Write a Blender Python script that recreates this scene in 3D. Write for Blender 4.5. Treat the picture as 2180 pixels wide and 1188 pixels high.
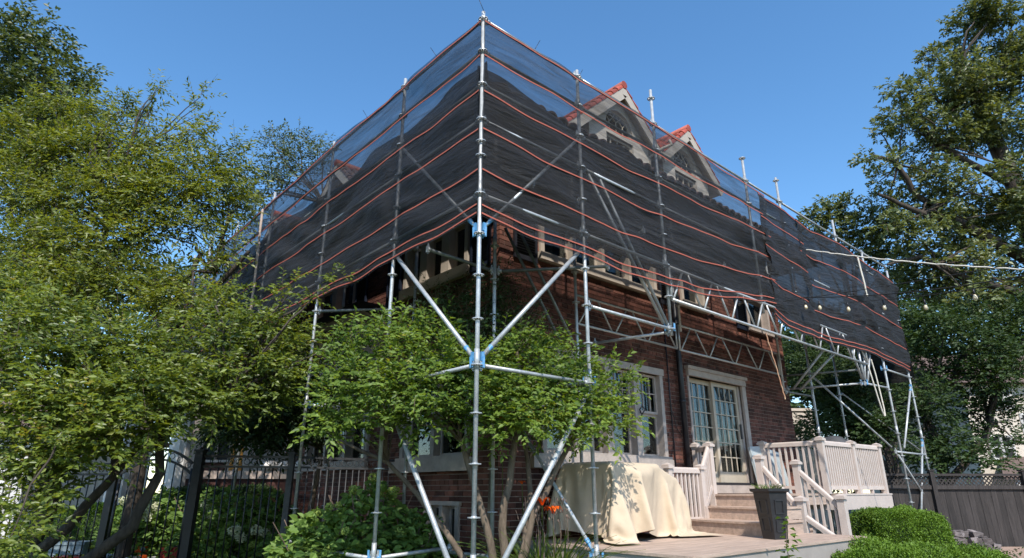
import bpy, math, random
import numpy as np
from mathutils import Vector, Matrix, noise
for o in list(bpy.data.objects): bpy.data.objects.remove(o)
random.seed(7)
SC = bpy.context.scene; COL = SC.collection
rad = math.radians
# ---------------------------------------------------------------- camera
cam = bpy.data.objects.new('camera', bpy.data.cameras.new('camera')); COL.objects.link(cam)
cam.location = (-3.95, -5.04, 1.55); cam.rotation_euler = (rad(109.03), 0, rad(-41.4))
cam.data.lens = 21.55; cam.data.sensor_width = 36; cam.data.clip_end = 2000; SC.camera = cam
# ---------------------------------------------------------------- sky and sun
SUN_EL = rad(48.0); SX, SY = -0.56, -0.83           # horizontal direction towards the sun
world = bpy.data.worlds.new('World'); SC.world = world; world.use_nodes = True
wn = world.node_tree.nodes; wl = world.node_tree.links
bg = wn['Background']; sky = wn.new('ShaderNodeTexSky'); sky.sky_type = 'NISHITA'
sky.sun_disc = False; sky.sun_elevation = SUN_EL; sky.sun_rotation = math.atan2(SX, SY)
sky.altitude = 200; sky.air_density = 1.0; sky.dust_density = 0.4; sky.ozone_density = 2.2
hs = wn.new('ShaderNodeHueSaturation'); hs.inputs['Saturation'].default_value = 1.20; hs.inputs['Hue'].default_value = .496
wl.new(sky.outputs[0], hs.inputs['Color']); wl.new(hs.outputs[0], bg.inputs[0]); bg.inputs[1].default_value = 0.15
sl = bpy.data.lights.new('sun', 'SUN'); sl.energy = 3.2; sl.angle = rad(0.53); sl.color = (1.0, 0.94, 0.85)
so = bpy.data.objects.new('sun', sl); COL.objects.link(so)
n_ = math.hypot(SX, SY); sd = Vector((SX/n_*math.cos(SUN_EL), SY/n_*math.cos(SUN_EL), math.sin(SUN_EL)))
so.rotation_euler = sd.to_track_quat('Z', 'Y').to_euler(); so.location = (-6, -12, 20)
SC.view_settings.view_transform = 'Standard'; SC.view_settings.look = 'None'
SC.view_settings.exposure = 0.80; SC.view_settings.gamma = 1.0; SC.view_settings.use_curve_mapping = False
SC.render.engine = 'CYCLES'
SC.cycles.max_bounces = 6; SC.cycles.diffuse_bounces = 3; SC.cycles.glossy_bounces = 3; SC.cycles.transparent_max_bounces = 16
SC.cycles.transmission_bounces = 3; SC.cycles.caustics_reflective = False; SC.cycles.caustics_refractive = False
# a frame turned to the road side: x to the right, d away from the viewer
RX, RY = math.cos(rad(41.4)), math.sin(rad(41.4))
def W(x, d, z): return Vector((-3.95 + x*RX + d*RY, -5.04 - x*RY + d*RX, z))

# ---------------------------------------------------------------- materials
def mat(name, col, rough=.7, metal=0., var=.15, vscale=3., col2=None, bump=0., bscale=40., spec=.4, isl=0., stretch=(1,1,1), transl=0., vthr=None):
    m = bpy.data.materials.new(name); m.use_nodes = True; N = m.node_tree.nodes; L = m.node_tree.links
    b = N['Principled BSDF']; b.inputs['Roughness'].default_value = rough; b.inputs['Metallic'].default_value = metal
    b.inputs['Specular IOR Level'].default_value = spec
    g = N.new('ShaderNodeNewGeometry'); mp = N.new('ShaderNodeMapping'); mp.inputs['Scale'].default_value = stretch
    L.new(g.outputs['Position'], mp.inputs[0])
    t = N.new('ShaderNodeTexNoise'); t.inputs['Scale'].default_value = vscale; t.inputs['Detail'].default_value = 6; t.inputs['Roughness'].default_value = .65
    L.new(mp.outputs[0], t.inputs[0])
    r = N.new('ShaderNodeValToRGB')
    c2 = col2 or tuple(min(1, c*(1+var)) for c in col); c1 = col if col2 else tuple(c*(1-var) for c in col)
    lo, hi = vthr or (.32, .68)
    r.color_ramp.elements[0].position = lo; r.color_ramp.elements[1].position = hi
    r.color_ramp.elements[0].color = (*c1, 1); r.color_ramp.elements[1].color = (*c2, 1)
    L.new(t.outputs['Fac'], r.inputs[0]); out = r.outputs[0]
    if isl > 0:
        oi = N.new('ShaderNodeObjectInfo'); ad = N.new('ShaderNodeMath'); ad.operation = 'ADD'
        L.new(g.outputs['Random Per Island'], ad.inputs[0]); L.new(oi.outputs['Random'], ad.inputs[1])
        fr = N.new('ShaderNodeMath'); fr.operation = 'FRACT'; L.new(ad.outputs[0], fr.inputs[0])
        mr = N.new('ShaderNodeMapRange'); mr.inputs['To Min'].default_value = 1-isl; mr.inputs['To Max'].default_value = 1+isl
        L.new(fr.outputs[0], mr.inputs[0])
        mx = N.new('ShaderNodeVectorMath'); mx.operation = 'SCALE'; L.new(out, mx.inputs[0]); L.new(mr.outputs[0], mx.inputs['Scale']); out = mx.outputs[0]
    L.new(out, b.inputs['Base Color'])
    if bump > 0:
        t2 = N.new('ShaderNodeTexNoise'); t2.inputs['Scale'].default_value = bscale; t2.inputs['Detail'].default_value = 5; L.new(mp.outputs[0], t2.inputs[0])
        bp = N.new('ShaderNodeBump'); bp.inputs['Strength'].default_value = bump; bp.inputs['Distance'].default_value = .02
        L.new(t2.outputs['Fac'], bp.inputs['Height']); L.new(bp.outputs[0], b.inputs['Normal'])
    if transl > 0:
        tr = N.new('ShaderNodeBsdfTranslucent'); ms = N.new('ShaderNodeMixShader'); ms.inputs[0].default_value = transl
        cc = N.new('ShaderNodeVectorMath'); cc.operation = 'MULTIPLY'; cc.inputs[1].default_value = (1.5, 1.35, .5); L.new(out, cc.inputs[0]); L.new(cc.outputs[0], tr.inputs[0])
        L.new(b.outputs[0], ms.inputs[1]); L.new(tr.outputs[0], ms.inputs[2]); L.new(ms.outputs[0], N['Material Output'].inputs[0])
    return m
def leafmat(name, c1, c2, c3=None, transl=.35, rough=.55, spec=.3):
    m = bpy.data.materials.new(name); m.use_nodes = True; N = m.node_tree.nodes; L = m.node_tree.links
    b = N['Principled BSDF']; b.inputs['Roughness'].default_value = rough; b.inputs['Specular IOR Level'].default_value = spec
    g = N.new('ShaderNodeNewGeometry'); r = N.new('ShaderNodeValToRGB'); cr = r.color_ramp
    cr.elements[0].position = 0; cr.elements[0].color = (*c1, 1); cr.elements[1].position = .66; cr.elements[1].color = (*c2, 1)
    if c3: e = cr.elements.new(1.0); e.color = (*c3, 1); cr.elements[1].position = .90
    t = N.new('ShaderNodeTexNoise'); t.inputs['Scale'].default_value = 1.1; t.inputs['Detail'].default_value = 3
    L.new(g.outputs['Position'], t.inputs[0])
    mx = N.new('ShaderNodeMath'); mx.operation = 'MULTIPLY_ADD'; mx.inputs[1].default_value = .62; L.new(g.outputs['Random Per Island'], mx.inputs[0])
    m2 = N.new('ShaderNodeMath'); m2.operation = 'MULTIPLY_ADD'; m2.inputs[1].default_value = 1.1; m2.inputs[2].default_value = -.35; L.new(t.outputs['Fac'], m2.inputs[0])
    L.new(m2.outputs[0], mx.inputs[2]); L.new(mx.outputs[0], r.inputs[0]); L.new(r.outputs[0], b.inputs['Base Color'])
    tr = N.new('ShaderNodeBsdfTranslucent'); ms = N.new('ShaderNodeMixShader'); ms.inputs[0].default_value = transl
    cc = N.new('ShaderNodeVectorMath'); cc.operation = 'MULTIPLY'; cc.inputs[1].default_value = (1.7, 1.5, .5); L.new(r.outputs[0], cc.inputs[0]); L.new(cc.outputs[0], tr.inputs[0])
    L.new(b.outputs[0], ms.inputs[1]); L.new(tr.outputs[0], ms.inputs[2]); L.new(ms.outputs[0], N['Material Output'].inputs[0])
    return m
def netmat(name, lo, hi, col, ax):
    m = bpy.data.materials.new(name); m.use_nodes = True; N = m.node_tree.nodes; L = m.node_tree.links
    b = N['Principled BSDF']; b.inputs['Base Color'].default_value = (*col, 1); b.inputs['Roughness'].default_value = .5; b.inputs['Specular IOR Level'].default_value = .25
    tp = N.new('ShaderNodeBsdfTransparent'); ms = N.new('ShaderNodeMixShader')
    g = N.new('ShaderNodeNewGeometry'); mp = N.new('ShaderNodeMapping')
    mp.inputs['Rotation'].default_value = (0, rad(28), 0) if ax == 'b' else (rad(28), 0, 0)
    mp.inputs['Scale'].default_value = (.5, 1, 5.5) if ax == 'b' else (1, .5, 5.5)
    L.new(g.outputs['Position'], mp.inputs[0])
    t = N.new('ShaderNodeTexNoise'); t.inputs['Scale'].default_value = 1.6; t.inputs['Detail'].default_value = 7; t.inputs['Roughness'].default_value = .7; t.inputs['Distortion'].default_value = .6
    L.new(mp.outputs[0], t.inputs[0])
    mr = N.new('ShaderNodeMapRange'); mr.inputs[1].default_value = .36; mr.inputs[2].default_value = .66; mr.inputs['To Min'].default_value = lo; mr.inputs['To Max'].default_value = hi
    L.new(t.outputs['Fac'], mr.inputs[0])
    # woven mesh covers more of what lies behind when it is seen at a slant
    L.new(mr.outputs[0], ms.inputs[0]); L.new(tp.outputs[0], ms.inputs[1]); L.new(b.outputs[0], ms.inputs[2]); L.new(ms.outputs[0], N['Material Output'].inputs[0])
    bp = N.new('ShaderNodeBump'); bp.inputs['Strength'].default_value = 1.0; bp.inputs['Distance'].default_value = .12
    L.new(t.outputs['Fac'], bp.inputs['Height']); L.new(bp.outputs[0], b.inputs['Normal'])
    return m
def glassmat(name, tint=(.75, .8, .8), gl=.5):
    m = bpy.data.materials.new(name); m.use_nodes = True; N = m.node_tree.nodes; L = m.node_tree.links
    N.remove(N['Principled BSDF']); tp = N.new('ShaderNodeBsdfTransparent'); tp.inputs[0].default_value = (*tint, 1)
    gs = N.new('ShaderNodeBsdfGlossy'); gs.inputs['Roughness'].default_value = .03
    lw = N.new('ShaderNodeFresnel'); lw.inputs['IOR'].default_value = 1.6
    mu = N.new('ShaderNodeMath'); mu.operation = 'MULTIPLY_ADD'; mu.inputs[1].default_value = .8; mu.inputs[2].default_value = .01; mu.use_clamp = True; L.new(lw.outputs[0], mu.inputs[0])
    ms = N.new('ShaderNodeMixShader'); L.new(mu.outputs[0], ms.inputs[0]); L.new(tp.outputs[0], ms.inputs[1]); L.new(gs.outputs[0], ms.inputs[2]); L.new(ms.outputs[0], N['Material Output'].inputs[0])
    return m
M = dict(
 brick=mat('brick', (.118, .046, .032), .85, var=.5, vscale=2.2, isl=.5, bump=.5, bscale=60),
 brickdark=mat('brick_dark', (.12, .05, .04), .85, var=.3, vscale=9, isl=.4),
 mortar=mat('mortar', (.29, .235, .20), .95, var=.25, vscale=5),
 trim=mat('cream_paint', (.43, .37, .305), .55, var=.10, vscale=4, col2=None, bump=.15, bscale=25),
 trimgrey=mat('weathered_trim', (.40, .34, .30), .6, var=.16, vscale=6, bump=.2, bscale=30),
 vinyl=mat('rail_paint', (.55, .465, .415), .45, var=.07, vscale=5, bump=.1, bscale=20),
 deck=mat('deck_board', (.45, .335, .265), .7, var=.22, vscale=5, isl=.07, stretch=(.4, 3, 3), bump=.3, bscale=20),
 fascia=mat('deck_fascia', (.34, .30, .27), .6, var=.1, vscale=4),
 stucco=mat('stucco', (.60, .53, .45), .9, var=.10, vscale=6, bump=.5, bscale=60),
 soffit=mat('soffit_wood', (.36, .29, .22), .7, var=.15, vscale=5),
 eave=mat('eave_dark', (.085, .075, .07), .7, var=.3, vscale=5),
 darktile=mat('dark_clay_tile', (.085, .045, .035), .7, var=.3, vscale=8, isl=.25),  # darkened copy of clay tile: dimness behind the netting put into its colour
 tile=mat('clay_tile', (.30, .058, .034), .6, var=.35, vscale=8, isl=.25, bump=.3, bscale=40),
 black=mat('black_paint', (.018, .018, .022), .4, var=.3, vscale=5),
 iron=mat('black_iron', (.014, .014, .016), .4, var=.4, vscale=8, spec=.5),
 ironlit=mat('black_iron_lit', (.055, .057, .062), .5, var=.3, vscale=8),  # paler copy of black iron: sunlight on the fence put into its colour
 navy=mat('shutter_navy', (.012, .017, .032), .5, var=.3, vscale=6),
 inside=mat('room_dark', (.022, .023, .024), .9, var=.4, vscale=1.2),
 blind=mat('blind_slat', (.46, .47, .46), .6, var=.12, vscale=5),
 curtain=mat('curtain', (.045, .056, .055), .9, var=.4, vscale=14, stretch=(3, 3, .1)),
 sash=mat('sash_paint', (.47, .40, .31), .5, var=.08, vscale=5),
 glass=glassmat('window_glass', (.62, .68, .68)),
 steel=mat('galvanised_steel', (.44, .455, .46), .42, metal=.35, var=.18, vscale=14, spec=.5, bump=.15, bscale=60, isl=.12),
 steeldull=mat('dull_steel', (.19, .205, .205), .55, metal=.35, var=.3, vscale=12, isl=.15),
 alu=mat('aluminium', (.50, .50, .49), .4, metal=.5, var=.12, vscale=10),
 blue=mat('blue_paint', (.05, .22, .46), .45, var=.35, vscale=25, spec=.5, col2=(.16, .36, .56)),
 plank=mat('plank_steel', (.10, .10, .10), .6, var=.3, vscale=8, isl=.2),
 netR=netmat('debris_mesh_right', .50, .80, (.034, .033, .034), 'b'),
 netL=netmat('debris_mesh_left', .58, .86, (.036, .036, .038), 'a'),
 netI=netmat('debris_mesh_inner', .86, 1.0, (.030, .029, .031), 'b'),
 netF=netmat('debris_mesh_far', .93, .99, (.022, .021, .023), 'b'),
 stripe=mat('orange_webbing', (.44, .115, .075), .7, var=.15, vscale=30),
 rope=mat('white_rope', (.62, .58, .50), .8, var=.25, vscale=40),
 roped=mat('orange_rope', (.45, .16, .08), .8, var=.5, vscale=14, col2=(.6, .45, .3)),
 tarp=mat('canvas', (.57, .46, .335), .85, var=.09, vscale=3, bump=.12, bscale=90),
 planter=mat('planter_plastic', (.022, .021, .023), .45, var=.2, vscale=8),
 barkdark=mat('bark_dark', (.055, .043, .034), .9, var=.5, vscale=14, bump=.9, bscale=30, stretch=(1, 1, .3)),
 bark=mat('bark', (.14, .105, .075), .9, var=.5, vscale=12, bump=.9, bscale=26, stretch=(1, 1, .3)),
 twig=mat('twig', (.16, .11, .085), .8, var=.3, vscale=8),
 soil=mat('soil_and_grass', (.055, .045, .032), .95, col2=(.05, .075, .022), vscale=1.6, bump=.8, bscale=12),
 drive=mat('driveway', (.36, .25, .19), .9, var=.2, vscale=4, bump=.3, bscale=30),
 fence=mat('fence_board', (.040, .034, .032), .85, var=.35, vscale=8, isl=.25, stretch=(3, 3, .3), bump=.4, bscale=30),  # dappled tree shade is put into this darkened board colour
 stone=mat('rubble_stone', (.17, .145, .14), .9, var=.4, vscale=12, isl=.35, bump=.5),
 coping=mat('stone_coping', (.50, .40, .34), .8, var=.12, vscale=6, bump=.3),
 white=mat('white_paint', (.66, .64, .62), .5, var=.08, vscale=5),
 red=mat('red_plastic', (.42, .035, .02), .4, var=.1, vscale=8),
 orange=mat('orange_petal', (.78, .13, .012), .6, var=.25, vscale=30, transl=.3),
 yellow=mat('yellow_ladder', (.65, .28, .04), .5, var=.1, vscale=6),
 bluegrey=mat('grey_blue_plastic', (.20, .26, .30), .5, var=.35, vscale=10),
 paleplastic=mat('pale_plastic', (.42, .47, .48), .35, var=.15, vscale=5),
 grill=mat('grill_cover', (.07, .07, .075), .6, var=.2, vscale=5),
 bloomw=mat('hydrangea_white', (.60, .62, .46), .8, var=.15, vscale=30, transl=.25),
 bloomg=mat('hydrangea_lime', (.33, .42, .10), .8, var=.2, vscale=30, transl=.25),
 roofbrown=mat('shingle_brown', (.13, .09, .075), .9, var=.25, vscale=10),
 bulb=mat('bulb_glass', (.62, .52, .34), .15, var=.1, vscale=20, spec=.8),
 cable=mat('black_cable', (.02, .02, .02), .6, var=.1),
 leafA=leafmat('leaf_yellow_green', (.026, .055, .010), (.235, .275, .038), (.30, .26, .06), .40, .40, .5),
 leafB=leafmat('leaf_olive', (.024, .055, .012), (.225, .285, .045), (.30, .24, .05), .40, .40, .5),
 leafC=leafmat('leaf_crab', (.026, .068, .014), (.215, .31, .055), (.34, .30, .05), .40, .45),
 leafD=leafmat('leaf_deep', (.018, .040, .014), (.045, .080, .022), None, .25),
 leafO=leafmat('leaf_oak', (.026, .050, .020), (.19, .225, .085), (.26, .27, .15), .3, .42, .5),
 leafM=leafmat('leaf_maple', (.022, .045, .018), (.10, .135, .045), None, .25, .45, .5),
 leafH=leafmat('leaf_hydrangea', (.035, .085, .020), (.17, .27, .06), None, .3),
 leafX=leafmat('leaf_boxwood', (.022, .060, .008), (.14, .24, .025), None, .25),
 leafS=leafmat('leaf_strap', (.06, .11, .02), (.16, .22, .05), (.26, .22, .09), .35),
)
# ---------------------------------------------------------------- mesh builder
class MB:
    def __init__(s): s.v = []; s.f = []; s.sm = []
    def quadgrid(s, P, close=False, smooth=True):
        b = len(s.v); n = len(P); m = len(P[0])
        for r in P: s.v += [tuple(p) for p in r]
        for i in range(n-1):
            for j in range(m if close else m-1):
                k = (j+1) % m
                s.f.append((b+i*m+j, b+i*m+k, b+(i+1)*m+k, b+(i+1)*m+j)); s.sm.append(smooth)
    def box(s, c, d, M3=None):
        b = len(s.v); cx, cy, cz = c; x, y, z = d[0]/2, d[1]/2, d[2]/2
        for sx, sy, sz in ((-1,-1,-1),(1,-1,-1),(1,1,-1),(-1,1,-1),(-1,-1,1),(1,-1,1),(1,1,1),(-1,1,1)):
            p = Vector((sx*x, sy*y, sz*z))
            if M3 is not None: p = M3 @ p
            s.v.append((p.x+cx, p.y+cy, p.z+cz))
        for f in ((0,3,2,1),(4,5,6,7),(0,1,5,4),(1,2,6,5),(2,3,7,6),(3,0,4,7)): s.f.append(tuple(b+i for i in f)); s.sm.append(False)
        return s
    def bb(s, x0, x1, y0, y1, z0, z1): return s.box(((x0+x1)/2, (y0+y1)/2, (z0+z1)/2), (abs(x1-x0), abs(y1-y0), abs(z1-z0)))
    def tube(s, p, q, r, n=10, r2=None, caps=True):
        p = Vector(p); q = Vector(q); r2 = r if r2 is None else r2
        d = (q-p); 
        if d.length < 1e-6: return s
        d.normalize(); a = d.orthogonal().normalized(); c = d.cross(a); b = len(s.v)
        for k in range(n):
            t = 2*math.pi*k/n; o = a*math.cos(t)+c*math.sin(t)
            s.v.append(tuple(p+o*r)); s.v.append(tuple(q+o*r2))
        for k in range(n):
            j = (k+1) % n; s.f.append((b+2*k, b+2*j, b+2*j+1, b+2*k+1)); s.sm.append(True)
        if caps:
            s.f.append(tuple(b+2*k for k in reversed(range(n)))); s.sm.append(False)
            s.f.append(tuple(b+2*k+1 for k in range(n))); s.sm.append(False)
        return s
    def path(s, pts, rr, n=8):
        pts = [Vector(p) for p in pts]; m = len(pts); rings = []
        if not hasattr(rr, '__len__'): rr = [rr]*m
        prev = None
        for i, p in enumerate(pts):
            d = (pts[min(i+1, m-1)]-pts[max(i-1, 0)]).normalized()
            a = (d.orthogonal() if prev is None else prev-d*prev.dot(d)).normalized(); prev = a; c = d.cross(a)
            rings.append([p+(a*math.cos(2*math.pi*k/n)+c*math.sin(2*math.pi*k/n))*rr[i] for k in range(n)])
        s.quadgrid(rings, True); return s
    def bar(s, p, q, w, h, up=(0,0,1)):
        p = Vector(p); q = Vector(q); d = q-p; l = d.length; d.normalize(); u = Vector(up); sdv = d.cross(u)
        if sdv.length < 1e-4: sdv = d.cross(Vector((1,0,0)))
        sdv.normalize(); u2 = sdv.cross(d); M3 = Matrix((d, sdv, u2)).transposed()
        return s.box((p+q)/2, (l, w, h), M3)
    def prism(s, poly, z0, z1):
        b = len(s.v); n = len(poly)
        for x, y in poly: s.v.append((x, y, z0))
        for x, y in poly: s.v.append((x, y, z1))
        a = sum(poly[i][0]*poly[(i+1) % n][1]-poly[(i+1) % n][0]*poly[i][1] for i in range(n))
        top = tuple(b+n+i for i in range(n)); bot = tuple(b+i for i in range(n))
        s.f += [top if a > 0 else top[::-1], bot[::-1] if a > 0 else bot]; s.sm += [False, False]
        for i in range(n):
            j = (i+1) % n; f = (b+i, b+j, b+n+j, b+n+i); s.f.append(f if a > 0 else f[::-1]); s.sm.append(False)
        return s
    def lathe(s, prof, c, n=16):
        s.quadgrid([[(c[0]+r*math.cos(2*math.pi*k/n), c[1]+r*math.sin(2*math.pi*k/n), c[2]+z) for k in range(n)] for r, z in prof], True); return s
    def mesh(s, name, m):
        me = bpy.data.meshes.new(name); me.from_pydata([tuple(v) for v in s.v], [], s.f)
        me.polygons.foreach_set('use_smooth', s.sm); me.materials.append(m); me.update(); return me
def link(name, me, parent=None, loc=None, rot=None, scale=None, **pr):
    o = bpy.data.objects.new(name, me); COL.objects.link(o)
    if loc is not None: o.location = loc
    if rot is not None: o.rotation_euler = rot
    if scale is not None: o.scale = scale
    if parent is not None:
        o.parent = parent; o.matrix_parent_inverse = WM[parent.name].inverted()
    WM[o.name] = Matrix.LocRotScale(o.location, o.rotation_euler, o.scale) if True else None
    for k, v in pr.items(): o[k] = v
    return o
WM = {}
def obj(name, mb, m, parent=None, **pr): return link(name, mb.mesh(name, m), parent, **pr)
def thing(name, label, cat, loc, group=None):
    o = bpy.data.objects.new(name, None); COL.objects.link(o); o.location = loc; o.empty_display_size = .2
    WM[o.name] = Matrix.Translation(Vector(loc)); o['label'] = label; o['category'] = cat
    if group: o['group'] = group
    return o
def tag(o, label, cat, group=None):
    o['label'] = label; o['category'] = cat
    if group: o['group'] = group
    return o
def kind(o, k): o['kind'] = k; return o
# ================================================================ ground
G = .32
g = MB(); g.quadgrid([[(x, y, G) for x in (-300, -40, -12, 0, 14, 40, 300)] for y in (-300, -40, -12, 0, 14, 40, 300)][::-1], smooth=False)
kind(obj('ground', g, M['soil']), 'structure')
g = MB(); a = [W(9.2, 8, 0), W(16, 8, 0), W(18, 15.4, 0), W(9.6, 15.1, 0)]; g.prism([(p.x, p.y) for p in a], G-.05, G+.02)
kind(obj('driveway', g, M['drive']), 'structure')
g = MB(); a = [W(-9, 10.3, 0), W(-4.9, 10.3, 0), W(-4.7, 11.6, 0), W(-9.4, 11.8, 0)]; g.prism([(p.x, p.y) for p in a], G-.05, G+.02)
kind(obj('garden_path', g, M['coping']), 'structure')

# ================================================================ house
WA, WB = 1.71, 1.67            # planes of the two outer walls
AE, BE = 10.85, 19.0           # far ends
house = thing('brick_house', 'red brick house with clay tiled eaves wrapped in scaffolding and dark netting', 'house', (WA, WB, G))
def P3(side, u, out, z):       # side R: u runs along x, out towards -y ; side L: u runs along y, out towards -x
    return Vector((u, WB-out, z)) if side == 'R' else Vector((WA-out, u, z))
def pbox(mb, side, u0, u1, o0, o1, z0, z1):
    p, q = P3(side, u0, o0, z0), P3(side, u1, o1, z1)
    mb.bb(min(p.x, q.x), max(p.x, q.x), min(p.y, q.y), max(p.y, q.y), z0, z1)
OPEN = {'R': [(2.52, 5.66, 2.06, 3.62), (6.52, 8.62, 1.66, 3.82), (2.55, 5.72, 5.12, 6.75), (6.55, 7.45, 5.12, 6.7), (9.2, 10.3, 5.1, 6.7), (9.1, 10.2, 2.9, 3.0)],
        'L': [(2.3, 4.2, 2.0, 3.6), (2.42, 4.42, 4.92, 6.7), (6.3, 8.3, 5.02, 6.7), (2.5, 3.4, .75, 1.38), (9.8, 11.6, 5.0, 6.7), (5.3, 8.0, 2.0, 3.7)]}
OPEN['R'].pop()
def wallcore(side, u0, u1, z0, z1, mb):
    us = sorted({u0, u1} | {v for o in OPEN[side] for v in o[:2]}); zs = sorted({z0, z1} | {v for o in OPEN[side] for v in o[2:]})
    for i in range(len(us)-1):
        for j in range(len(zs)-1):
            cu, cz = (us[i]+us[i+1])/2, (zs[j]+zs[j+1])/2
            if any(o[0] < cu < o[1] and o[2] < cz < o[3] for o in OPEN[side]): continue
            pbox(mb, side, us[i], us[i+1], -.3, -.012, zs[j], zs[j+1])
mb = MB(); wallcore('R', WA+.012, AE, G, 7.25, mb); wR = obj('wall', mb, M['mortar'], house, label='sunlit brick wall facing the deck')
mb = MB(); wallcore('L', WB+.3, BE, G, 7.25, mb); wL = obj('wall', mb, M['mortar'], house, label='shaded brick wall facing the iron fence')
mb = MB(); mb.bb(AE-.3, AE, WB+.3, BE, G, 7.25); obj('wall', mb, M['brickdark'], house, label='far brick wall')
BH, BL, BG = .0655, .214, .0115
single = []; rest = {'R': MB(), 'L': MB()}
for side, u0, u1, z0 in (('R', WA, AE, G), ('L', WB, BE-4, G)):
    z = z0; row = 0
    while z < 7.2:
        u = u0 - (BL+BG)/2*(row % 2); header = row % 6 == 5
        while u < u1:
            L_ = (.1025 if header else BL); a0, a1 = max(u, u0), min(u+L_, u1)
            u += L_+BG
            if a1-a0 < .03: continue
            segs = [(a0, a1)]
            for o in OPEN[side]:
                if z+BH > o[2]+.005 and z < o[3]-.005:
                    ns = []
                    for s0, s1 in segs:
                        if s1 <= o[0] or s0 >= o[1]: ns.append((s0, s1)); continue
                        if s0 < o[0]-.03: ns.append((s0, o[0]))
                        if s1 > o[1]+.03: ns.append((o[1], s1))
                    segs = ns
            for s0, s1 in segs:
                if side == 'L' and s0 > 9 and z < 3.2: continue
                pr = random.uniform(-.002, .003)
                full = abs(s1-s0-BL) < .001
                vis = side == 'R' and full and ((z > 3.55 and z < 5.1 and s0 < 8.5) or (5.66 < s0 < 6.5 and z > 2))
                if vis: single.append(((Vector((s0, WB, z))-cam.location).length, s0, z, pr))
                else:
                    mbx = rest[side]
                    if side == 'R': mbx.bb(s0, s1, WB-pr, WB+.05, z, z+BH)
                    else: mbx.bb(WA-pr, WA+.05, s0, s1, z, z+BH)
        z += BH+BG; row += 1
single.sort(); bm_ = MB(); bm_.bb(0, BL, 0, .05, 0, BH); bme = bm_.mesh('brick', M['brick'])
for i, (d, s0, z, pr) in enumerate(single):
    if i < 300: link('brick', bme, wR, loc=(s0, WB-pr, z))
    else: rest['R'].bb(s0, s0+BL, WB-pr, WB+.05, z, z+BH)
for sd_, w_ in (('R', wR), ('L', wL)): kind(obj('brickwork', rest[sd_], M['brick'], w_), 'stuff')
# stone / timber band at sill height and trims
mb = MB(); pbox(mb, 'R', 2.3, 5.72, .004, .10, 1.86, 2.06); obj('sill_band', mb, M['trimgrey'], house)
mb = MB(); pbox(mb, 'L', 2.1, 4.4, .004, .10, 1.82, 2.0); obj('sill_band', mb, M['trimgrey'], house)
def window(side, u0, u1, z0, z1, n, frame='trim', depth=.06, mull=.09, rail=True, cols=3, rows=2, blind='blind', grid_up=True, sillh=.10, head=.10, label=None, blindfrac=.62, glassz=-.10):
    w = obj('window', (lambda m: m)(MB()), M['trim'], house) if False else None
    f = MB(); t = .07
    pbox(f, side, u0-.05, u1+.05, .004, .05, z1-.02, z1+head); pbox(f, side, u0-.06, u1+.06, .004, .09, z0-sillh, z0+.03)
    pbox(f, side, u0-.02, u0+t, -.16, .035, z0+.03, z1-.02); pbox(f, side, u1-t, u1+.02, -.16, .035, z0+.03, z1-.02)
    pw = (u1-u0-2*t-(n-1)*mull)/n
    for k in range(1, n):
        m0 = u0+t+k*pw+(k-1)*mull; pbox(f, side, m0, m0+mull, -.16, .03, z0+.03, z1-.02)
    win = obj('window', f, M[frame], house)
    if label: win['label'] = label
    for k in range(n):
        a = u0+t+k*(pw+mull); b = a+pw; zm = (z0+z1)/2+.02; s = MB(); st = .045
        for (y0, y1, oo) in ((z0+.03, zm, -.10), (zm, z1-.02, -.06)):
            if not rail and y0 > z0+.1: continue
            if not rail: y1 = z1-.02
            pbox(s, side, a, a+st, oo-.04, oo, y0, y1); pbox(s, side, b-st, b, oo-.04, oo, y0, y1)
            pbox(s, side, a+st, b-st, oo-.04, oo, y0, y0+st); pbox(s, side, a+st, b-st, oo-.04, oo, y1-st, y1)
        if grid_up and rail:
            for c in range(1, cols):
                x = a+(b-a)*c/cols; pbox(s, side, x-.009, x+.009, -.092, -.064, zm+st, z1-.02-st)
            for r in range(1, rows):
                y = zm+(z1-zm)*r/rows; pbox(s, side, a+st, b-st, -.094, -.066, y-.009, y+.009)
        obj('sash', s, M[frame], win)
        q = MB(); pbox(q, side, a+.02, b-.02, -.125, -.121, z0+.05, z1-.04); obj('pane', q, M['glass'], win)
        if blind:
            q = MB(); ns = int((z1-z0)/.036)
            for i in range(ns):
                zz = z0+.06+i*(z1-z0-.1)/ns; e = a+(b-a)*blindfrac
                p = P3(side, (a+e)/2, -.20, zz); q.box(p, (e-a, .032, .004) if side == 'R' else (.032, e-a, .004), Matrix.Rotation(rad(-32), 3, 'X') if side == 'R' else Matrix.Rotation(rad(32), 3, 'Y'))
            kind(obj('blind', q, M[blind], win), 'stuff')
            q = MB(); e = a+(b-a)*blindfrac; rows_ = []
            for zz in (z0, z1): rows_.append([P3(side, e+.02+(b-e-.02)*i/12, -.25-.03*math.sin(i*2.1), zz) for i in range(13)])
            q.quadgrid(rows_); obj('curtain', q, M['curtain'], win)
    q = MB(); pbox(q, side, u0-.02, u1+.02, -.65, -.6, z0-.05, z1+.05); obj('room_back', q, M['inside'], win)
    return win
window('R', 2.56, 5.64, 2.08, 3.58, 4, 'trimgrey', label='row of four double hung windows with blinds above the canvas cover', mull=.16)
window('R', 2.58, 5.70, 5.20, 6.7, 4, 'trim', label='upper row of windows partly behind the netting', mull=.08)
window('R', 6.58, 7.42, 5.20, 6.65, 1, 'trim'); window('R', 9.24, 10.26, 5.14, 6.65, 1, 'trimgrey')
window('L', 2.33, 4.17, 2.02, 3.55, 2, 'trimgrey', mull=.1); window('L', 2.46, 4.38, 5.00, 6.65, 3, 'trim', blind=None, mull=.22, grid_up=False, label='three part window on the shaded upper wall', sillh=.16)
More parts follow.
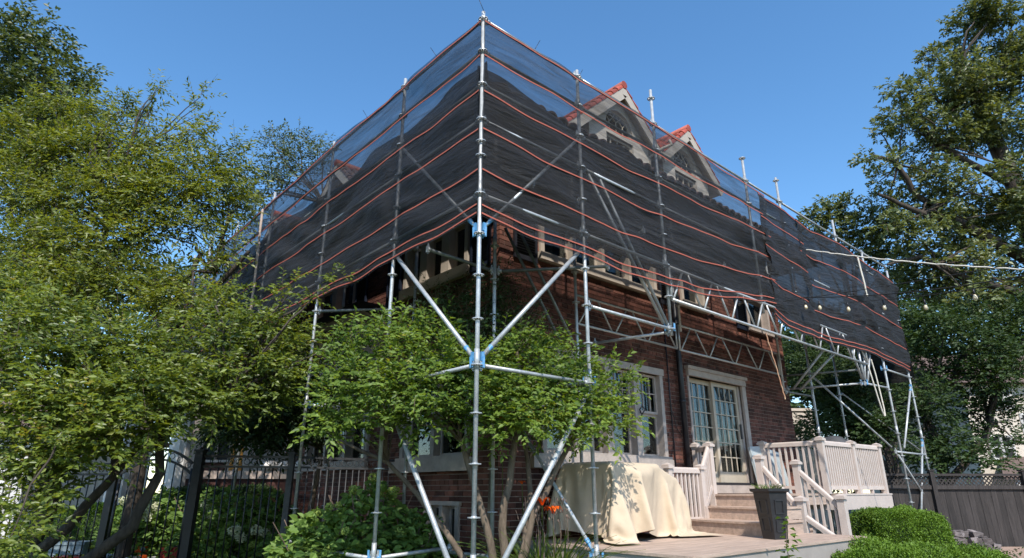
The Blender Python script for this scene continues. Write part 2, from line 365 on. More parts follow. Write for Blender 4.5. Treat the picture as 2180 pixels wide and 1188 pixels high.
window('L', 6.34, 8.26, 5.06, 6.65, 2, 'trimgrey', blind=None, mull=.2, grid_up=False); window('L', 9.84, 11.56, 5.04, 6.65, 2, 'trimgrey', blind=None, grid_up=False)
window('L', 2.52, 3.38, .78, 1.36, 2, 'trimgrey', blind=None, rail=False, head=.04, sillh=.04, label='small basement window near the ground'); window('L', 5.34, 7.96, 2.02, 3.65, 3, 'trimgrey')
# louvred shutters
def shutter(side, u0, u1, z0, z1, m):
    f = MB(); pbox(f, side, u0, u0+.05, .01, .05, z0, z1); pbox(f, side, u1-.05, u1, .01, .05, z0, z1)
    for zz in (z0, (z0+z1)/2-.04, z1-.08): pbox(f, side, u0+.05, u1-.05, .012, .048, zz, zz+.08)
    o = obj('shutter', f, M[m], house); q = MB(); zz = z0+.1
    pbox(q, side, u0+.04, u1-.04, .006, .011, z0+.02, z1-.02)
    while zz < z1-.1:
        p = P3(side, (u0+u1)/2, .028, zz); l = u1-u0-.1
        q.box(p, (l, .035, .006) if side == 'R' else (.035, l, .006), Matrix.Rotation(rad(35), 3, 'X') if side == 'R' else Matrix.Rotation(rad(-35), 3, 'Y')); zz += .045
    kind(obj('louvre', q, M[m], o), 'stuff')
shutter('R', 1.98, 2.48, 5.0, 6.75, 'black'); shutter('R', 5.8, 6.28, 5.0, 6.75, 'black'); shutter('R', 8.7, 9.16, 5.0, 6.7, 'navy')
shutter('L', 1.86, 2.36, 4.85, 6.7, 'navy'); shutter('L', 4.48, 4.98, 4.85, 6.7, 'navy'); shutter('L', 5.8, 6.26, 4.95, 6.7, 'navy')
# glazed sliding door
f = MB(); u0, u1, z0, z1 = 6.52, 8.62, 1.66, 3.82
pbox(f, 'R', u0-.07, u1+.09, .004, .10, z1-.02, z1+.05); pbox(f, 'R', u0-.03, u1+.05, .004, .07, z1-.14, z1-.02)
pbox(f, 'R', u0-.01, u0+.05, -.2, .02, z0, z1-.14); pbox(f, 'R', u1-.05, u1+.09, -.02, .03, z0, z1-.14); pbox(f, 'R', u1-.13, u1-.05, -.14, -.05, z0, z1-.14)
pbox(f, 'R', u0-.03, u1+.09, -.2, .08, z0-.16, z0-.01)
door = obj('sliding_door', f, M['trimgrey'], house, label='glazed sliding door of two leaves with a grid of small panes')
q = MB(); pbox(q, 'R', u0+.05, u1-.1, -.12, .085, z0-.009, z0+.035); obj('threshold', q, M['black'], door)
um = (u0+u1-.15)/2+.04
for (a, b, oo) in ((u0+.05, um+.04, -.12), (um-.04, u1-.13, -.07)):
    s = MB(); t = .085; zt = z1-.14
    pbox(s, 'R', a, a+t, oo-.045, oo, z0+.03, zt); pbox(s, 'R', b-t, b, oo-.045, oo, z0+.03, zt); pbox(s, 'R', a+t, b-t, oo-.045, oo, z0+.03, z0+.24); pbox(s, 'R', a+t, b-t, oo-.045, oo, zt-.09, zt)
    obj('door_leaf', s, M['sash'], door)
    s = MB(); ncol, nrow = 4, 6; x0, x1, y0, y1 = a+t, b-t, z0+.24, zt-.09
    for c in range(1, ncol): x = x0+(x1-x0)*c/ncol; pbox(s, 'R', x-.010, x+.010, oo-.018, oo-.004, y0, y1)
    for r in range(1, nrow): y = y0+(y1-y0)*r/nrow; pbox(s, 'R', x0, x1, oo-.019, oo-.003, y-.010, y+.010)
    obj('muntin', s, M['sash'], door)
    for c in range(ncol):
        for r in range(nrow):
            q = MB(); xa = x0+(x1-x0)*c/ncol; ya = y0+(y1-y0)*r/nrow
            pbox(q, 'R', xa+.002, xa+(x1-x0)/ncol-.002, oo-.032, oo-.028, ya+.002, ya+(y1-y0)/nrow-.002); obj('pane', q, M['glass'], door)
q = MB(); q.quadgrid([[P3('R', um-.32+.03*i, -.35-.04*math.sin(i*1.9), zz) for i in range(15)] for zz in (z0, z1)]); q.quadgrid([[P3('R', u1-.55+.03*i, -.35-.04*math.sin(i*1.9), zz) for i in range(12)] for zz in (z0, z1)])
obj('curtain', q, M['curtain'], door)
q = MB(); pbox(q, 'R', u0, u1, -1.4, -1.3, z0, z1); pbox(q, 'R', u0-.05, u0, -1.4, -.3, z0, z1); pbox(q, 'R', u1, u1+.05, -1.4, -.3, z0, z1); obj('room_back', q, M['inside'], door)
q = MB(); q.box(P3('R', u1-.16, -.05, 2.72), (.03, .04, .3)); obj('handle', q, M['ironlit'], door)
# downpipes and lamp bracket
q = MB(); q.tube((6.17, WB-.09, .9), (6.17, WB-.09, 7.0), .055, 12); 
for zz in (1.6, 3.1, 4.6): q.tube((6.17, WB-.09, zz), (6.17, WB-.09, zz+.07), .066, 12)
q.path([(6.17, WB-.09, 1.75), (6.12, WB-.1, 1.2), (6.1, WB-.16, 1.05)], .05); obj('downpipe', q, M['black'], house)
q = MB(); q.tube((5.86, WB-.03, 1.4), (5.86, WB-.03, 5.0), .012, 8); q.path([(6.12, WB-.04, 2.5), (6.0, WB-.03, 2.62), (5.9, WB-.03, 2.9), (5.86, WB-.03, 3.0)], .007, 6); obj('cable_run', q, M['black'], house)
q = MB(); c = P3('R', 4.89, .10, 2.86)
q.path([c+Vector((0, .05, -.12)), c+Vector((0, 0, -.05)), c+Vector((.05, -.03, .02)), c+Vector((0, 0, .08)), c+Vector((-.04, .02, .02)), c+Vector((.03, .05, -.04))], .012, 6); obj('hose_hook', q, M['black'], house)
# bay with iron railing on the shaded wall
q = MB(); q.bb(1.12, WA-.004, 4.95, 7.9, 3.62, 4.52); bay = obj('bay', q, M['trimgrey'], house)
q = MB(); q.bb(1.0, WA-.004, 4.8, 8.05, 4.66, 4.76); q.bb(1.05, WA-.006, 4.85, 8.0, 4.76, 4.84); obj('bay_roof', q, M['black'], bay)
q = MB(); q.bb(1.06, WA-.005, 4.88, 7.96, 4.524, 4.656); obj('cornice', q, M['trimgrey'], bay)
for i in range(13):
    q = MB(); y = 5.02+i*.235; q.bb(1.03, 1.06, y-.014, y+.014, 3.75, 4.50); obj('iron_bar', q, M['iron'], bay)
for zz in (3.78, 4.02, 4.06): q = MB(); q.bb(1.07, 1.09, 4.98, 7.88, zz, zz+.025); obj('iron_rail', q, M['iron'], bay)
# roof: eaves, slopes, tiles
EO = .84; ea0, eb0 = WA-EO, WB-EO; ea1, eb1 = AE+.7, BE+.5; EZ = 6.93
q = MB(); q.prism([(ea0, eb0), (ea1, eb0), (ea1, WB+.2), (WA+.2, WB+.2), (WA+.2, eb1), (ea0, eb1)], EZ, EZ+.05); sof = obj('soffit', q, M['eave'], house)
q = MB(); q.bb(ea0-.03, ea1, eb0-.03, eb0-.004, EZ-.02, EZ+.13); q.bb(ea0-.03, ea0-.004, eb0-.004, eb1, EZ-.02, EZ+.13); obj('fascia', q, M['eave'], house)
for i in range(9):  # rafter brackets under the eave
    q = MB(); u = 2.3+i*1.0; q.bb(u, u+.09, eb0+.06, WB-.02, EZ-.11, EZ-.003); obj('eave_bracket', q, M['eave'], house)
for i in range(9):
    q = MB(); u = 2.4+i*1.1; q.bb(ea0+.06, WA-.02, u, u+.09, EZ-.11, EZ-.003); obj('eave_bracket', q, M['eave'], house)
SLP = math.tan(rad(25)); mid = (ea0+ea1)/2; RZ = EZ+.14+(mid-ea0)*SLP; hb = eb0+(mid-ea0)
rf = MB(); z = EZ+.14
rf.v = [(ea0, eb0, z), (ea1, eb0, z), (ea1, eb1, z), (ea0, eb1, z), (mid, hb, RZ), (mid, eb1-(mid-ea0), RZ)]
rf.f = [(0, 1, 4), (1, 2, 5, 4), (2, 3, 5), (3, 0, 4, 5), (3, 2, 1, 0)]; rf.sm = [False]*5
roof = obj('roof', rf, M['darktile'], house)
def tileme(l=.42, r=.105, name='roof_tile', m='tile', ext=.0):
    t = MB(); n = 7; P = []
    for x, rr in ((0, r), (l, r*.86)): P.append([(x, rr*math.cos(math.pi*k/n), rr*.85*math.sin(math.pi*k/n)) for k in range(n+1)])
    t.quadgrid(P[::-1]); t.quadgrid([[(0, r*.8*math.cos(math.pi*k/n), r*.62*math.sin(math.pi*k/n)) for k in range(n+1)], P[0]][::-1]); return t.mesh(name, M[m])
tm = tileme(.44, .125, m='darktile')
nt = 0
for row in range(2):
    u = ea0+.15+row*.33
    while u < ea1-.2 and nt < 88:
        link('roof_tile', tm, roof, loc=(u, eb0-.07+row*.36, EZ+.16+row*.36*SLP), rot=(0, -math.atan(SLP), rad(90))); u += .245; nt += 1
nt = 0
for row in range(2):
    u = eb0+.15+row*.33
    while u < 13 and nt < 100:
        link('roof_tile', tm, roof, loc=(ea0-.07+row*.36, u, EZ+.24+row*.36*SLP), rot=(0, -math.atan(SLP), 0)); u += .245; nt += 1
# dormers
def dormer(side, c, hl, hr, ul, ur, zp, fo, ro, label, zb=7.15, win=True, cheek=True, sl=.92):
    # c centre, hl/hr rake ends left and right, ul/ur face edges, zp peak, fo face offset (out), ro rake offset (out)
    zz = lambda u: zp-abs(u-c)*sl
    fm = MB(); poly = [(ul, zb), (ur, zb), (ur, zz(ur)-.16), (c, zp-.16), (ul, zz(ul)-.16)]
    n = len(poly)
    ww = .86; wl_, wr_ = c-ww/2, c+ww/2; wz0, wz1, wz2 = 7.45, 8.36, 8.47; zarch = 9.0
    def quad(a, b, cc, d, o=fo, th=.12):
        b0 = len(fm.v)
        for (u, zq) in (a, b, cc, d): fm.v.append(tuple(P3(side, u, o, zq)))
        f = (b0, b0+1, b0+2, b0+3); fm.f.append(f if side == 'R' else f[::-1]); fm.sm.append(False)
    quad((ul, zb), (wl_, zb), (wl_, zz(wl_)-.16), (ul, zz(ul)-.16)); quad((wr_, zb), (ur, zb), (ur, zz(ur)-.16), (wr_, zz(wr_)-.16))
    quad((wl_, wz1), (wr_, wz1), (wr_, wz2), (wl_, wz2)); quad((wl_, zb), (wr_, zb), (wr_, wz0), (wl_, wz0))
    N_ = 12; arc = [(c-ww/2*math.cos(math.pi*i/N_), wz2+.12+(zarch-wz2-.12)*math.sin(math.pi*i/N_)) for i in range(N_+1)]
    for i in range(N_):
        (x0, y0), (x1, y1) = arc[i], arc[i+1]; quad((x0, y0), (x1, y1), (x1, zz(x1)-.16), (x0, zz(x0)-.16))
    # reveals
    for x in (wl_, wr_):
        for (y0, y1) in ((wz0, wz1), (wz2, wz2+.12)):
            b0 = len(fm.v); 
            for (o, zq) in ((fo, y0), (fo-.12, y0), (fo-.12, y1), (fo, y1)): fm.v.append(tuple(P3(side, x, o, zq)))
            fm.f.append((b0, b0+1, b0+2, b0+3)); fm.sm.append(False)
    fm.quadgrid([[P3(side, x, fo, y) for x, y in arc], [P3(side, x, fo-.12, y) for x, y in arc]], smooth=True)
    # side cheeks of the dormer
    for x in (ul, ur):
        b0 = len(fm.v)
        for (o, zq) in ((fo, zb), (fo-2.6, zb), (fo-2.6, zz(x)-.16), (fo, zz(x)-.16)): fm.v.append(tuple(P3(side, x, o, zq)))
        fm.f.append((b0, b0+1, b0+2, b0+3)); fm.sm.append(False)
    d = obj('dormer', fm, M['stucco'], house, label=label)
    # roof slabs: soffit boards, barge boards
    for (ue, sg) in ((hl, -1), (hr, 1)):
        s = MB(); ze = zz(ue); b0 = len(s.v)
        for o in (ro, fo-3.0):
            for (u, zq) in ((c, zp-.13), (ue, ze-.13), (ue, ze-.02), (c, zp-.02)): s.v.append(tuple(P3(side, u, o, zq)))
        for f in ((0,1,2,3),(7,6,5,4),(0,4,5,1),(1,5,6,2),(2,6,7,3),(3,7,4,0)): s.f.append(tuple(b0+i for i in f)); s.sm.append(False)
        obj('dormer_soffit', s, M['soffit'], d)
        s = MB(); s.bar(P3(side, c-sg*.02, ro+.02, zp-.12), P3(side, ue, ro+.02, ze-.12), .035, .20, up=tuple(P3(side, 0, 1, 0)-P3(side, 0, 0, 0))[:2]+(0,) if False else (0,0,1)); obj('barge_board', s, M['trim'], d)
        L_ = math.hypot(ue-c, ze-zp); k = 0; nn = int(L_/.24)
        dirv = (P3(side, ue, 0, ze)-P3(side, c, 0, zp)).normalized()
        for k in range(nn):
            p = P3(side, c, ro-.02, zp+.02)+dirv*(.06+k*.24)
            t = MB(); nn2 = 6; outv = P3(side, 0, 1, 0)-P3(side, 0, 0, 0); upn = dirv.cross(outv); upn = upn if upn.z > 0 else -upn; P = []
            for (x, rr) in ((0, .062), (.25, .076)): P.append([p+dirv*x+outv*(rr*math.cos(math.pi*j/nn2-.25))+upn*(rr*math.sin(math.pi*j/nn2-.25)+.01*x/.25) for j in range(nn2+1)])
            t.quadgrid(P); t.quadgrid([[p+dirv*.25+outv*(.054*math.cos(math.pi*j/nn2-.25))+upn*(.05*math.sin(math.pi*j/nn2-.25)) for j in range(nn2+1)], P[1]]); obj('rake_tile', t, M['tile' if side == 'R' else 'darktile'], d)
        s = MB()
        for o in np.arange(fo-2.9, ro-.15, .24):
            s.tube(P3(side, c, o, zp+.01), P3(side, ue, o, ze+.01), .065, 6)
        kind(obj('tile_field', s, M['tile' if side == 'R' else 'darktile'], d), 'stuff')
    s = MB(); s.box(P3(side, c, ro+.02, zp-.13), (.16, .037, .16) if side == 'R' else (.037, .16, .16), None); obj('peak_block', s, M['trim'], d)
    s = MB(); s.tube(P3(side, c, ro+.05, zp+.05), P3(side, c, fo-3.0, zp+.05), .09, 10); obj('ridge_tile', s, M['tile'], d)
    # windows
    s = MB(); t = .05
    pbox(s, side, wl_, wl_+t, fo-.12, fo-.06, wz0, wz1); pbox(s, side, wr_-t, wr_, fo-.12, fo-.06, wz0, wz1); pbox(s, side, wl_+t, wr_-t, fo-.12, fo-.06, wz0, wz0+t); pbox(s, side, wl_+t, wr_-t, fo-.12, fo-.06, wz1-t, wz1)
    for k in range(1, 4): x = wl_+ww*k/4; pbox(s, side, x-.014, x+.014, fo-.105, fo-.075, wz0+t, wz1-t)
    pbox(s, side, wl_+t, wr_-t, fo-.107, fo-.077, 7.86, 7.885); wf = obj('window', s, M['sash'], d)
    s = MB(); s.path([P3(side, x, fo-.09, y) for x, y in [(wl_, wz2)]+arc+[(wr_, wz2)]], .03, 6)
    for k in (1, 2, 3):
        x = wl_+ww*k/4; s.tube(P3(side, x, fo-.09, wz2), P3(side, x, fo-.09, wz2+(.32 if k == 2 else .26)), .013, 6)
    for k in (1, 3):      # interlaced tracery
        x = wl_+ww*k/4
        s.path([P3(side, x+ww/4*math.sin(i/6*1.3)*(1 if k == 1 else -1), fo-.09, wz2+.26+i/6*.28) for i in range(7)], .012, 6)
        s.path([P3(side, x-ww/4*.6*math.sin(i/6*1.3)*(1 if k == 1 else -1), fo-.09, wz2+.26+i/6*.2) for i in range(7)], .012, 6)
    s.tube(P3(side, c, fo-.09, wz2+.3), P3(side, c+.22, fo-.09, wz2+.5), .012, 6); s.tube(P3(side, c, fo-.09, wz2+.3), P3(side, c-.22, fo-.09, wz2+.5), .012, 6)
    pbox(s, side, wl_, wr_, fo-.12, fo-.06, wz2-.02, wz2+.03)
    obj('tracery', s, M['sash'], d)
    s = MB(); pbox(s, side, wl_, wr_, fo-.14, fo-.136, wz0, zarch); obj('pane', s, M['glass'], d)
    s = MB(); pbox(s, side, wl_-.1, wr_+.1, fo-.6, fo-.55, wz0-.1, zarch+.05); obj('room_back', s, M['inside'], d)
    return d
dormer('R', 4.93, 2.65, 6.10, 3.98, 5.88, 9.50, -.02, .14, 'larger stucco dormer under a red tiled gable nearest the corner')
dormer('R', 7.28, 6.14, 8.50, 6.40, 8.20, 9.46, -.02, .14, 'second stucco dormer under a red tiled gable')
dormer('L', 8.2, 7.0, 9.4, 7.4, 9.0, 9.35, -.3, -.1, 'dormer on the shaded side seen faintly through netting')
dormer('L', 12.2, 11.0, 13.4, 11.4, 13.0, 9.35, -.3, -.1, 'farther dormer on the shaded side seen through netting')
q = MB(); q.bb(3.0, 3.95, 2.15, 2.6, 7.2, 7.95); obj('roof_cheek', q, M['soffit'], house)
q = MB(); q.path([(6.12, 1.3, 8.62), (6.12, 1.25, 8.5), (6.0, 1.4, 8.42), (5.92, 1.7, 8.3), (5.92, 1.72, 7.3)], .035, 8); obj('valley_pipe', q, M['trim'], house)
# low chimney shape of the left hip seen against the sky
q = MB(); q.lathe([(.0, .9), (.16, .86), (.24, .7), (.26, .45), (.24, .0)], (1.5, 4.4, 7.35), 16); obj('vent_cowl', q, M['eave'], house)
# ================================================================ scaffold
scaf = thing('scaffold', 'galvanised ring lock scaffold with blue brackets wrapped round two sides of the brick house', 'scaffold', (0, 0, G))
def rosme():
    t = MB(); n = 16
    for (ro_, ri) in ((.064, .052),):
        for z0, z1, f in ((-.005, .005, 0),):
            P = [[(r*math.cos(2*math.pi*k/n), r*math.sin(2*math.pi*k/n), z) for k in range(n)] for r, z in ((ri, z0), (ro_, z0), (ro_, z1), (ri, z1), (ri, z0))]
            t.quadgrid(P, True, smooth=False)
    for k in range(8):
        a = math.pi*k/4; t.box((.04*math.cos(a), .04*math.sin(a), 0), (.03, .016, .009), Matrix.Rotation(a, 3, 'Z'))
    t.tube((0, 0, -.012), (0, 0, .012), .031, 12); return t.mesh('rosette', M['steel'])
RME = rosme()
def standard(x, y, z0, z1, r=.0245, extra=(), foot=False):
    t = MB(); t.tube((x, y, z0), (x, y, z1), r, 14)
    zc = .86
    while zc < z1:
        if zc > z0+.1: t.tube((x, y, zc-.11), (x, y, zc+.11), r+.004, 14)
        zc += 2.0
    if foot: t.tube((x, y, z0), (x, y, z0+.01), .075, 12); 
    s = obj('standard', t, M['steel'], scaf)
    k = 0
    while .3+.5*k < z1-.02:
        z = .3+.5*k; k += 1
        if z > z0+.05: link('rosette', RME, s, loc=(x, y, z))
    for z in extra: link('rosette', RME, s, loc=(x, y, z))
    return s
for (x, y, z0, z1, ex) in ((0, 0, G, 7.42, (5.49,)), (0, 1.88, G, 7.45, ()), (0, 4.25, G, 7.45, ()), (0, 7.0, G, 7.5, ()), (0, 9.3, G, 7.6, ()), (0, 11.45, G, 7.9, ()), (0, 12.9, G, 7.8, ()), (0, 14.8, G, 7.4, ()), (0, 16.4, G, 7.2, ()),
     (1.77, 0, G, 7.42, ()), (3.62, 0, 3.70, 7.97, ()), (6.6, 0, 4.6, 7.82, ()), (8.0, 0, 4.6, 7.87, ()), (10.8, 0, 4.6, 7.72, ()), (12.4, 0, G, 7.3, ()), (14.1, 0, G, 7.2, ()),
     (1.16, 1.12, G, 7.0, ()), (2.8, 1.12, G, 7.0, ()), (1.1, 3.05, G, 7.0, ()), (1.1, 5.6, G, 7.0, ()), (5.6, 1.12, 4.3, 7.0, ()), (9.4, 1.12, 3.6, 7.0, ()), (10.85, 1.12, G, 7.0, ()), (12.4, 1.12, G, 7.0, ())):
    standard(x, y, z0, z1, extra=ex, foot=z0 < .5)
def ledger(p, q, m='steel', ends=True, name='ledger', r=.0225):
    t = MB(); p = Vector(p); q = Vector(q); d = (q-p).normalized(); t.tube(p+d*.05, q-d*.05, r, 10)
    o = obj(name, t, M[m], scaf)
    if ends:
        for c, s in ((p, 1), (q, -1)):
            e = MB(); e.tube(c+d*s*.045, c+d*s*.10, .030, 8); e.box(c+d*s*.05+Vector((0, 0, .0)), (.035, .035, .085))
            e.bar(c+d*s*.055+Vector((0, 0, -.06)), c+d*s*.055+Vector((0, 0, .08)), .008, .022)
            obj('ledger_end', e, M['steel'], o)
    return o
ZS = (4.8, 5.8, 6.3, 6.8, 7.3)
RA = [0, 1.77, 3.62, 6.6, 8.0, 10.8, 12.4, 14.1]; LA = [0, 1.88, 4.25, 7.0, 9.3, 11.45]
for z in ZS:
    for i in range(len(RA)-1): ledger((RA[i], 0, z), (RA[i+1], 0, z), m='alu' if z == 7.3 else 'steeldull' if z > 6 else 'steel')
    for i in range(len(LA)-1): ledger((0, LA[i], z), (0, LA[i+1], z), m='steeldull' if z > 6 else 'steel')
ledger((1.16, 1.12, 4.42), (0, 1.12, 4.46), 'steeldull'); ledger((1.16, 1.12, 4.42), (2.3, -.02, 4.46), 'steeldull')
ledger((1.1, 3.05, 4.3), (0, 4.25, 4.3), 'steeldull'); ledger((1.1, 3.05, 5.8), (1.16, 1.12, 5.8), 'steeldull'); ledger((1.16, 1.12, 5.8), (2.8, 1.12, 5.8), 'steeldull')
ledger((0, 1.88, 6.3), (1.1, 3.05, 6.3)); ledger((1.77, 0, 5.3), (1.16, 1.12, 5.3), 'steeldull')
ledger((0, 0, 2.8), (1.77, 0, 2.8)); ledger((0, 0, 2.8), (0, 1.88, 2.8)); ledger((1.77, 0, 2.8), (1.16, 1.12, 2.8)); ledger((0, 4.25, 2.8), (.6, 4.25, 2.8))
ledger((0, 4.25, .8), (0, 1.88, .8)); ledger((0, 1.88, .8), (1.16, 1.9, .86)); ledger((0, 4.25, .8), (1.25, 4.55, .8)); ledger((1.77, 0, .8), (.9, 0, .8)); ledger((1.16, 1.12, .8), (1.1, 3.05, .8), 'steeldull')
ledger((1.77, 0, 3.8), (3.62, 0, 3.8)); ledger((3.62, 0, 3.76), (3.4, 1.35, 3.78))
ledger((10.9, 0, 3.8), (12.4, 0, 3.85)); ledger((10.9, 0, 3.8), (10.5, 1.6, 3.8)); ledger((10.9, 0, 4.1), (10.2, 2.0, 4.1), 'steeldull')
ledger((12.0, 0, 2.38), (14.1, 0, 2.38)); ledger((12.4, 0, 4.3), (14.1, 0, 4.3)); ledger((12.4, 0, .9), (14.1, 0, .9)); ledger((9.6, 1.2, 3.62), (10.85, 1.12, 3.62), 'steeldull')
def brace(p, q, blue=(1, 1), r=.027, m='steel', bl=.17):
    p = Vector(p); q = Vector(q); d = (q-p).normalized(); t = MB(); t.tube(p+d*.08, q-d*.08, r, 12); o = obj('diagonal_brace', t, M[m], scaf)
    for f, c, s in ((blue[0], p, 1), (blue[1], q, -1)):
        if not f: continue
        e = MB(); a = c+d*s*.06; b = c+d*s*(.06+bl); side = d.cross(Vector((0, 0, 1))).normalized(); n = d.cross(side)
        P = []
        for i in range(6):
            u = i/5; w = .020+.012*u; h = .010+.021*u; cc = a.lerp(b, u)
            P.append([cc+n*(h*math.cos(2*math.pi*k/10))+side*(w*math.sin(2*math.pi*k/10)) for k in range(10)])
        e.quadgrid(P, True); e.tube(a-n*.03, a+n*.03, .009, 8); e.box(c+d*s*.05, (.045, .045, .10)); obj('brace_end', e, M['blue'], o)
    return o
def node(x, y, z):   # blue wedge heads round a standard
    for k, a in enumerate((rad(20), rad(70), rad(-25), rad(115))):
        e = MB(); c = Vector((x, y, z)); d = Vector((math.cos(a), math.sin(a), 0)) if False else Vector((math.cos(a), math.sin(a), 0))
        e.box(c+d*.055, (.038, .032, .045), Matrix.Rotation(a, 3, 'Z')); e.bar(c+d*.07+Vector((0, 0, -.03)), c+d*.074+Vector((0, 0, .09)), .008, .026, up=(math.cos(a), math.sin(a), 0)); obj('wedge_head', e, M['blue'], scaf)
node(0, 0, 4.3); node(0, 0, 2.8)
for (z0, z1, rb) in ((.42, 2.74, .029), (2.86, 4.62, .027), (4.36, 6.28, .022)):
    brace((0.0, .03, z0), (0, 1.88, z1), (1, 0), r=rb); brace((.03, 0, z0), (1.77, 0, z1), (1, 0), r=rb)
brace((1.77, 0, .84), (1.77, 1.35, 2.45), (1, 0), r=.022); brace((0, 4.25, 2.8), (.5, 4.3, 2.85), (1, 0), r=.018)
node(1.77, 0, 2.8); node(1.77, 0, .8); node(0, 1.88, .8); node(0, 4.25, .8); node(3.6, 0, 3.8); node(10.95, 0, 3.8); node(12.4, 0, 4.3)
for dx in (0, .16):
    brace((3.52+dx*.6, .02, 3.80), (1.84+dx*1.6, .02, 5.9), (0, 0), r=.024); brace((1.3+dx*1.9, 1.12, 5.2), (2.55+dx*1.9, 1.12, 3.45), (0, 0), r=.022, m='steeldull')
brace((10.85, 1.12, 4.15), (12.05, .02, 2.42), (0, 0), r=.022); brace((12.1, 0, 2.36), (14.05, 0, .95), (0, 0), r=.022); brace((12.4, 1.12, 3.9), (14.1, 0, 2.4), (0, 0), r=.018)
brace((14.1, 0, 4.1), (12.6, 0, 2.42), (1, 0), r=.024); brace((14.1, 0, 2.75), (12.85, 0, .95), (1, 0), r=.024)
for (p, q) in (((10.3, .2, 4.5), (10.0, 1.1, 3.62)), ((9.9, .3, 4.5), (9.7, 1.1, 3.62)), ((10.4, 0, 4.7), (10.88, 0, 3.8)), ((10.9, 0, 4.7), (10.95, 0, 3.8)), ((11.7, 0, 4.72), (11.1, 0, 3.8)), ((11.3, 0, 4.72), (10.98, 0, 3.8))):
    brace(p, q, (0, 0), r=.024)
# lattice beams
def truss(x0, x1, y, zb, zt, bay, m, r=.02, w=.012):
    t = MB(); t.tube((x0, y, zb), (x1, y, zb), r, 10); tr = obj('truss', t, M[m], scaf)
    t = MB(); t.tube((x0, y, zt), (x1, y, zt), r, 10); obj('chord', t, M[m], tr)
    n = int((x1-x0)/bay); s = (x1-x0)/n
    for i in range(n):
        a = x0+i*s
        for (p, q) in (((a+.04, zb), (a+s*.42, zt)), ((a+s*.58, zt), (a+s-.04, zb))):
            e = MB(); e.tube((p[0], y, p[1]), (q[0], y, q[1]), w, 8); obj('web', e, M[m], tr)
    for x in (x0, x1): e = MB(); e.tube((x, y, zb), (x, y, zt), w*1.3, 8); obj('web', e, M[m], tr)
truss(3.66, 11.25, -.03, 4.26, 4.78, .78, 'alu', .024, .018)
truss(2.85, 5.5, 1.16, 3.98, 4.44, .85, 'alu', .019, .014)
truss(5.56, 9.35, 1.14, 3.96, 4.42, .76, 'alu', .019, .014)
# platform planks and toe boards
for i in range(6):
    x0 = .1+i*2.3
    for k in range(3):
        t = MB(); t.bb(x0, x0+2.27, .08+k*.31, .37+k*.31, 5.30, 5.345); obj('plank', t, M['plank'], scaf)
for i in range(5):
    y0 = 1.1+i*2.3
    for k in range(3):
        t = MB(); t.bb(.06+k*.31, .35+k*.31, y0, y0+2.27, 5.30, 5.345); obj('plank', t, M['plank'], scaf)
for i in range(6):   # end hooks of the transoms, small pale brackets
    ledger((.9+i*2.3, 0, 5.27), (.9+i*2.3, 1.12, 5.27), 'steel', name='transom')
for (p, q) in (((-.02, -.05, 7.36), (-.12, -.02, 7.6)), ((.9, 0, 7.3), (1.0, -.02, 7.52)), ((-.02, 1.0, 7.3), (-.08, 1.1, 7.5)), ((0, 3.0, 7.3), (-.06, 3.1, 7.5)), ((1.82, 0, 7.35), (1.9, 0, 7.5))):
    t = MB(); t.tube(p, q, .004, 5); obj('tie_tail', t, M['black'], scaf)

# ================================================================ debris netting
def nz(x, y, z=0.): return noise.noise(Vector((x, y, z)))
def net(name, label, side, u0, u1, zb, zt, off, m, stripes, ns=150, ntt=46, amp=.05, group=None, seed=0., slant=.6, posts=(), sagp=()):
    """side R lies along x, side L along y; zb, zt functions of u; a cloth with folds that runs through the tied webbings"""
    def P(u, t, lift=0.):
        z = zb(u)+(zt(u)-zb(u))*t
        k = 0.
        for pst in posts: k = max(k, math.exp(-((u-pst)/.22)**2))
        d = amp*(1-.75*k)
        w = nz(u*.55+seed, z*.8)*1.2 + .55*math.sin((z*4.2+u*slant*2.2+2.2*nz(u*.5, z*.6, seed))*2.0)*(.35+.65*abs(nz(u*.4+5, z*.4, seed))) + .30*nz(u*1.3-z*3.2*slant, z*5+u*1.5, seed+3)
        st = min([abs(t-s) for s in stripes]+[9])*(zt(u)-zb(u)); fl = min(1., .25+st/.16)
        o = .045+d*(w+.35)*fl+lift
        z2 = z+.02*nz(u*2, t*3, seed+9)
        for pa, pb in zip(sagp, sagp[1:]):
            if pa <= u <= pb: z2 -= .045*math.sin(math.pi*(u-pa)/(pb-pa))*(1-t)**.3*(.6+.4*math.sin(u*3+t*9))
        return (u, -o, z2) if side == 'R' else (-o, u, z2)
    g_ = MB(); g_.quadgrid([[P(u0+(u1-u0)*i/ns, j/ntt) for j in range(ntt+1)] for i in range(ns+1)])
    o = obj(name, g_, M[m]); tag(o, label, 'netting', group)
    for s in stripes:
        pts = []
        for i in range(ns+1):
            u = u0+(u1-u0)*i/ns; pts.append(P(u, s, .008))
        b = MB(); h = .0085; rows = [[], []]
        for p in pts: rows[0].append((p[0], p[1], p[2]-h)); rows[1].append((p[0], p[1], p[2]+h))
        th = .006; rows2 = [[((q[0], q[1]-th, q[2]) if side == 'R' else (q[0]-th, q[1], q[2])) for q in r] for r in rows]
        b.quadgrid([rows[0], rows2[0], rows2[1], rows[1]], True if False else False, smooth=False); obj('webbing', b, M['stripe'], o)
    return o
def interp(tab):
    xs = [a for a, _ in tab]; ys = [b for _, b in tab]
    return lambda u: float(np.interp(u, xs, ys))
S6 = [.012, .05, .215, .41, .605, .795, .985]
zbR = interp([(0, 4.50), (1.0, 4.46), (1.75, 4.44), (2.6, 4.44), (3.6, 4.44), (4.6, 4.53), (5.6, 4.66), (6.6, 4.80), (7.25, 4.86)])
ztR = interp([(0, 7.28), (1.8, 7.26), (2.7, 7.25), (3.65, 7.28), (5.2, 7.23), (6.6, 7.20), (7.3, 7.16)])
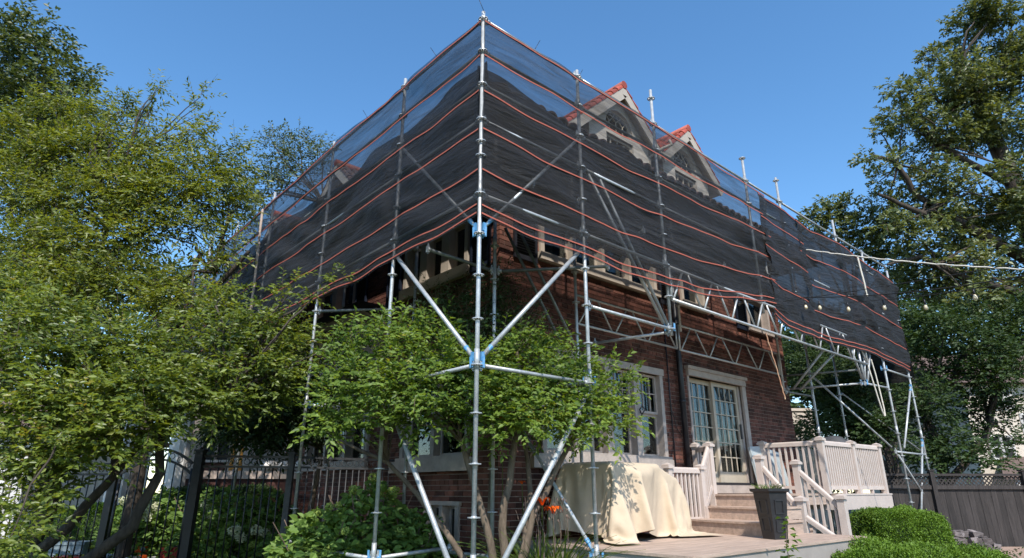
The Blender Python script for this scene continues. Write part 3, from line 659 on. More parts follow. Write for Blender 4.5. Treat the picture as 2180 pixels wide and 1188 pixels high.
net('debris_netting', 'see through dark mesh with orange webbing on the sunny side, right of the corner post', 'R', -.02, 7.2, zbR, ztR, 0, 'netR', S6, 220, 70, .085, 'debris netting sheets', 1.3, .55, posts=(0, 1.77, 3.62), sagp=(0, 1.77, 3.62, 6.6))
net('debris_netting', 'see through dark mesh with orange webbing on the shaded left side of the scaffold', 'L', -.02, 16.5, interp([(0, 4.50), (1.6, 4.48), (4.2, 4.46), (7, 4.44), (10, 4.1), (12.9, 3.6), (16.5, 3.3)]), interp([(0, 7.28), (1.85, 7.28), (4.3, 7.32), (7.6, 7.28), (9.3, 7.24), (11.4, 7.05), (12.9, 6.9), (16.5, 6.7)]), 0, 'netL', S6, 360, 70, .09, 'debris netting sheets', 4.7, -.5, posts=(0, 1.88, 4.25, 7.0), sagp=(0, 1.88, 4.25, 7.0, 9.3, 11.45))
S5 = [.02, .045, .32, .66, .975]
net('debris_netting', 'narrow opaque black sheet with short orange webbings beside the wide far sheet', 'R', 6.95, 8.72, interp([(6.95, 4.60), (7.4, 4.44), (8.72, 4.42)]), interp([(6.95, 7.16), (8.1, 7.12), (8.72, 7.02)]), 0, 'netF', [.02, .06, .29, .56, .80, .985], 60, 60, .09, 'debris netting sheets', 9.1, 1.6, posts=(8.0,))
net('debris_netting', 'wide opaque black sheet at the far right end with a loose hanging edge', 'R', 8.5, 14.15, interp([(8.5, 4.42), (9.5, 4.46), (11.3, 4.54), (12.6, 4.5), (14.15, 4.44)]), interp([(8.5, 7.04), (9.2, 6.99), (10.8, 7.12), (12.3, 7.0), (13.2, 6.98), (14.15, 6.86)]), 0, 'netF', [.02, .055, .24, .47, .72, .985], 150, 60, .10, 'debris netting sheets', 12.4, 1.3, posts=(10.8, 12.4))
net('inner_sheet', 'bunched black cloth sagging inside the netting under the eaves on the shaded side', 'L', .75, 12.5, interp([(.5, 5.5), (3, 5.3), (12.5, 5.5)]), interp([(.5, 7.05), (12.5, 7.05)]), 0, 'netF', [], 200, 40, .12, 'inner cloth under the eaves', 31., -.8)
for o in bpy.data.objects:
    if o.name == 'inner_sheet': o.location.x = .72; del o['group']
for sd__, u0_, u1_, tb, bb_, sdx, lab in (('R', .05, 7.3, [(0, 6.72), (1.0, 6.62), (1.9, 6.5), (2.8, 6.62), (3.7, 6.42), (5.0, 6.5), (6.5, 6.35), (7.3, 6.4)], [(0, 4.95), (1.8, 4.9), (3.6, 4.75), (5.5, 4.72), (7.3, 4.9)], 41., 'bunched second layer of dark mesh behind the sunny netting'),
        ('L', .05, 16.3, [(0, 6.75), (1.0, 6.68), (1.9, 6.6), (3.0, 6.7), (4.2, 6.6), (7, 6.8), (16.3, 6.3)], [(0, 4.95), (2, 4.8), (5, 4.7), (16.3, 3.9)], 51., 'bunched second layer of dark mesh behind the shaded netting')):
    o = net('inner_netting', lab, sd__, u0_, u1_, interp(bb_), interp(tb), 0, 'netI', [], 240 if sd__ == 'R' else 320, 60, .12, None, sdx, .8 if sd__ == 'R' else -.8, posts=())
    if sd__ == 'R': o.location.y = .20
    else: o.location.x = .20
# dark end sheet closing the far end
g_ = MB(); g_.quadgrid([[(14.16+.8*(1-j/20)*.35+.05*math.sin(i*.8+j*.3)+i*.03, -.03+i*.1, 4.35+(6.75-4.35)*j/20-.1*math.sin(i*.35)) for j in range(21)] for i in range(15)])
o = obj('debris_netting', g_, M['netF']); tag(o, 'shaded black mesh hanging round the far end of the scaffold', 'netting', 'debris netting sheets')

# ================================================================ ropes and cables
def cat_(p, q, sag, n=24, wob=0.):
    p = Vector(p); q = Vector(q); return [p.lerp(q, i/n)+Vector((wob*math.sin(i*1.7), wob*math.cos(i*2.3), -sag*4*(i/n)*(1-i/n)+wob*math.sin(i*1.3))) for i in range(n+1)]
t = MB(); t.path(cat_((8.69, -.12, 6.36), (8.66, -3.6, 4.96), .06, 60, .006), .013, 6); tag(obj('rope', t, M['rope']), 'white rope stretched from the far netting out to the right edge', 'rope')
t = MB(); t.path([(11.67, -.12, 6.95), (11.69, -.13, 6.6), (11.72, -.14, 6.3), (11.75, -.13, 6.02)], .022, 6); t.lathe([(.0, -.05), (.03, -.04), (.035, .0), (.0, .03)], (11.75, -.13, 6.0), 8); tag(obj('rope_end', t, M['rope']), 'short pale strap hanging down the far black sheet under the white rope', 'strap')
t = MB(); pts = [Vector((6.37, -.1, 4.17)), Vector((6.45, -.1, 3.9)), Vector((6.60, -.1, 3.55)), Vector((6.73, -.1, 3.17)), Vector((6.76, -.1, 3.05))]; pts = [pts[0].lerp(pts[2], i/8)+Vector((.012*math.sin(i*2.2), 0, .0)) for i in range(8)]+[pts[2].lerp(pts[4], i/8)+Vector((.012*math.sin(i*2.7+1), 0, 0)) for i in range(9)]; t.path(pts, .010, 6)
tag(obj('rope', t, M['roped']), 'thin orange and white rope hanging under the lattice beam', 'rope')
t = MB(); lp = [(11.27, -.02, 4.26), (11.32, -.04, 3.95), (11.42, -.05, 3.55), (11.5, -.06, 3.25), (11.57, -.06, 3.13), (11.64, -.06, 3.14), (11.68, -.05, 3.3), (11.66, -.04, 3.7), (11.62, -.03, 4.1), (11.55, -.02, 4.42)]
t.path(lp, .016, 6); tag(obj('rope', t, M['rope']), 'pale rope hanging in a long loop from the far end of the beam', 'rope')
t = MB(); t.path([(-.13, 7.24, 7.15), (-.13, 7.2, 6.5), (-.12, 7.14, 5.8), (-.12, 7.1, 5.0), (-.12, 7.09, 4.7)], .026, 8)
for z in (6.35, 6.28, 6.2): t.tube((-.16, 7.2, z), (-.09, 7.19, z+.02), .03, 6)
tag(obj('pole', t, M['coping']), 'tall pale wooden pole tied outside the shaded left netting', 'pole')
sl_ = thing('string_lights', 'string of round bulbs on black cable crossing in front of the far netting', 'string lights', (8.0, -.2, 5.1))
c1 = cat_((8.0, -.14, 5.16), (6.75, -3.9, 4.38), .10, 40); t = MB(); t.path(c1, .009, 5); obj('cable', t, M['cable'], sl_)
t = MB(); t.path(cat_((7.2, -.12, 4.92), (6.6, -3.9, 4.52), .02, 20), .006, 5); obj('cable', t, M['cable'], sl_)
t = MB(); t.path(cat_((7.7, -1.1, 4.78), (6.7, -3.9, 4.30), .05, 20), .006, 5); obj('cable', t, M['cable'], sl_)
for (x, y, z) in ((7.985, -.2, 5.08), (7.879, -.5, 4.98), (7.72, -1.05, 4.80), (7.52, -1.69, 4.65), (7.3, -2.34, 4.47), (7.05, -3.05, 4.42)):
    t = MB(); t.tube((x, y, z), (x, y, z-.10), .014, 8); b = obj('socket', t, M['black'], sl_)
    t = MB(); t.lathe([(0.012, -.09), (.026, -.115), (.033, -.145), (.026, -.172), (.0, -.185)], (x, y, z), 10); obj('bulb', t, M['bulb'], b)

# ================================================================ wooden deck, steps and railings
deck = thing('wooden_deck', 'tan composite deck with steps and pale balustrades in front of the sliding door', 'deck', (5.0, 0, G))
PZ, Z1, Z2, Z3 = .92, 1.11, 1.30, 1.49
def boards(poly_y0, poly_y1, x0f, x1f, z, w=.14, th=.03, name='board', m='deck'):
    y = poly_y0
    while y < poly_y1-.02:
        y2 = min(y+w-.006, poly_y1); t = MB()
        t.prism([(x0f(y), y), (x1f(y), y), (x1f(y2), y2), (x0f(y2), y2)], z-th, z); obj(name, t, M[m], deck); y += w
boards(-1.16, 1.5, lambda y: 1.90, lambda y: 6.35+.0*y, PZ)
t = MB(); t.bb(1.86, 6.35, -1.20, -1.166, PZ-.03, PZ+.001); t.bb(1.86, 1.896, -1.166, 1.5, PZ-.03, PZ+.001); obj('edge_board', t, M['deck'], deck)
t = MB(); t.bb(1.88, 6.35, -1.18, -1.15, PZ-.26, PZ-.031); t.bb(1.88, 1.91, -1.15, 1.5, PZ-.26, PZ-.031); obj('fascia', t, M['fascia'], deck)
for x in (2.0, 3.5, 5.0, 6.2): t = MB(); t.bb(x, x+.1, -1.1, -1.0, G-.05, PZ-.26); obj('leg', t, M['fascia'], deck)
xs = lambda xa, xb: (lambda y: xa+(xb-xa)*(1.35-y)/1.8)      # slightly skewed nosing line
for (z, xa, xb, y0, xr) in ((Z1, 5.38, 5.0, -.28, 6.35), (Z2, 5.84, 5.55, -.1, 6.75), (Z3, 6.22, 6.0, .30, 8.95)):
    f = xs(xa, xb); n = 0
    t = MB(); t.prism([(f(1.5), 1.5), (f(y0), y0), (f(y0)+.03, y0), (f(1.5)+.03, 1.5)], z-.19, z-.031); t.prism([(f(y0)+.03, y0), (xr, y0), (xr, y0+.03), (f(y0)+.03, y0+.03)], z-.19, z-.031); obj('riser', t, M['deck'], deck)
    # boards run along the nosing
    xx = 0.
    while xx < .62 if z < Z3 else xx < .3:
        t = MB(); a = xx-.025 if xx == 0 else xx; b = xx+.14-.006
        t.prism([(f(1.5)+a, 1.5), (f(y0-.02)+a, y0-.02), (f(y0-.02)+b, y0-.02), (f(1.5)+b, 1.5)], z-.03, z); obj('tread_board', t, M['deck'], deck); xx += .14
    y = y0-.02
    while y < 1.55:
        t = MB(); x0_ = (f(y)+xx+.0); t.prism([(x0_, y), (xr, y), (xr, y+.134), (f(y+.134)+xx, y+.134)], z-.031, z-.001); obj('board', t, M['deck'], deck); y += .14
# right hand part of the upper deck
y = .14
while y < 1.6:
    t = MB(); t.bb(8.955, 11.6, y, y+.134, Z3-.031, Z3-.001); obj('board', t, M['deck'], deck); y += .14
t = MB(); t.bb(8.8, 11.62, .09, .135, Z3-.03, Z3); obj('edge_board', t, M['vinyl'], deck); t = MB(); t.bb(8.82, 11.6, .10, .13, Z3-.29, Z3-.031); t.bb(8.82, 8.85, .13, 1.5, Z3-.29, Z3-.031); t.bb(11.57, 11.6, .13, 1.5, Z3-.29, Z3-.031); obj('fascia', t, M['vinyl'], deck)
for x in (9.2, 11.3): t = MB(); t.bb(x, x+.1, .3, .4, G-.05, Z3-.29); obj('leg', t, M['fascia'], deck)
# flight down to the garden
for k, (z, yy) in enumerate(((.93, .12), (.75, -.14), (.57, -.40))):
    t = MB(); t.bb(6.96, 7.62, yy-.03, yy+.27, z-.03, z); obj('tread_board', t, M['deck'], deck); t = MB(); t.bb(6.96, 7.62, yy, yy+.02, z-.18, z-.031); obj('riser', t, M['deck'], deck)
def post(x, y, z0, z1, w=.105):
    t = MB(); t.bb(x-w/2, x+w/2, y-w/2, y+w/2, z0, z1-.09); o = obj('post', t, M['vinyl'], deck)
    t = MB(); c = w/2; 
    for (e, a, b) in ((.004, -.13, -.10), (.028, -.09, -.05), (.016, -.05, -.035)): t.bb(x-c-e, x+c+e, y-c-e, y+c+e, z1+a, z1+b)
    b0 = len(t.v); e = c+.02
    t.v += [(x-e, y-e, z1-.035), (x+e, y-e, z1-.035), (x+e, y+e, z1-.035), (x-e, y+e, z1-.035), (x, y, z1)]
    for f in ((0,1,4),(1,2,4),(2,3,4),(3,0,4),(3,2,1,0)): t.f.append(tuple(b0+i for i in f)); t.sm.append(False)
    obj('post_cap', t, M['vinyl'], o)
def rail(p, q, zb0, zt0, zb1, zt1, n, gap=.06):
    p = Vector((*p, 0)); q = Vector((*q, 0)); d = (q-p).normalized(); a = p+d*gap; b = q-d*gap
    up = Vector((0, 0, 1))
    t = MB(); t.bar(a+up*(zt0-.02), b+up*(zt1-.02), .075, .05)
    R_ = []; 
    t.path([a+up*(zt0+.012), b+up*(zt1+.012)], .036, 10); obj('top_rail', t, M['vinyl'], deck)
    t = MB(); t.bar(a+up*zb0, b+up*zb1, .05, .07); obj('bottom_rail', t, M['vinyl'], deck)
    for i in range(n):
        u = (i+.5)/n; c = a.lerp(b, u); z0 = zb0+(zb1-zb0)*u; z1 = zt0+(zt1-zt0)*u
        t = MB(); t.bar(c+up*(z0+.03), c+up*(z1-.04), .036, .036, up=tuple(d)); obj('baluster', t, M['vinyl'], deck)
E_, J_, K_, M_ = (8.86, 1.5), (8.86, .30), (10.15, .22), (11.42, .16)
for (x, y), z in ((E_, 2.55), (J_, 2.57), (K_, 2.55), (M_, 2.55)): post(x, y, Z3, z, .11)
rail(E_, J_, 1.60, 2.44, 1.60, 2.44, 9); rail(J_, K_, 1.60, 2.44, 1.60, 2.44, 13); rail(K_, M_, 1.60, 2.44, 1.60, 2.44, 13); rail(M_, (11.45, 1.6), 1.6, 2.44, 1.6, 2.44, 10)
for c in (K_, M_, (10.8, .2), (9.5, .24)): t = MB(); t.bb(c[0]-.03, c[0]+.03, c[1]-.03, c[1]+.03, Z3, 1.57); obj('foot_block', t, M['vinyl'], deck)
Fp, Hp, Gp, Ip = (6.95, .62), (7.7, .31), (6.9, -.05), (7.66, -.40)
post(*Fp, Z3-.4, 2.17, .11); post(*Hp, Z3-.4, 2.09, .11); post(*Gp, G, 1.47, .11); post(*Ip, G, 1.50, .12)
rail(Fp, Gp, 1.2, 1.93, .62, 1.28, 5); rail(Hp, Ip, 1.12, 1.86, .60, 1.30, 5)
rail(Gp, (6.86, -.95), .75, 1.12, .45, .6, 4)
Ap, Bp, Cp, Dp = (4.86, 1.12), (5.74, 1.08), (6.2, 1.15), (6.42, 1.56)
post(*Ap, PZ, 1.98, .10); post(*Bp, PZ, 1.98, .10); post(*Cp, Z3-.3, 2.38, .10); post(*Dp, Z3, 2.40, .10)
rail(Ap, Bp, 1.10, 1.87, 1.10, 1.87, 7); rail(Bp, Cp, 1.22, 1.88, 1.62, 2.26, 5, .055); rail(Cp, Dp, 1.65, 2.27, 1.65, 2.27, 2)
t = MB(); t.prism([(5.7, 1.0), (6.25, 1.06), (6.25, 1.10), (5.7, 1.04)], PZ, 1.3); obj('stringer', t, M['vinyl'], deck)

# ---- canvas cover
NCX, NCY = 64, 48
CLOTH = [-253,-820,24,-240,-767,24,-222,-716,24,-203,-665,24,-184,-614,27,-159,-565,24,-132,-518,24,-106,-471,32,-78,-435,62,-24,-433,49,18,-456,24,72,-459,25,24,-438,41,-22,-416,60,-61,-385,81,-9,-369,82,45,-376,81,96,-398,78,105,-344,80,100,-290,82,
98,-235,84,86,-182,86,70,-130,90,54,-79,93,27,-31,97,36,24,99,43,78,103,57,130,105,80,180,107,80,235,110,66,288,114,13,278,120,-39,263,129,-92,252,138,-83,303,119,-31,312,102,-5,356,84,-35,400,69,-81,426,56,-109,471,43,
-115,524,29,-101,577,24,-81,628,24,-60,679,24,-37,729,24,9,759,24,57,785,24,106,810,24,-200,-834,24,-193,-784,46,-172,-735,35,-158,-683,48,-136,-640,24,-111,-592,23,-84,-544,24,-58,-497,24,-30,-453,42,-13,-466,92,16,-498,59,70,-495,66,
29,-467,87,-14,-440,108,-51,-407,131,-8,-374,137,43,-393,134,97,-400,132,98,-346,135,108,-292,136,94,-238,139,92,-184,141,74,-133,144,49,-84,148,30,-33,152,32,21,154,50,73,157,67,125,160,79,178,162,84,232,165,73,286,168,18,291,173,
-36,285,180,-88,271,189,-69,318,170,-17,325,154,-6,375,136,-43,412,122,-90,436,109,-112,484,96,-79,519,70,-54,563,49,-31,607,28,-9,657,24,-16,696,61,33,717,50,82,739,38,130,760,24,-146,-841,24,-143,-787,24,-131,-754,66,-109,-709,43,
-87,-664,24,-62,-616,24,-39,-570,40,-46,-524,69,-66,-474,77,-33,-517,86,16,-537,98,65,-519,115,51,-472,137,3,-455,158,-38,-427,181,-8,-382,191,43,-401,188,98,-403,187,103,-348,189,100,-294,191,104,-240,193,98,-185,196,76,-136,199,56,-85,203,
32,-36,206,39,18,209,44,72,211,63,123,214,79,175,217,84,229,220,77,283,223,24,296,228,-29,288,234,-83,291,240,-55,333,220,-3,339,205,-9,391,188,-56,416,175,-100,446,162,-83,494,142,-80,544,119,-52,586,99,-5,599,76,-45,633,58,
9,647,60,50,668,31,100,688,24,151,709,24,-91,-844,24,-88,-790,24,-85,-738,41,-72,-706,84,-42,-672,53,-71,-631,74,-90,-585,52,-98,-537,77,-54,-520,105,-15,-493,132,2,-542,150,54,-539,165,66,-490,187,21,-468,208,-23,-445,230,-9,-394,244,
44,-407,243,98,-405,242,107,-351,244,106,-296,246,107,-242,248,102,-187,250,85,-135,253,60,-87,257,35,-39,261,41,15,264,43,70,266,60,121,269,80,172,272,84,226,274,81,281,277,30,299,282,-23,311,283,-76,310,291,-41,347,272,10,357,255,
-29,392,240,-59,436,227,-100,468,213,-91,517,191,-74,564,170,-28,584,148,-34,626,114,7,633,78,22,598,39,70,617,24,121,638,24,171,658,24,-36,-847,24,-33,-793,30,-32,-738,25,-24,-696,59,-13,-659,97,-20,-616,64,-61,-601,96,-98,-569,121,
-82,-526,152,-43,-499,179,4,-517,199,40,-554,216,71,-513,236,45,-469,258,-5,-459,280,-11,-408,297,44,-406,297,98,-406,297,103,-352,299,97,-298,300,107,-244,302,100,-190,305,92,-136,308,61,-91,312,39,-41,316,32,13,318,43,67,321,58,119,324,
80,169,326,84,224,329,81,278,332,26,277,332,-14,313,337,-66,328,342,-28,361,323,17,384,302,-27,415,290,-76,438,280,-93,488,263,-84,537,242,-47,569,218,-39,616,191,2,624,155,33,602,116,51,570,76,92,570,40,141,587,24,192,607,24,
19,-849,24,21,-795,24,23,-740,24,24,-687,35,24,-639,61,15,-609,106,-27,-596,139,-77,-598,163,-88,-556,197,-64,-517,226,-16,-513,250,20,-551,267,69,-536,286,62,-486,308,15,-470,330,-10,-426,350,44,-416,351,98,-408,352,89,-354,352,102,-301,354,
108,-247,357,97,-193,360,95,-139,362,68,-92,366,44,-43,370,35,10,373,42,64,376,63,115,378,79,166,381,84,221,384,80,275,387,26,268,386,-9,310,391,-51,345,393,-2,355,371,15,404,353,-37,419,344,-76,455,332,-80,507,313,-68,555,291,
-43,596,265,-3,612,232,33,598,193,60,573,153,84,545,113,123,541,75,163,539,38,212,557,24,74,-851,24,76,-796,24,78,-742,24,75,-697,55,38,-681,92,20,-654,136,-9,-631,176,-55,-626,205,-75,-588,240,-75,-545,272,-39,-514,299,3,-543,318,
54,-550,337,78,-506,357,42,-470,378,0,-443,401,41,-407,405,95,-408,407,81,-355,406,95,-302,409,108,-249,412,95,-196,414,98,-142,417,72,-94,421,47,-46,425,37,8,428,41,62,431,67,110,433,72,165,435,84,218,439,80,272,442,26,264,441,
-16,299,444,-30,352,443,17,367,421,9,419,406,-43,429,397,-70,475,383,-63,525,362,-44,569,338,-8,598,308,31,592,270,55,564,230,81,537,190,119,528,151,159,532,115,200,533,79,194,506,32,129,-853,24,130,-798,24,126,-750,48,89,-738,87,
56,-720,127,24,-700,166,-5,-677,206,-34,-654,246,-54,-617,282,-67,-577,316,-57,-533,347,-8,-526,369,34,-554,388,78,-528,407,62,-480,428,17,-459,450,39,-410,460,93,-407,462,78,-355,461,105,-308,463,103,-253,466,94,-199,469,100,-145,472,75,-97,476,
50,-49,480,40,5,483,41,59,485,59,111,487,83,160,490,84,215,493,80,269,497,26,260,496,-8,303,499,-7,357,493,34,385,471,2,428,460,-49,443,450,-57,493,433,-42,541,410,-12,577,383,28,585,347,54,559,307,80,532,267,118,528,229,
158,530,190,195,514,153,179,491,107,155,478,59,177,-828,24,149,-821,70,160,-770,87,123,-758,125,89,-742,165,58,-721,204,36,-688,241,5,-666,282,-15,-630,318,-43,-604,357,-58,-565,392,-30,-526,419,16,-546,439,67,-546,458,77,-497,479,35,-473,501,
38,-420,514,91,-407,517,75,-355,516,107,-311,518,94,-257,520,100,-203,524,102,-148,527,73,-102,531,53,-51,534,44,3,537,42,57,540,57,110,542,84,157,544,84,211,548,80,265,551,26,258,551,4,308,552,17,361,542,42,404,522,-9,421,513,
-45,461,502,-40,511,482,-15,552,456,24,573,424,59,559,384,79,528,344,118,531,306,157,527,268,183,499,229,163,480,182,136,471,134,109,468,87,198,-777,28,174,-772,77,194,-790,125,156,-780,163,123,-763,203,92,-741,242,65,-713,280,46,-678,317,
20,-648,356,-5,-619,394,-32,-591,433,-42,-550,467,3,-528,489,49,-548,510,92,-519,527,63,-478,548,39,-433,567,87,-407,572,73,-355,571,108,-313,572,102,-259,575,93,-206,578,103,-152,582,84,-101,585,57,-54,589,54,1,591,44,54,595,56,108,597,
86,153,599,85,208,603,79,262,606,24,262,606,24,316,602,51,360,585,36,412,575,-15,430,567,-34,479,553,-15,524,529,20,553,499,60,556,461,79,524,421,118,530,383,155,520,345,167,487,303,143,475,256,116,471,209,89,474,162,64,484,114,
194,-722,31,202,-725,85,199,-737,138,192,-749,191,165,-758,237,130,-753,279,99,-733,319,73,-704,357,52,-671,394,25,-643,433,6,-606,470,-21,-579,509,-19,-534,540,31,-540,561,82,-533,579,92,-482,595,52,-452,617,82,-408,626,71,-354,626,110,-316,627,
102,-262,630,90,-209,633,102,-156,637,88,-103,640,62,-55,644,66,-1,645,50,51,649,56,106,652,87,150,654,85,204,657,75,258,661,24,277,658,56,319,647,61,373,637,28,415,630,-17,444,620,-13,495,601,18,529,573,57,545,538,77,517,496,
117,528,460,151,510,422,149,477,378,122,472,331,95,474,283,69,482,236,44,492,188,18,498,141,154,-685,39,153,-700,93,167,-694,146,173,-699,200,177,-707,254,167,-722,305,142,-732,353,109,-722,395,81,-696,434,60,-663,471,37,-630,509,13,-600,547,
-8,-566,584,13,-522,609,63,-529,630,107,-499,645,77,-458,665,61,-408,677,69,-354,681,111,-319,682,102,-266,685,89,-213,688,102,-160,691,88,-107,695,66,-57,698,71,-3,700,56,49,704,55,103,707,87,147,709,85,201,712,54,245,710,26,291,711,
65,328,701,59,381,692,15,412,683,-6,461,671,17,504,646,54,528,614,71,502,569,113,518,537,144,497,498,127,471,453,101,476,405,76,486,358,50,490,310,23,496,263,-3,498,215,-30,495,168,104,-663,47,109,-669,100,116,-672,154,128,-668,208,
131,-678,261,142,-674,314,150,-680,368,149,-696,421,123,-701,468,90,-686,510,68,-653,548,51,-614,583,29,-582,621,9,-547,658,44,-512,680,96,-509,698,109,-458,710,81,-414,729,74,-361,736,111,-322,736,102,-269,740,89,-216,743,102,-163,746,91,-110,749,
70,-59,753,78,-6,754,64,47,758,55,101,762,86,146,764,71,198,765,69,253,762,37,296,765,71,337,754,54,388,746,13,424,737,17,475,719,51,506,689,63,481,642,104,506,614,132,481,574,105,470,527,81,482,480,55,489,432,29,493,385,
2,492,337,-24,487,289,-46,475,241,-63,458,192,95,-609,54,90,-618,108,86,-627,161,84,-636,215,87,-645,269,93,-652,323,100,-657,377,109,-660,431,132,-648,479,134,-660,532,110,-662,581,84,-636,622,64,-601,659,46,-565,695,29,-527,730,77,-510,750,
112,-470,764,108,-417,776,82,-371,789,112,-325,791,92,-274,794,93,-220,798,104,-166,801,87,-114,804,75,-61,808,84,-8,809,75,46,812,58,97,816,80,147,818,85,201,818,76,255,817,48,301,818,76,347,808,42,389,800,24,439,788,48,481,764,
55,458,715,91,490,688,113,463,647,85,477,602,59,481,554,33,479,506,9,472,457,-10,461,407,-24,447,356,-24,434,303,-22,426,249,-21,423,194,150,-606,59,145,-617,112,136,-607,166,130,-606,220,122,-604,274,115,-602,328,107,-603,382,98,-607,436,
92,-612,490,103,-615,543,134,-614,588,132,-619,642,109,-607,690,85,-579,730,65,-545,768,55,-502,800,101,-478,817,116,-427,829,93,-379,842,112,-329,846,93,-278,849,102,-224,852,104,-170,856,87,-118,859,83,-64,862,90,-10,863,84,45,866,69,97,870,
67,151,872,85,202,873,82,257,871,61,307,871,77,358,863,44,401,854,44,453,838,47,433,788,78,471,763,95,444,718,66,452,672,46,445,622,34,435,570,28,426,516,27,421,462,29,422,407,31,444,357,31,431,304,32,430,249,33,419,195,
203,-598,66,198,-607,119,190,-603,173,184,-610,227,176,-611,282,168,-610,336,161,-608,390,153,-608,444,144,-601,497,132,-568,540,124,-560,593,129,-565,648,147,-569,699,134,-569,753,110,-551,798,88,-522,839,82,-476,869,118,-440,883,115,-386,892,112,-332,900,
96,-281,904,107,-228,907,104,-173,910,93,-120,914,93,-66,916,90,-12,919,92,43,920,81,96,924,83,150,924,76,204,927,78,258,927,72,312,926,74,369,919,55,414,907,79,416,858,80,458,823,61,424,784,61,405,734,66,397,680,71,397,626,
76,400,571,79,406,517,81,412,463,83,422,409,85,442,358,86,428,305,87,428,250,88,420,196,258,-594,73,251,-593,127,245,-598,181,238,-601,235,228,-595,289,221,-596,343,214,-600,397,207,-600,451,197,-588,504,185,-557,547,173,-534,596,162,-520,648,
154,-515,702,151,-517,757,155,-522,811,138,-514,862,116,-494,908,107,-450,941,109,-394,950,107,-340,956,108,-286,959,108,-232,962,106,-177,966,105,-123,968,104,-68,970,102,-13,972,100,41,975,98,96,976,97,151,978,95,205,980,93,260,982,90,316,982,
86,378,979,99,411,934,111,444,893,104,415,848,110,409,794,115,411,739,119,412,685,120,423,631,122,430,577,125,434,522,130,437,468,135,439,414,140,440,360,141,434,306,142,428,251,143,416,198,310,-577,80,304,-584,134,296,-581,188,289,-584,242,
282,-587,296,275,-590,350,266,-583,404,260,-588,458,250,-574,510,238,-551,558,226,-529,606,215,-508,656,204,-493,708,194,-483,760,183,-475,814,173,-474,868,161,-477,924,147,-460,983,144,-400,994,147,-344,994,148,-288,996,149,-233,998,150,-178,999,150,-123,999,
150,-68,1000,149,-13,1000,149,42,1000,149,97,999,148,152,999,147,207,998,146,262,996,144,317,997,142,377,998,145,422,965,152,416,906,157,426,853,161,429,798,165,432,744,169,434,689,173,434,635,177,435,580,180,428,526,184,430,471,186,421,418,
190,417,363,193,417,309,196,418,254,197,424,199,364,-569,88,357,-569,142,349,-571,196,342,-570,250,335,-573,304,328,-576,358,322,-581,412,313,-577,466,303,-561,517,291,-538,565,279,-516,614,269,-503,666,258,-493,718,247,-485,771,237,-478,824,227,-470,877,
218,-474,933,208,-457,986,204,-401,1000,204,-343,995,205,-288,994,205,-233,994,205,-178,994,205,-123,994,205,-68,994,204,-13,994,204,42,994,204,97,994,203,152,994,202,207,994,202,262,994,201,317,994,200,373,995,203,419,966,207,418,910,212,418,855,
215,420,801,219,421,747,222,421,693,226,422,638,230,422,584,234,422,530,238,421,475,241,424,421,244,427,366,246,430,312,246,439,257,250,440,203,418,-564,95,410,-559,149,402,-558,203,396,-563,257,387,-559,311,380,-560,365,374,-565,419,366,-566,473,
355,-546,523,344,-526,572,333,-512,624,322,-503,677,311,-500,730,299,-498,783,286,-499,836,280,-480,887,271,-469,940,262,-453,990,260,-397,996,260,-342,995,260,-287,994,260,-233,994,260,-178,994,260,-123,994,259,-68,994,259,-13,994,259,42,994,259,97,994,
258,152,994,258,206,994,257,261,994,256,316,994,256,371,996,258,419,970,261,423,914,264,432,860,267,437,805,270,440,751,272,443,696,275,447,642,278,449,587,280,451,533,283,453,479,287,455,424,290,455,370,294,457,315,299,452,261,300,460,207,
472,-571,104,464,-563,157,456,-554,210,449,-550,265,441,-549,319,433,-549,373,426,-551,427,419,-553,480,408,-531,529,397,-521,582,387,-517,636,375,-516,689,362,-517,742,347,-523,794,338,-512,847,329,-502,900,318,-493,953,317,-450,986,316,-396,995,315,-341,994,
315,-286,994,315,-232,994,315,-177,994,314,-122,994,314,-67,994,314,-13,994,314,42,994,313,97,994,313,152,994,313,207,994,312,261,994,312,316,994,311,371,998,313,419,971,315,426,916,318,424,862,321,427,807,323,430,753,326,432,698,329,436,644,
331,438,590,335,445,536,337,444,481,341,456,427,345,461,373,348,466,319,351,469,265,354,473,210,514,-604,115,507,-595,168,493,-595,221,495,-578,273,493,-565,327,487,-557,381,480,-549,434,472,-541,488,461,-538,541,449,-536,594,437,-536,647,424,-536,701,
409,-543,753,398,-539,806,387,-533,859,375,-529,912,373,-494,954,372,-448,984,371,-395,996,370,-341,994,370,-286,994,370,-231,994,370,-176,994,370,-122,994,369,-67,994,369,-12,994,369,42,994,368,97,994,368,152,994,368,207,994,367,261,994,367,316,994,
367,371,999,368,419,973,370,430,919,372,433,864,375,430,810,378,429,755,380,437,701,383,429,646,386,433,592,388,431,537,391,433,483,393,437,429,396,442,374,399,446,320,402,449,266,404,451,212,538,-652,126,525,-646,179,533,-632,231,527,-621,285,
523,-610,338,521,-599,392,517,-588,445,511,-578,499,506,-567,552,497,-561,606,486,-556,659,474,-554,713,461,-557,765,447,-560,818,434,-559,871,429,-536,920,427,-489,948,427,-447,983,426,-394,995,425,-340,994,425,-285,994,425,-231,994,425,-176,994,424,-121,994,
424,-67,994,424,-12,994,424,43,994,423,98,994,423,152,994,423,207,994,422,261,994,422,316,994,422,371,1000,423,420,975,425,434,922,428,430,867,430,435,812,433,436,758,435,431,703,438,431,649,441,432,594,443,435,540,446,434,486,448,433,431,
450,434,377,453,436,322,455,438,268,458,441,213,544,-706,137,549,-695,190,541,-685,243,537,-674,296,536,-662,350,531,-651,403,530,-640,457,523,-630,510,522,-619,564,525,-606,617,523,-595,670,518,-585,724,510,-578,777,497,-580,830,484,-577,883,483,-531,913,
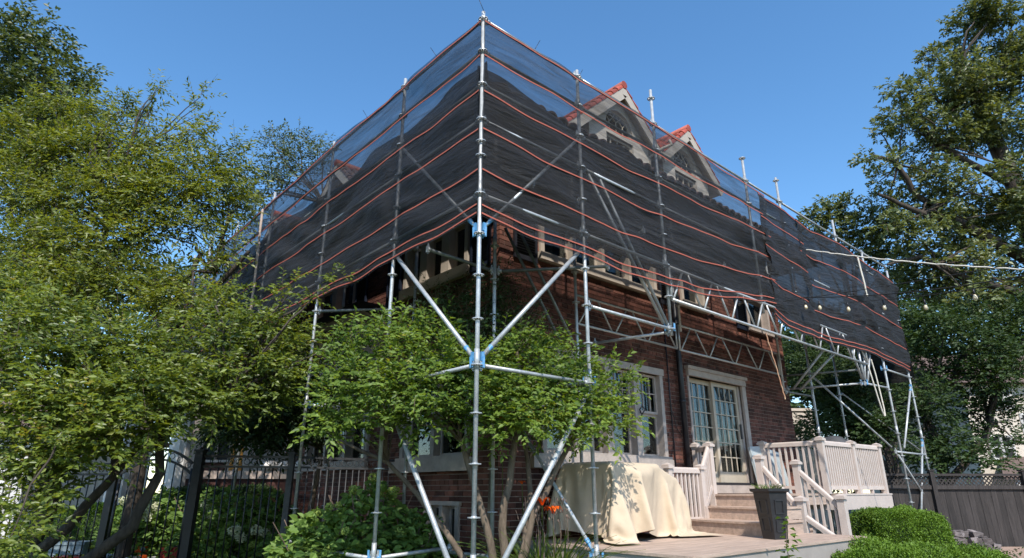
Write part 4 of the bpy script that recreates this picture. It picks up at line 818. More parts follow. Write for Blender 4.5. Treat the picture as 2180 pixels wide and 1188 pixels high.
482,-494,953,481,-446,980,481,-394,996,480,-340,994,480,-285,994,480,-230,994,480,-176,994,479,-121,994,479,-67,994,479,-12,994,478,43,994,478,98,994,478,152,994,478,207,994,478,261,994,477,316,994,477,371,1000,477,421,977,479,438,924,482,433,870,
485,437,815,488,432,760,490,440,706,492,438,651,495,436,597,498,435,543,500,435,488,503,435,434,505,435,379,508,434,325,510,436,270,513,438,216,550,-759,147,548,-749,201,546,-738,254,545,-727,308,544,-715,362,544,-703,415,544,-691,468,544,-680,521,
543,-669,575,543,-657,628,542,-645,681,541,-634,734,539,-624,788,537,-618,845,538,-574,880,537,-538,920,536,-489,944,536,-446,978,536,-394,996,535,-339,994,535,-285,994,535,-230,994,535,-175,994,535,-121,994,534,-66,994,534,-11,994,534,43,994,533,98,994,
533,152,994,533,207,994,533,262,994,532,316,994,533,371,999,532,422,979,534,440,927,537,440,872,539,440,818,542,441,763,545,441,709,547,441,654,550,438,599,552,439,545,555,440,491,557,441,436,560,436,382,562,441,327,565,440,273,567,439,218,
589,-797,156,589,-783,209,589,-770,262,590,-757,315,591,-743,368,592,-730,421,592,-717,474,593,-703,527,594,-689,580,594,-676,633,594,-662,686,594,-648,739,594,-634,792,595,-624,849,593,-586,890,591,-533,910,591,-488,942,591,-445,976,591,-394,997,590,-339,994,
590,-284,994,590,-230,994,590,-175,994,590,-120,994,589,-66,994,589,-11,994,589,44,994,588,98,994,588,153,994,588,207,994,588,262,994,588,316,994,588,371,998,587,423,981,589,442,929,591,444,875,594,438,820,597,443,766,599,443,711,602,441,657,
604,448,602,607,443,547,609,442,493,612,439,439,614,448,384,617,444,330,619,446,275,622,444,221,622,-754,146,621,-740,198,615,-723,250,622,-713,303,625,-701,357,623,-687,409,625,-673,463,623,-659,515,622,-644,568,623,-631,621,625,-618,674,628,-607,727,
636,-600,781,646,-607,835,648,-579,882,646,-529,905,646,-486,939,646,-444,975,645,-394,996,645,-339,994,645,-284,994,645,-229,994,645,-175,994,644,-120,994,644,-65,994,644,-11,994,644,44,994,644,98,994,643,153,994,643,207,994,643,262,994,642,317,994,
642,371,998,643,424,982,644,446,932,646,445,877,649,446,823,651,446,768,654,449,714,656,447,659,659,451,605,661,444,550,664,445,496,666,449,441,669,449,387,671,446,332,674,445,278,676,451,223,640,-704,133,643,-691,186,645,-678,239,638,-663,291,
641,-650,343,643,-637,396,644,-624,449,646,-610,502,652,-600,556,658,-590,610,665,-582,663,676,-582,717,686,-583,771,698,-594,823,702,-571,873,700,-524,901,700,-483,936,701,-442,973,700,-393,997,700,-338,994,700,-284,994,700,-229,994,699,-174,994,700,-120,994,
700,-65,994,699,-10,994,699,44,994,699,99,994,699,153,994,698,208,994,698,262,994,698,317,994,698,371,996,697,425,983,699,449,934,701,446,880,703,452,825,706,448,771,709,447,716,711,451,662,714,447,607,716,454,553,718,448,498,721,450,444,
724,445,389,726,451,335,729,451,280,731,452,226,657,-653,120,660,-641,173,664,-629,226,674,-622,279,674,-608,332,678,-596,385,684,-587,438,690,-579,492,699,-574,545,707,-569,600,718,-569,654,729,-573,707,740,-583,759,750,-580,813,755,-565,865,754,-519,895,
755,-479,932,755,-441,972,755,-392,996,755,-338,994,755,-283,994,755,-229,994,755,-174,994,755,-119,994,754,-65,994,754,-10,994,754,44,994,754,99,994,754,153,994,753,208,994,753,262,994,753,317,994,753,372,996,753,426,985,753,451,937,756,450,882,
758,449,828,761,450,773,763,451,719,766,451,664,768,450,610,771,450,555,773,453,501,776,453,446,778,454,392,781,454,337,783,453,283,786,451,228,689,-611,108,695,-601,161,702,-591,214,708,-581,268,716,-574,321,724,-568,375,732,-562,428,741,-559,482,
750,-557,536,760,-557,590,771,-562,643,782,-563,696,793,-571,749,802,-568,803,809,-557,856,809,-514,890,810,-476,929,810,-440,970,811,-392,995,810,-337,994,810,-283,994,810,-228,994,810,-174,994,810,-119,994,809,-65,994,809,-10,994,809,45,994,809,99,994,
809,154,994,808,208,994,808,263,994,808,317,994,808,372,996,808,426,987,808,454,940,811,452,885,813,454,830,816,452,776,818,450,721,821,450,667,823,452,612,825,453,558,828,453,503,830,453,449,833,452,394,835,453,340,838,459,285,840,457,231,
736,-584,97,745,-579,151,750,-568,204,758,-560,258,765,-552,311,774,-547,365,783,-547,418,792,-541,472,803,-548,526,813,-548,579,824,-552,633,835,-558,686,843,-549,740,855,-556,793,863,-549,847,863,-511,886,864,-473,925,865,-439,968,865,-392,995,865,-337,994,
865,-282,994,865,-228,994,865,-173,994,865,-119,994,865,-64,994,864,-10,994,864,45,994,864,99,994,864,154,994,863,208,994,863,263,994,863,317,994,863,372,996,862,427,988,863,457,942,865,454,887,868,451,833,870,457,778,872,458,724,875,456,669,
877,459,614,880,454,560,882,456,506,885,459,451,888,452,397,890,454,342,893,458,288,895,457,233,786,-564,87,793,-554,141,800,-546,194,808,-540,248,817,-536,301,826,-536,355,836,-537,409,845,-531,462,855,-534,516,866,-539,569,876,-539,623,887,-541,676,
896,-540,730,904,-534,784,915,-536,837,918,-512,886,919,-468,920,920,-437,965,920,-392,995,920,-337,994,920,-282,994,920,-228,994,920,-173,994,920,-119,994,920,-64,994,920,-10,994,919,45,994,919,100,994,919,154,994,919,209,994,918,263,994,918,318,994,
918,372,994,917,428,989,918,459,945,920,455,890,922,459,835,925,456,781,927,457,726,930,456,671,932,457,617,935,458,563,937,457,508,940,457,454,942,462,399,945,457,345,947,459,290,950,463,236,836,-543,77,843,-535,131,852,-531,185,860,-526,238,
871,-529,292,879,-522,346,888,-521,399,896,-515,453,907,-519,506,917,-520,560,927,-521,613,936,-517,667,948,-523,720,958,-524,774,967,-522,828,973,-507,880,974,-472,922,975,-435,962,975,-391,994,975,-336,994,975,-282,994,975,-228,994,975,-173,994,975,-118,994,
975,-64,994,975,-9,994,975,45,994,974,100,994,974,154,994,974,209,994,974,264,994,973,318,994,973,373,994,972,428,990,973,462,947,975,459,892,977,460,838,980,457,783,982,459,729,984,465,674,986,463,620,989,457,565,991,465,511,994,462,456,
997,462,402,998,470,348,1002,464,293,1004,468,239,886,-523,68,895,-520,121,904,-516,175,912,-512,229,921,-510,283,931,-508,336,941,-509,390,950,-507,443,959,-503,497,967,-500,551,976,-498,605,987,-500,658,996,-499,712,1008,-503,765,1019,-505,818,1025,-494,871,
1029,-471,920,1030,-434,960,1030,-391,994,1031,-337,994,1030,-282,994,1030,-227,994,1030,-173,994,1030,-118,994,1030,-64,994,1030,-9,994,1030,45,994,1029,100,994,1029,155,994,1029,209,994,1029,264,994,1028,319,994,1028,373,994,1028,428,991,1028,464,950,1030,462,894,
1032,464,840,1033,471,786,1036,466,731,1039,465,677,1041,464,622,1044,467,568,1047,461,513,1049,463,459,1051,467,404,1053,473,350,1051,488,297,1055,488,243,936,-503,58,947,-507,112,954,-497,166,964,-497,219,973,-493,273,980,-487,327,989,-484,381,1001,-488,434,
1009,-484,488,1019,-484,542,1029,-483,595,1034,-474,650,1048,-482,702,1056,-479,756,1067,-481,810,1078,-484,863,1082,-461,912,1085,-435,960,1085,-391,994,1086,-337,994,1086,-282,994,1085,-228,994,1086,-173,994,1085,-118,994,1085,-64,994,1085,-9,994,1084,46,994,1084,100,994,
1084,155,994,1084,210,994,1084,264,994,1083,319,994,1083,374,994,1083,429,992,1083,466,952,1084,472,897,1086,474,843,1088,476,788,1090,477,733,1093,473,679,1096,468,625,1098,470,570,1100,476,516,1099,485,462,1096,499,410,1100,502,355,1102,507,301,1102,516,247,
990,-491,49,996,-483,103,1006,-482,156,1017,-485,210,1026,-482,264,1035,-482,318,1043,-477,372,1051,-468,425,1059,-462,479,1067,-459,533,1077,-458,587,1086,-457,640,1094,-453,694,1104,-453,748,1114,-454,802,1124,-455,855,1136,-459,908,1138,-427,952,1141,-392,994,1141,-337,994,
1141,-282,994,1141,-228,994,1140,-173,994,1140,-118,994,1140,-64,994,1140,-9,994,1139,46,994,1139,101,994,1139,155,994,1139,210,994,1139,265,994,1138,319,994,1138,374,994,1138,430,993,1138,468,954,1138,465,899,1139,465,844,1141,465,790,1144,470,736,1147,477,682,
1147,487,628,1145,498,575,1144,508,521,1138,524,469,1144,526,414,1142,536,361,1146,541,306,1140,555,254,1040,-471,40,1049,-470,94,1056,-463,147,1068,-469,201,1078,-467,255,1086,-465,309,1093,-457,363,1105,-463,416,1113,-459,470,1121,-450,523,1129,-444,577,1137,-441,631,
1146,-438,685,1155,-436,739,1164,-433,793,1173,-431,846,1183,-431,900,1192,-432,955,1196,-392,992,1196,-337,994,1196,-282,994,1196,-228,994,1195,-173,994,1195,-118,994,1195,-64,994,1195,-9,994,1194,46,994,1194,101,994,1194,156,994,1194,210,994,1194,265,994,1193,320,994,
1193,374,994,1193,431,994,1193,471,956,1192,467,900,1194,472,846,1190,491,795,1188,503,742,1186,515,689,1184,526,635,1183,537,582,1182,547,528,1181,557,474,1181,567,421,1182,574,367,1182,581,313,1183,589,258,1088,-445,31,1099,-448,85,1108,-448,138,1117,-445,192,
1125,-442,246,1135,-442,300,1144,-439,354,1154,-440,407,1164,-441,461,1174,-442,514,1183,-441,568,1192,-439,622,1201,-438,676,1210,-437,730,1218,-433,784,1227,-427,838,1236,-421,892,1246,-426,947,1251,-393,991,1251,-338,995,1251,-283,994,1251,-228,994,1251,-173,994,1250,-118,994,
1250,-64,994,1250,-9,994,1249,46,994,1249,101,994,1249,156,994,1249,210,994,1249,265,994,1248,320,994,1249,375,994,1249,433,995,1248,473,957,1247,470,900,1245,491,849,1243,503,796,1242,510,742,1240,516,687,1239,521,633,1237,525,579,1233,529,524,1229,530,469,
1219,528,416,1222,537,362,1224,546,308,1226,555,255,1142,-444,24,1150,-430,76,1159,-429,129,1169,-430,183,1179,-433,237,1187,-427,291,1197,-431,344,1205,-424,398,1214,-421,452,1224,-420,506,1233,-420,559,1242,-419,613,1251,-419,667,1261,-418,721,1270,-418,774,1280,-420,829,
1290,-417,883,1301,-427,939,1306,-396,988,1306,-339,998,1306,-283,995,1306,-228,996,1306,-173,996,1305,-118,996,1305,-63,996,1305,-9,995,1305,46,996,1304,101,996,1304,156,995,1304,211,995,1304,265,995,1304,321,995,1304,376,994,1309,435,996,1306,474,957,1301,473,899,
1296,473,844,1288,472,791,1281,472,736,1276,474,682,1272,478,628,1269,481,574,1266,484,519,1262,487,465,1259,489,410,1257,496,356,1256,502,302,1256,509,248,1196,-455,24,1203,-422,66,1212,-421,120,1223,-427,174,1232,-422,228,1241,-427,281,1250,-419,335,1259,-422,389,
1268,-420,442,1278,-418,496,1287,-417,550,1296,-416,604,1306,-416,657,1315,-416,711,1324,-415,765,1334,-415,819,1344,-416,873,1355,-424,929,1366,-399,981,1363,-341,997,1361,-284,992,1360,-228,989,1360,-173,988,1359,-118,985,1359,-64,985,1359,-8,984,1359,47,984,1357,101,981,
1357,156,980,1357,210,979,1356,265,979,1356,319,977,1356,374,977,1360,429,984,1358,463,941,1352,487,891,1341,502,839,1330,505,786,1331,492,733,1330,482,679,1327,474,624,1322,471,570,1318,469,515,1314,470,461,1310,471,407,1306,472,352,1302,473,298,1299,476,244,
1250,-464,24,1257,-421,57,1266,-418,111,1276,-423,165,1286,-419,218,1295,-421,272,1304,-422,326,1313,-416,379,1322,-415,433,1331,-415,487,1341,-414,541,1350,-415,594,1360,-419,648,1368,-426,702,1374,-434,756,1376,-447,809,1392,-438,860,1384,-394,890,1402,-375,938,1414,-334,974,
1406,-282,956,1407,-227,959,1408,-173,960,1408,-118,960,1407,-63,959,1407,-9,958,1407,46,956,1406,101,955,1406,155,955,1406,210,954,1405,264,952,1404,319,950,1404,373,949,1406,428,954,1378,421,907,1388,455,866,1390,487,822,1383,514,774,1370,531,723,1359,528,670,
1366,512,618,1367,502,565,1369,491,511,1366,485,457,1364,479,403,1361,474,349,1357,469,294,1352,464,240,1304,-471,24,1311,-423,48,1320,-418,101,1330,-415,155,1339,-414,209,1349,-414,263,1358,-415,317,1367,-418,371,1376,-423,424,1383,-431,478,1388,-441,531,1389,-453,585,
1385,-467,638,1395,-472,691,1411,-473,744,1428,-454,792,1418,-409,822,1435,-392,870,1452,-372,918,1465,-333,954,1458,-281,937,1458,-227,936,1458,-172,937,1458,-118,937,1457,-63,935,1457,-8,934,1457,46,933,1455,101,931,1456,155,932,1456,210,931,1455,264,929,1454,319,927,
1458,372,941,1453,424,926,1426,416,880,1398,412,833,1399,444,789,1415,477,748,1418,511,705,1411,539,658,1397,556,608,1384,553,555,1395,538,503,1380,538,450,1383,530,397,1379,525,342,1374,520,288,1370,516,234,1359,-478,24,1365,-425,38,1374,-426,92,1383,-426,146,
1391,-431,200,1397,-438,254,1401,-448,308,1401,-460,361,1400,-472,414,1393,-484,467,1398,-494,520,1408,-503,573,1426,-499,625,1445,-488,675,1462,-468,724,1452,-424,753,1469,-406,802,1486,-393,852,1504,-373,900,1517,-333,935,1510,-281,918,1509,-227,916,1509,-172,916,1509,-117,915,
1508,-63,914,1507,-8,912,1507,46,911,1506,101,910,1506,155,910,1507,210,910,1506,264,908,1506,319,909,1510,371,923,1501,420,899,1473,411,852,1446,404,806,1419,403,759,1415,434,714,1428,467,672,1436,500,630,1441,533,587,1436,564,542,1420,586,494,1399,589,444,
1383,585,392,1374,580,338,1368,575,284,1362,570,230,1391,-493,65,1410,-456,31,1421,-453,84,1421,-465,138,1419,-477,191,1414,-489,244,1402,-502,296,1401,-514,349,1408,-525,403,1423,-528,455,1443,-522,506,1460,-504,555,1473,-481,603,1478,-452,649,1502,-443,697,1500,-406,735,
1521,-410,785,1538,-392,833,1556,-373,881,1568,-333,916,1562,-281,900,1561,-226,898,1561,-172,897,1560,-117,896,1559,-63,894,1558,-8,892,1558,46,891,1558,101,890,1557,156,889,1558,210,890,1558,265,890,1558,319,891,1562,372,905,1548,413,871,1520,405,825,1493,398,779,
1466,395,732,1439,395,684,1430,424,638,1429,458,595,1442,489,553,1452,522,510,1455,555,467,1449,586,423,1431,608,376,1409,621,328,1389,625,277,1375,623,224,1361,-515,24,1414,-511,33,1442,-503,79,1417,-518,126,1416,-530,179,1414,-543,232,1422,-552,285,1439,-552,337,
1458,-543,387,1474,-521,435,1485,-496,482,1491,-468,528,1501,-442,575,1527,-446,623,1531,-410,664,1550,-399,714,1571,-404,764,1589,-385,812,1607,-373,862,1620,-333,897,1615,-280,882,1614,-226,881,1613,-171,881,1612,-117,878,1611,-62,875,1610,-8,872,1610,47,874,1610,101,873,
1609,156,871,1610,210,872,1610,265,872,1610,319,873,1613,373,884,1596,406,844,1568,398,798,1540,388,752,1513,390,705,1487,388,657,1460,388,610,1457,421,566,1441,446,520,1448,479,477,1459,511,434,1466,544,391,1466,577,347,1456,608,303,1440,634,258,1419,654,212,
1365,-569,24,1392,-548,67,1445,-557,70,1459,-555,123,1440,-579,168,1456,-577,220,1474,-559,268,1487,-536,316,1486,-505,360,1502,-483,408,1509,-455,454,1523,-432,502,1549,-439,549,1561,-412,596,1582,-416,646,1601,-396,693,1620,-390,744,1641,-391,795,1659,-373,843,1672,-333,878,
1667,-280,865,1667,-226,865,1666,-171,865,1664,-117,860,1664,-62,860,1663,-8,858,1662,47,857,1662,102,857,1662,156,856,1662,211,855,1662,265,855,1662,320,855,1664,374,864,1643,395,818,1615,390,772,1587,380,726,1561,383,678,1534,389,630,1508,382,583,1481,382,535,
1468,408,490,1455,435,444,1458,468,400,1466,501,358,1472,534,315,1474,567,271,1470,600,227,1461,631,184,1369,-620,47,1411,-586,32,1437,-610,73,1480,-603,106,1492,-576,152,1489,-542,194,1509,-526,242,1504,-493,286,1515,-467,333,1529,-443,380,1546,-425,428,1572,-433,476,
1590,-413,524,1611,-413,574,1632,-412,624,1652,-401,674,1671,-387,723,1691,-386,774,1710,-371,823,1723,-333,859,1720,-280,849,1720,-225,851,1719,-171,850,1717,-117,846,1717,-62,846,1716,-7,844,1716,47,843,1715,102,842,1715,157,843,1715,211,842,1715,266,839,1715,320,838,
1714,375,842,1687,373,794,1661,376,746,1635,381,699,1609,387,652,1582,384,604,1556,380,556,1529,377,509,1503,378,461,1485,400,415,1470,425,369,1466,457,324,1472,490,281,1476,523,238,1477,557,195,1473,589,151,1414,-599,22,1445,-618,61,1449,-566,45,1493,-558,76,
1514,-536,121,1527,-512,168,1522,-481,213,1537,-457,260,1555,-438,308,1577,-431,357,1594,-410,405,1616,-407,455,1641,-412,503,1661,-403,553,1679,-390,603,1703,-396,653,1722,-389,703,1742,-383,753,1761,-370,803,1775,-334,841,1774,-279,835,1774,-225,838,1773,-171,838,1772,-116,836,
1771,-62,835,1770,-7,835,1770,48,834,1769,103,832,1769,157,831,1769,212,833,1770,267,831,1772,324,834,1762,375,816,1735,373,768,1709,386,721,1683,387,673,1657,387,625,1630,384,577,1604,377,530,1577,370,483,1551,371,435,1525,375,387,1504,392,340,1487,416,293,
1481,447,249,1480,480,205,1485,513,162,1479,545,118,1450,-641,24,1475,-592,24,1501,-565,63,1504,-512,49,1523,-489,95,1541,-467,141,1567,-462,189,1582,-439,236,1602,-423,284,1622,-412,333,1643,-402,383,1664,-392,432,1686,-390,482,1707,-383,532,1727,-376,582,1748,-371,632,
1769,-369,682,1790,-365,733,1812,-367,782,1827,-334,824,1827,-279,824,1827,-225,826,1827,-170,830,1826,-116,831,1826,-61,831,1825,-6,830,1824,48,829,1824,103,827,1824,158,825,1824,213,821,1827,268,818,1826,325,813,1814,376,794,1784,379,743,1756,375,696,1729,372,648,
1703,371,600,1677,370,552,1652,377,503,1625,369,456,1599,370,408,1573,366,361,1547,371,313,1526,389,266,1507,409,218,1498,439,173,1491,470,129,1487,502,85,1499,-665,24,1521,-617,38,1539,-568,24,1558,-518,36,1570,-476,69,1589,-455,116,1609,-437,163,1630,-425,212,
1651,-414,261,1672,-404,311,1693,-394,360,1713,-383,410,1734,-375,460,1756,-371,510,1777,-367,560,1798,-364,611,1819,-361,661,1840,-358,712,1862,-358,764,1887,-339,816,1886,-279,826,1884,-225,823,1882,-170,820,1880,-116,817,1878,-61,813,1875,-7,808,1873,47,803,1870,102,797,
1866,156,791,1861,209,782,1859,262,774,1846,312,760,1843,366,746,1821,409,718,1798,398,669,1775,387,621,1751,377,574,1725,371,526,1699,367,478,1673,364,430,1647,367,382,1621,372,334,1595,361,288,1570,368,239,1548,383,192,1531,406,145,1518,432,99,1507,462,54,
1550,-688,24,1570,-637,24,1591,-587,24,1598,-546,60,1619,-499,78,1639,-450,93,1659,-435,141,1680,-421,190,1701,-408,239,1721,-396,288,1742,-385,338,1763,-378,388,1785,-376,439,1806,-373,489,1827,-369,539,1848,-366,590,1869,-364,640,1890,-369,691,1910,-350,737,1932,-337,787,
1932,-282,792,1925,-225,786,1917,-171,778,1910,-118,771,1902,-64,763,1894,-11,757,1886,43,750,1876,96,743,1864,149,736,1876,201,729,1871,255,720,1842,298,705,1837,351,691,1853,400,675,1827,437,645,1793,435,602,1764,427,556,1757,410,504,1740,396,454,1719,383,405,
1695,373,356,1669,367,309,1643,361,261,1617,356,214,1592,363,166,1572,380,118,1563,412,74,1532,419,30,1601,-708,24,1621,-658,24,1632,-611,50,1651,-561,58,1665,-509,50,1688,-473,84,1710,-440,121,1730,-429,171,1751,-418,220,1771,-409,270,1792,-400,319,1808,-406,371,
1829,-403,421,1850,-401,472,1871,-398,523,1893,-393,573,1916,-385,621,1940,-370,668,1960,-365,718,1919,-335,732,1925,-281,733,1916,-228,729,1927,-175,723,1920,-121,717,1899,-71,709,1898,-17,702,1885,36,695,1877,89,688,1865,142,682,1881,193,675,1886,247,668,1850,286,653,
1838,337,638,1869,380,626,1861,429,603,1830,460,570,1792,467,531,1759,463,488,1740,448,439,1732,433,387,1719,418,336,1701,405,286,1680,394,237,1651,392,190,1641,370,142,1617,360,94,1576,362,57,1534,365,24,1652,-728,24,1669,-679,43,1680,-627,30,1695,-574,29,
1716,-526,41,1735,-477,58,1754,-470,109,1773,-461,159,1792,-453,210,1815,-441,258,1837,-428,306,1859,-415,354,1878,-391,400,1900,-393,451,1921,-395,501,1942,-404,551,1966,-394,599,1989,-383,647,1965,-340,670,1913,-334,678,1936,-285,679,1936,-230,678,1915,-180,670,1924,-127,662,
1904,-77,655,1892,-24,648,1890,30,641,1873,81,634,1865,135,627,1885,185,621,1898,238,615,1860,275,600,1839,323,585,1872,363,574,1887,413,558,1866,455,529,1831,479,495,1793,495,459,1755,497,419,1728,486,373,1714,471,322,1710,457,270,1699,442,218,1687,427,167,
1667,413,118,1637,406,73,1597,407,36,1546,419,22,1704,-747,27,1718,-695,24,1733,-642,24,1748,-589,24,1762,-550,58,1783,-501,73,1803,-453,88,1823,-450,139,1843,-456,189,1862,-431,233,1884,-414,281,1906,-400,329,1927,-404,379,1947,-411,429,1967,-417,480,1991,-414,528,
2014,-394,573,2009,-351,607,1957,-361,620,1913,-333,623,1943,-287,625,1949,-232,624,1917,-189,615,1922,-135,608,1911,-82,601,1891,-32,593,1889,22,587,1874,74,580,1866,128,573,1877,181,567,1908,226,562,1881,272,549,1844,309,532,1861,359,520,1903,392,509,1897,441,486,
1866,472,453,1828,488,418,1794,512,383,1755,527,347,1721,523,305,1697,509,257,1678,492,209,1660,474,161,1657,466,107,1656,454,54,1602,460,51,1556,472,24,1757,-762,24,1771,-709,24,1786,-657,24,1797,-606,41,1805,-555,24,1817,-502,30,1843,-488,76,1868,-476,123,
1893,-461,169,1914,-441,215,1933,-412,257,1953,-419,308,1970,-431,358,1989,-439,409,2015,-428,456,2036,-403,499,2041,-364,537,1994,-342,555,1950,-371,566,1915,-330,568,1950,-289,571,1960,-235,570,1923,-196,561,1915,-142,554,1915,-88,546,1894,-38,539,1888,15,532,1881,69,525,
1868,121,518,1877,175,512,1914,215,508,1897,266,497,1854,295,480,1856,348,466,1902,375,457,1923,423,441,1901,463,411,1864,481,376,1824,493,341,1784,507,306,1760,541,271,1724,550,232,1696,538,186,1670,524,139,1698,501,99,1657,508,63,1620,504,24,1570,525,24,
1810,-776,24,1824,-724,24,1837,-672,37,1847,-620,24,1859,-567,24,1870,-513,24,1884,-466,47,1904,-446,94,1931,-435,140,1959,-428,186,1973,-443,237,1992,-453,287,2012,-459,338,2037,-440,383,2056,-410,424,2066,-373,464,2037,-335,490,1989,-358,502,1940,-378,513,1917,-329,513,
1954,-289,516,1971,-237,517,1931,-200,507,1913,-150,500,1916,-96,492,1896,-45,485,1887,8,478,1882,62,471,1869,115,464,1877,168,458,1917,205,454,1913,259,444,1867,284,427,1854,335,413,1889,376,403,1936,401,392,1934,451,369,1894,461,334,1853,472,300,1813,485,265,
1779,509,230,1763,547,194,1729,571,157,1688,574,123,1673,545,78,1692,533,29,1642,554,24,1592,576,24,1864,-790,24,1877,-737,24,1889,-684,24,1901,-631,24,1911,-578,33,1923,-526,24,1936,-473,31,1953,-438,70,1978,-452,116,2001,-457,166,2022,-457,216,2042,-453,266,
2036,-419,308,2072,-415,349,2086,-381,389,2076,-339,422,2024,-335,437,1984,-370,449,1931,-381,458,1920,-328,458,1958,-289,461,1981,-240,463,1942,-203,453,1913,-157,445,1911,-104,438,1904,-50,430,1888,2,424,1877,55,417,1870,108,410,1877,162,403,1920,196,400,1927,249,392,
1881,274,375,1858,321,360,1883,368,349,1936,379,342,1931,428,320,1929,477,296,1889,483,260,1848,481,223,1808,489,188,1770,510,154,1759,549,117,1727,578,85,1680,598,64,1714,583,24,1664,605,24,1614,626,24,1917,-803,24,1930,-750,24,1942,-696,24,1953,-644,35,
1964,-591,24,1977,-538,24,1989,-485,24,2003,-439,49,2023,-426,99,2049,-443,145,2070,-439,195,2040,-411,231,2076,-407,272,2104,-386,314,2107,-346,351,2064,-321,372,2022,-353,385,1978,-383,396,1924,-382,403,1923,-327,404,1954,-282,407,1992,-243,409,1955,-203,400,1918,-164,391,
1907,-111,384,1904,-57,376,1892,-5,369,1885,49,362,1870,101,355,1878,155,349,1921,188,346,1940,239,340,1907,280,327,1864,307,307,1879,359,296,1933,358,291,1943,407,270,1955,457,252,1925,488,219,1884,497,184,1844,492,147,1803,498,111,1763,511,77,1727,538,47,
1733,587,72,1688,615,61,1685,655,24,1635,677,24,1971,-815,24,1983,-762,24,1995,-709,31,2006,-656,24,2017,-603,24,2030,-550,24,2043,-497,24,2055,-445,31,2073,-445,83,2093,-417,125,2048,-410,154,2077,-392,196,2113,-387,237,2131,-355,278,2103,-317,305,2052,-327,319,
2021,-370,333,1971,-390,342,1917,-381,349,1936,-330,350,1954,-278,352,1999,-247,355,1969,-201,347,1928,-168,337,1905,-119,329,1902,-65,322,1895,-11,315,1884,42,308,1871,95,301,1879,148,295,1922,182,291,1949,229,287,1929,279,277,1881,296,256,1874,348,242,1926,364,237,
1976,385,233,1968,431,205,1958,477,177,1919,493,142,1879,506,107,1839,504,71,1800,525,39,1768,567,25,1736,612,24,1729,652,60,1693,693,62,1664,723,27,2024,-827,25,2036,-774,24,2048,-721,24,2058,-668,34,2070,-616,24,2083,-563,24,2096,-510,24,2099,-467,56,
2118,-418,68,2064,-419,78,2084,-389,119,2116,-375,161,2149,-363,203,2139,-321,236,2088,-308,253,2046,-341,266,2017,-385,280,1963,-393,288,1912,-377,294,1938,-329,296,1957,-278,298,2005,-252,301,1980,-204,293,1938,-171,283,1911,-124,275,1896,-73,268,1896,-18,260,1887,35,253,
1874,88,247,1880,142,240,1920,177,236,1954,220,233,1949,275,226,1900,286,206,1882,335,190,1917,377,185,1969,389,178,2013,422,175,1977,442,139,1941,461,103,1908,485,66,1876,511,31,1844,555,24,1812,599,24,1781,643,21,1749,688,24,1733,729,55,1697,766,37,
2078,-839,24,2090,-786,32,2101,-733,33,2111,-679,25,2124,-627,29,2133,-575,45,2148,-524,36,2148,-483,72,2113,-462,36,2109,-408,49,2122,-370,84,2156,-364,126,2169,-329,165,2127,-301,186,2076,-315,199,2046,-359,214,2012,-399,228,1960,-384,234,1907,-372,240,1923,-320,243,
1965,-285,244,2012,-257,246,1991,-206,240,1949,-174,229,1918,-130,221,1898,-80,213,1888,-26,206,1884,28,199,1875,81,192,1881,134,185,1918,174,182,1954,215,178,1969,267,176,1919,277,155,1897,324,138,1910,376,130,1959,399,125,2008,423,120,2014,477,121,1985,477,75,
1952,501,38,1921,542,24,1889,587,24,1857,631,24,1825,675,24,1793,720,24,1762,764,24,1733,806,44,2132,-851,26,2143,-797,24,2154,-743,24,2165,-690,24,2176,-639,40,2182,-587,24,2186,-551,64,2175,-508,31,2167,-455,26,2160,-401,30,2160,-350,50,2193,-340,93,
2164,-302,118,2112,-296,134,2072,-330,146,2041,-373,161,2001,-406,175,1947,-409,186,1911,-369,185,1923,-316,189,1973,-294,190,2017,-262,191,2003,-209,186,1960,-177,176,1934,-129,168,1901,-86,159,1891,-33,152,1883,20,145,1876,74,138,1883,127,131,1923,165,128,1943,216,124,
1986,249,127,1941,270,105,1912,312,87,1921,365,77,1948,413,73,1992,444,72,2038,475,71,2014,523,78,1997,530,27,1965,574,24,1933,619,24,1901,664,24,1869,707,32,1838,751,24,1807,796,24,1776,839,35,2186,-861,24,2197,-807,24,2208,-754,30,2218,-701,24,
2228,-648,24,2236,-594,24,2239,-547,52,2229,-501,24,2221,-447,24,2214,-393,24,2213,-356,63,2172,-324,44,2152,-280,69,2109,-311,81,2068,-345,94,2035,-386,108,1989,-413,121,1937,-421,134,1931,-367,134,1924,-312,134,1977,-297,136,2021,-266,137,2013,-212,132,1974,-175,123,
1933,-139,113,1908,-92,105,1890,-41,98,1885,13,91,1876,67,84,1886,120,77,1918,164,73,1957,201,73,2003,232,78,1970,271,58,1933,304,36,1959,352,40,1995,386,63,2006,422,24,2010,476,24,2014,531,24,2013,569,63,2009,606,24,1978,651,24,1946,694,33,
1914,738,24,1883,783,24,1852,827,24,1820,871,29,2240,-871,24,2250,-818,24,2261,-764,24,2272,-711,28,2281,-657,28,2289,-603,34,2288,-549,26,2283,-494,24,2276,-440,24,2268,-386,24,2246,-336,24,2212,-293,24,2161,-310,24,2111,-333,31,2067,-363,42,2024,-393,55,
1977,-419,68,1924,-422,81,1915,-368,82,1927,-315,79,1977,-293,81,2026,-270,82,2021,-216,78,1978,-185,69,1945,-142,59,1914,-98,51,1896,-47,43,1887,6,36,1876,60,29,1893,111,24,1935,146,24,1974,184,24,2009,226,24,1954,231,24,1980,279,24,2005,327,24,
2031,375,24,2059,421,38,2064,473,26,2068,528,29,2060,581,36,2050,635,46,2022,681,37,1991,725,29,1960,770,24,1928,814,24,1897,859,24,1865,903,24]
q = np.array(CLOTH).reshape(NCX, NCY, 3)/1000.   # a draped sheet, millimetres from the corner of the furniture under it
t = MB(); t.quadgrid([[(2.45+p[0], .86+p[1]+.05*p[0], PZ+.003+p[2]) for p in row] for row in q][::-1])
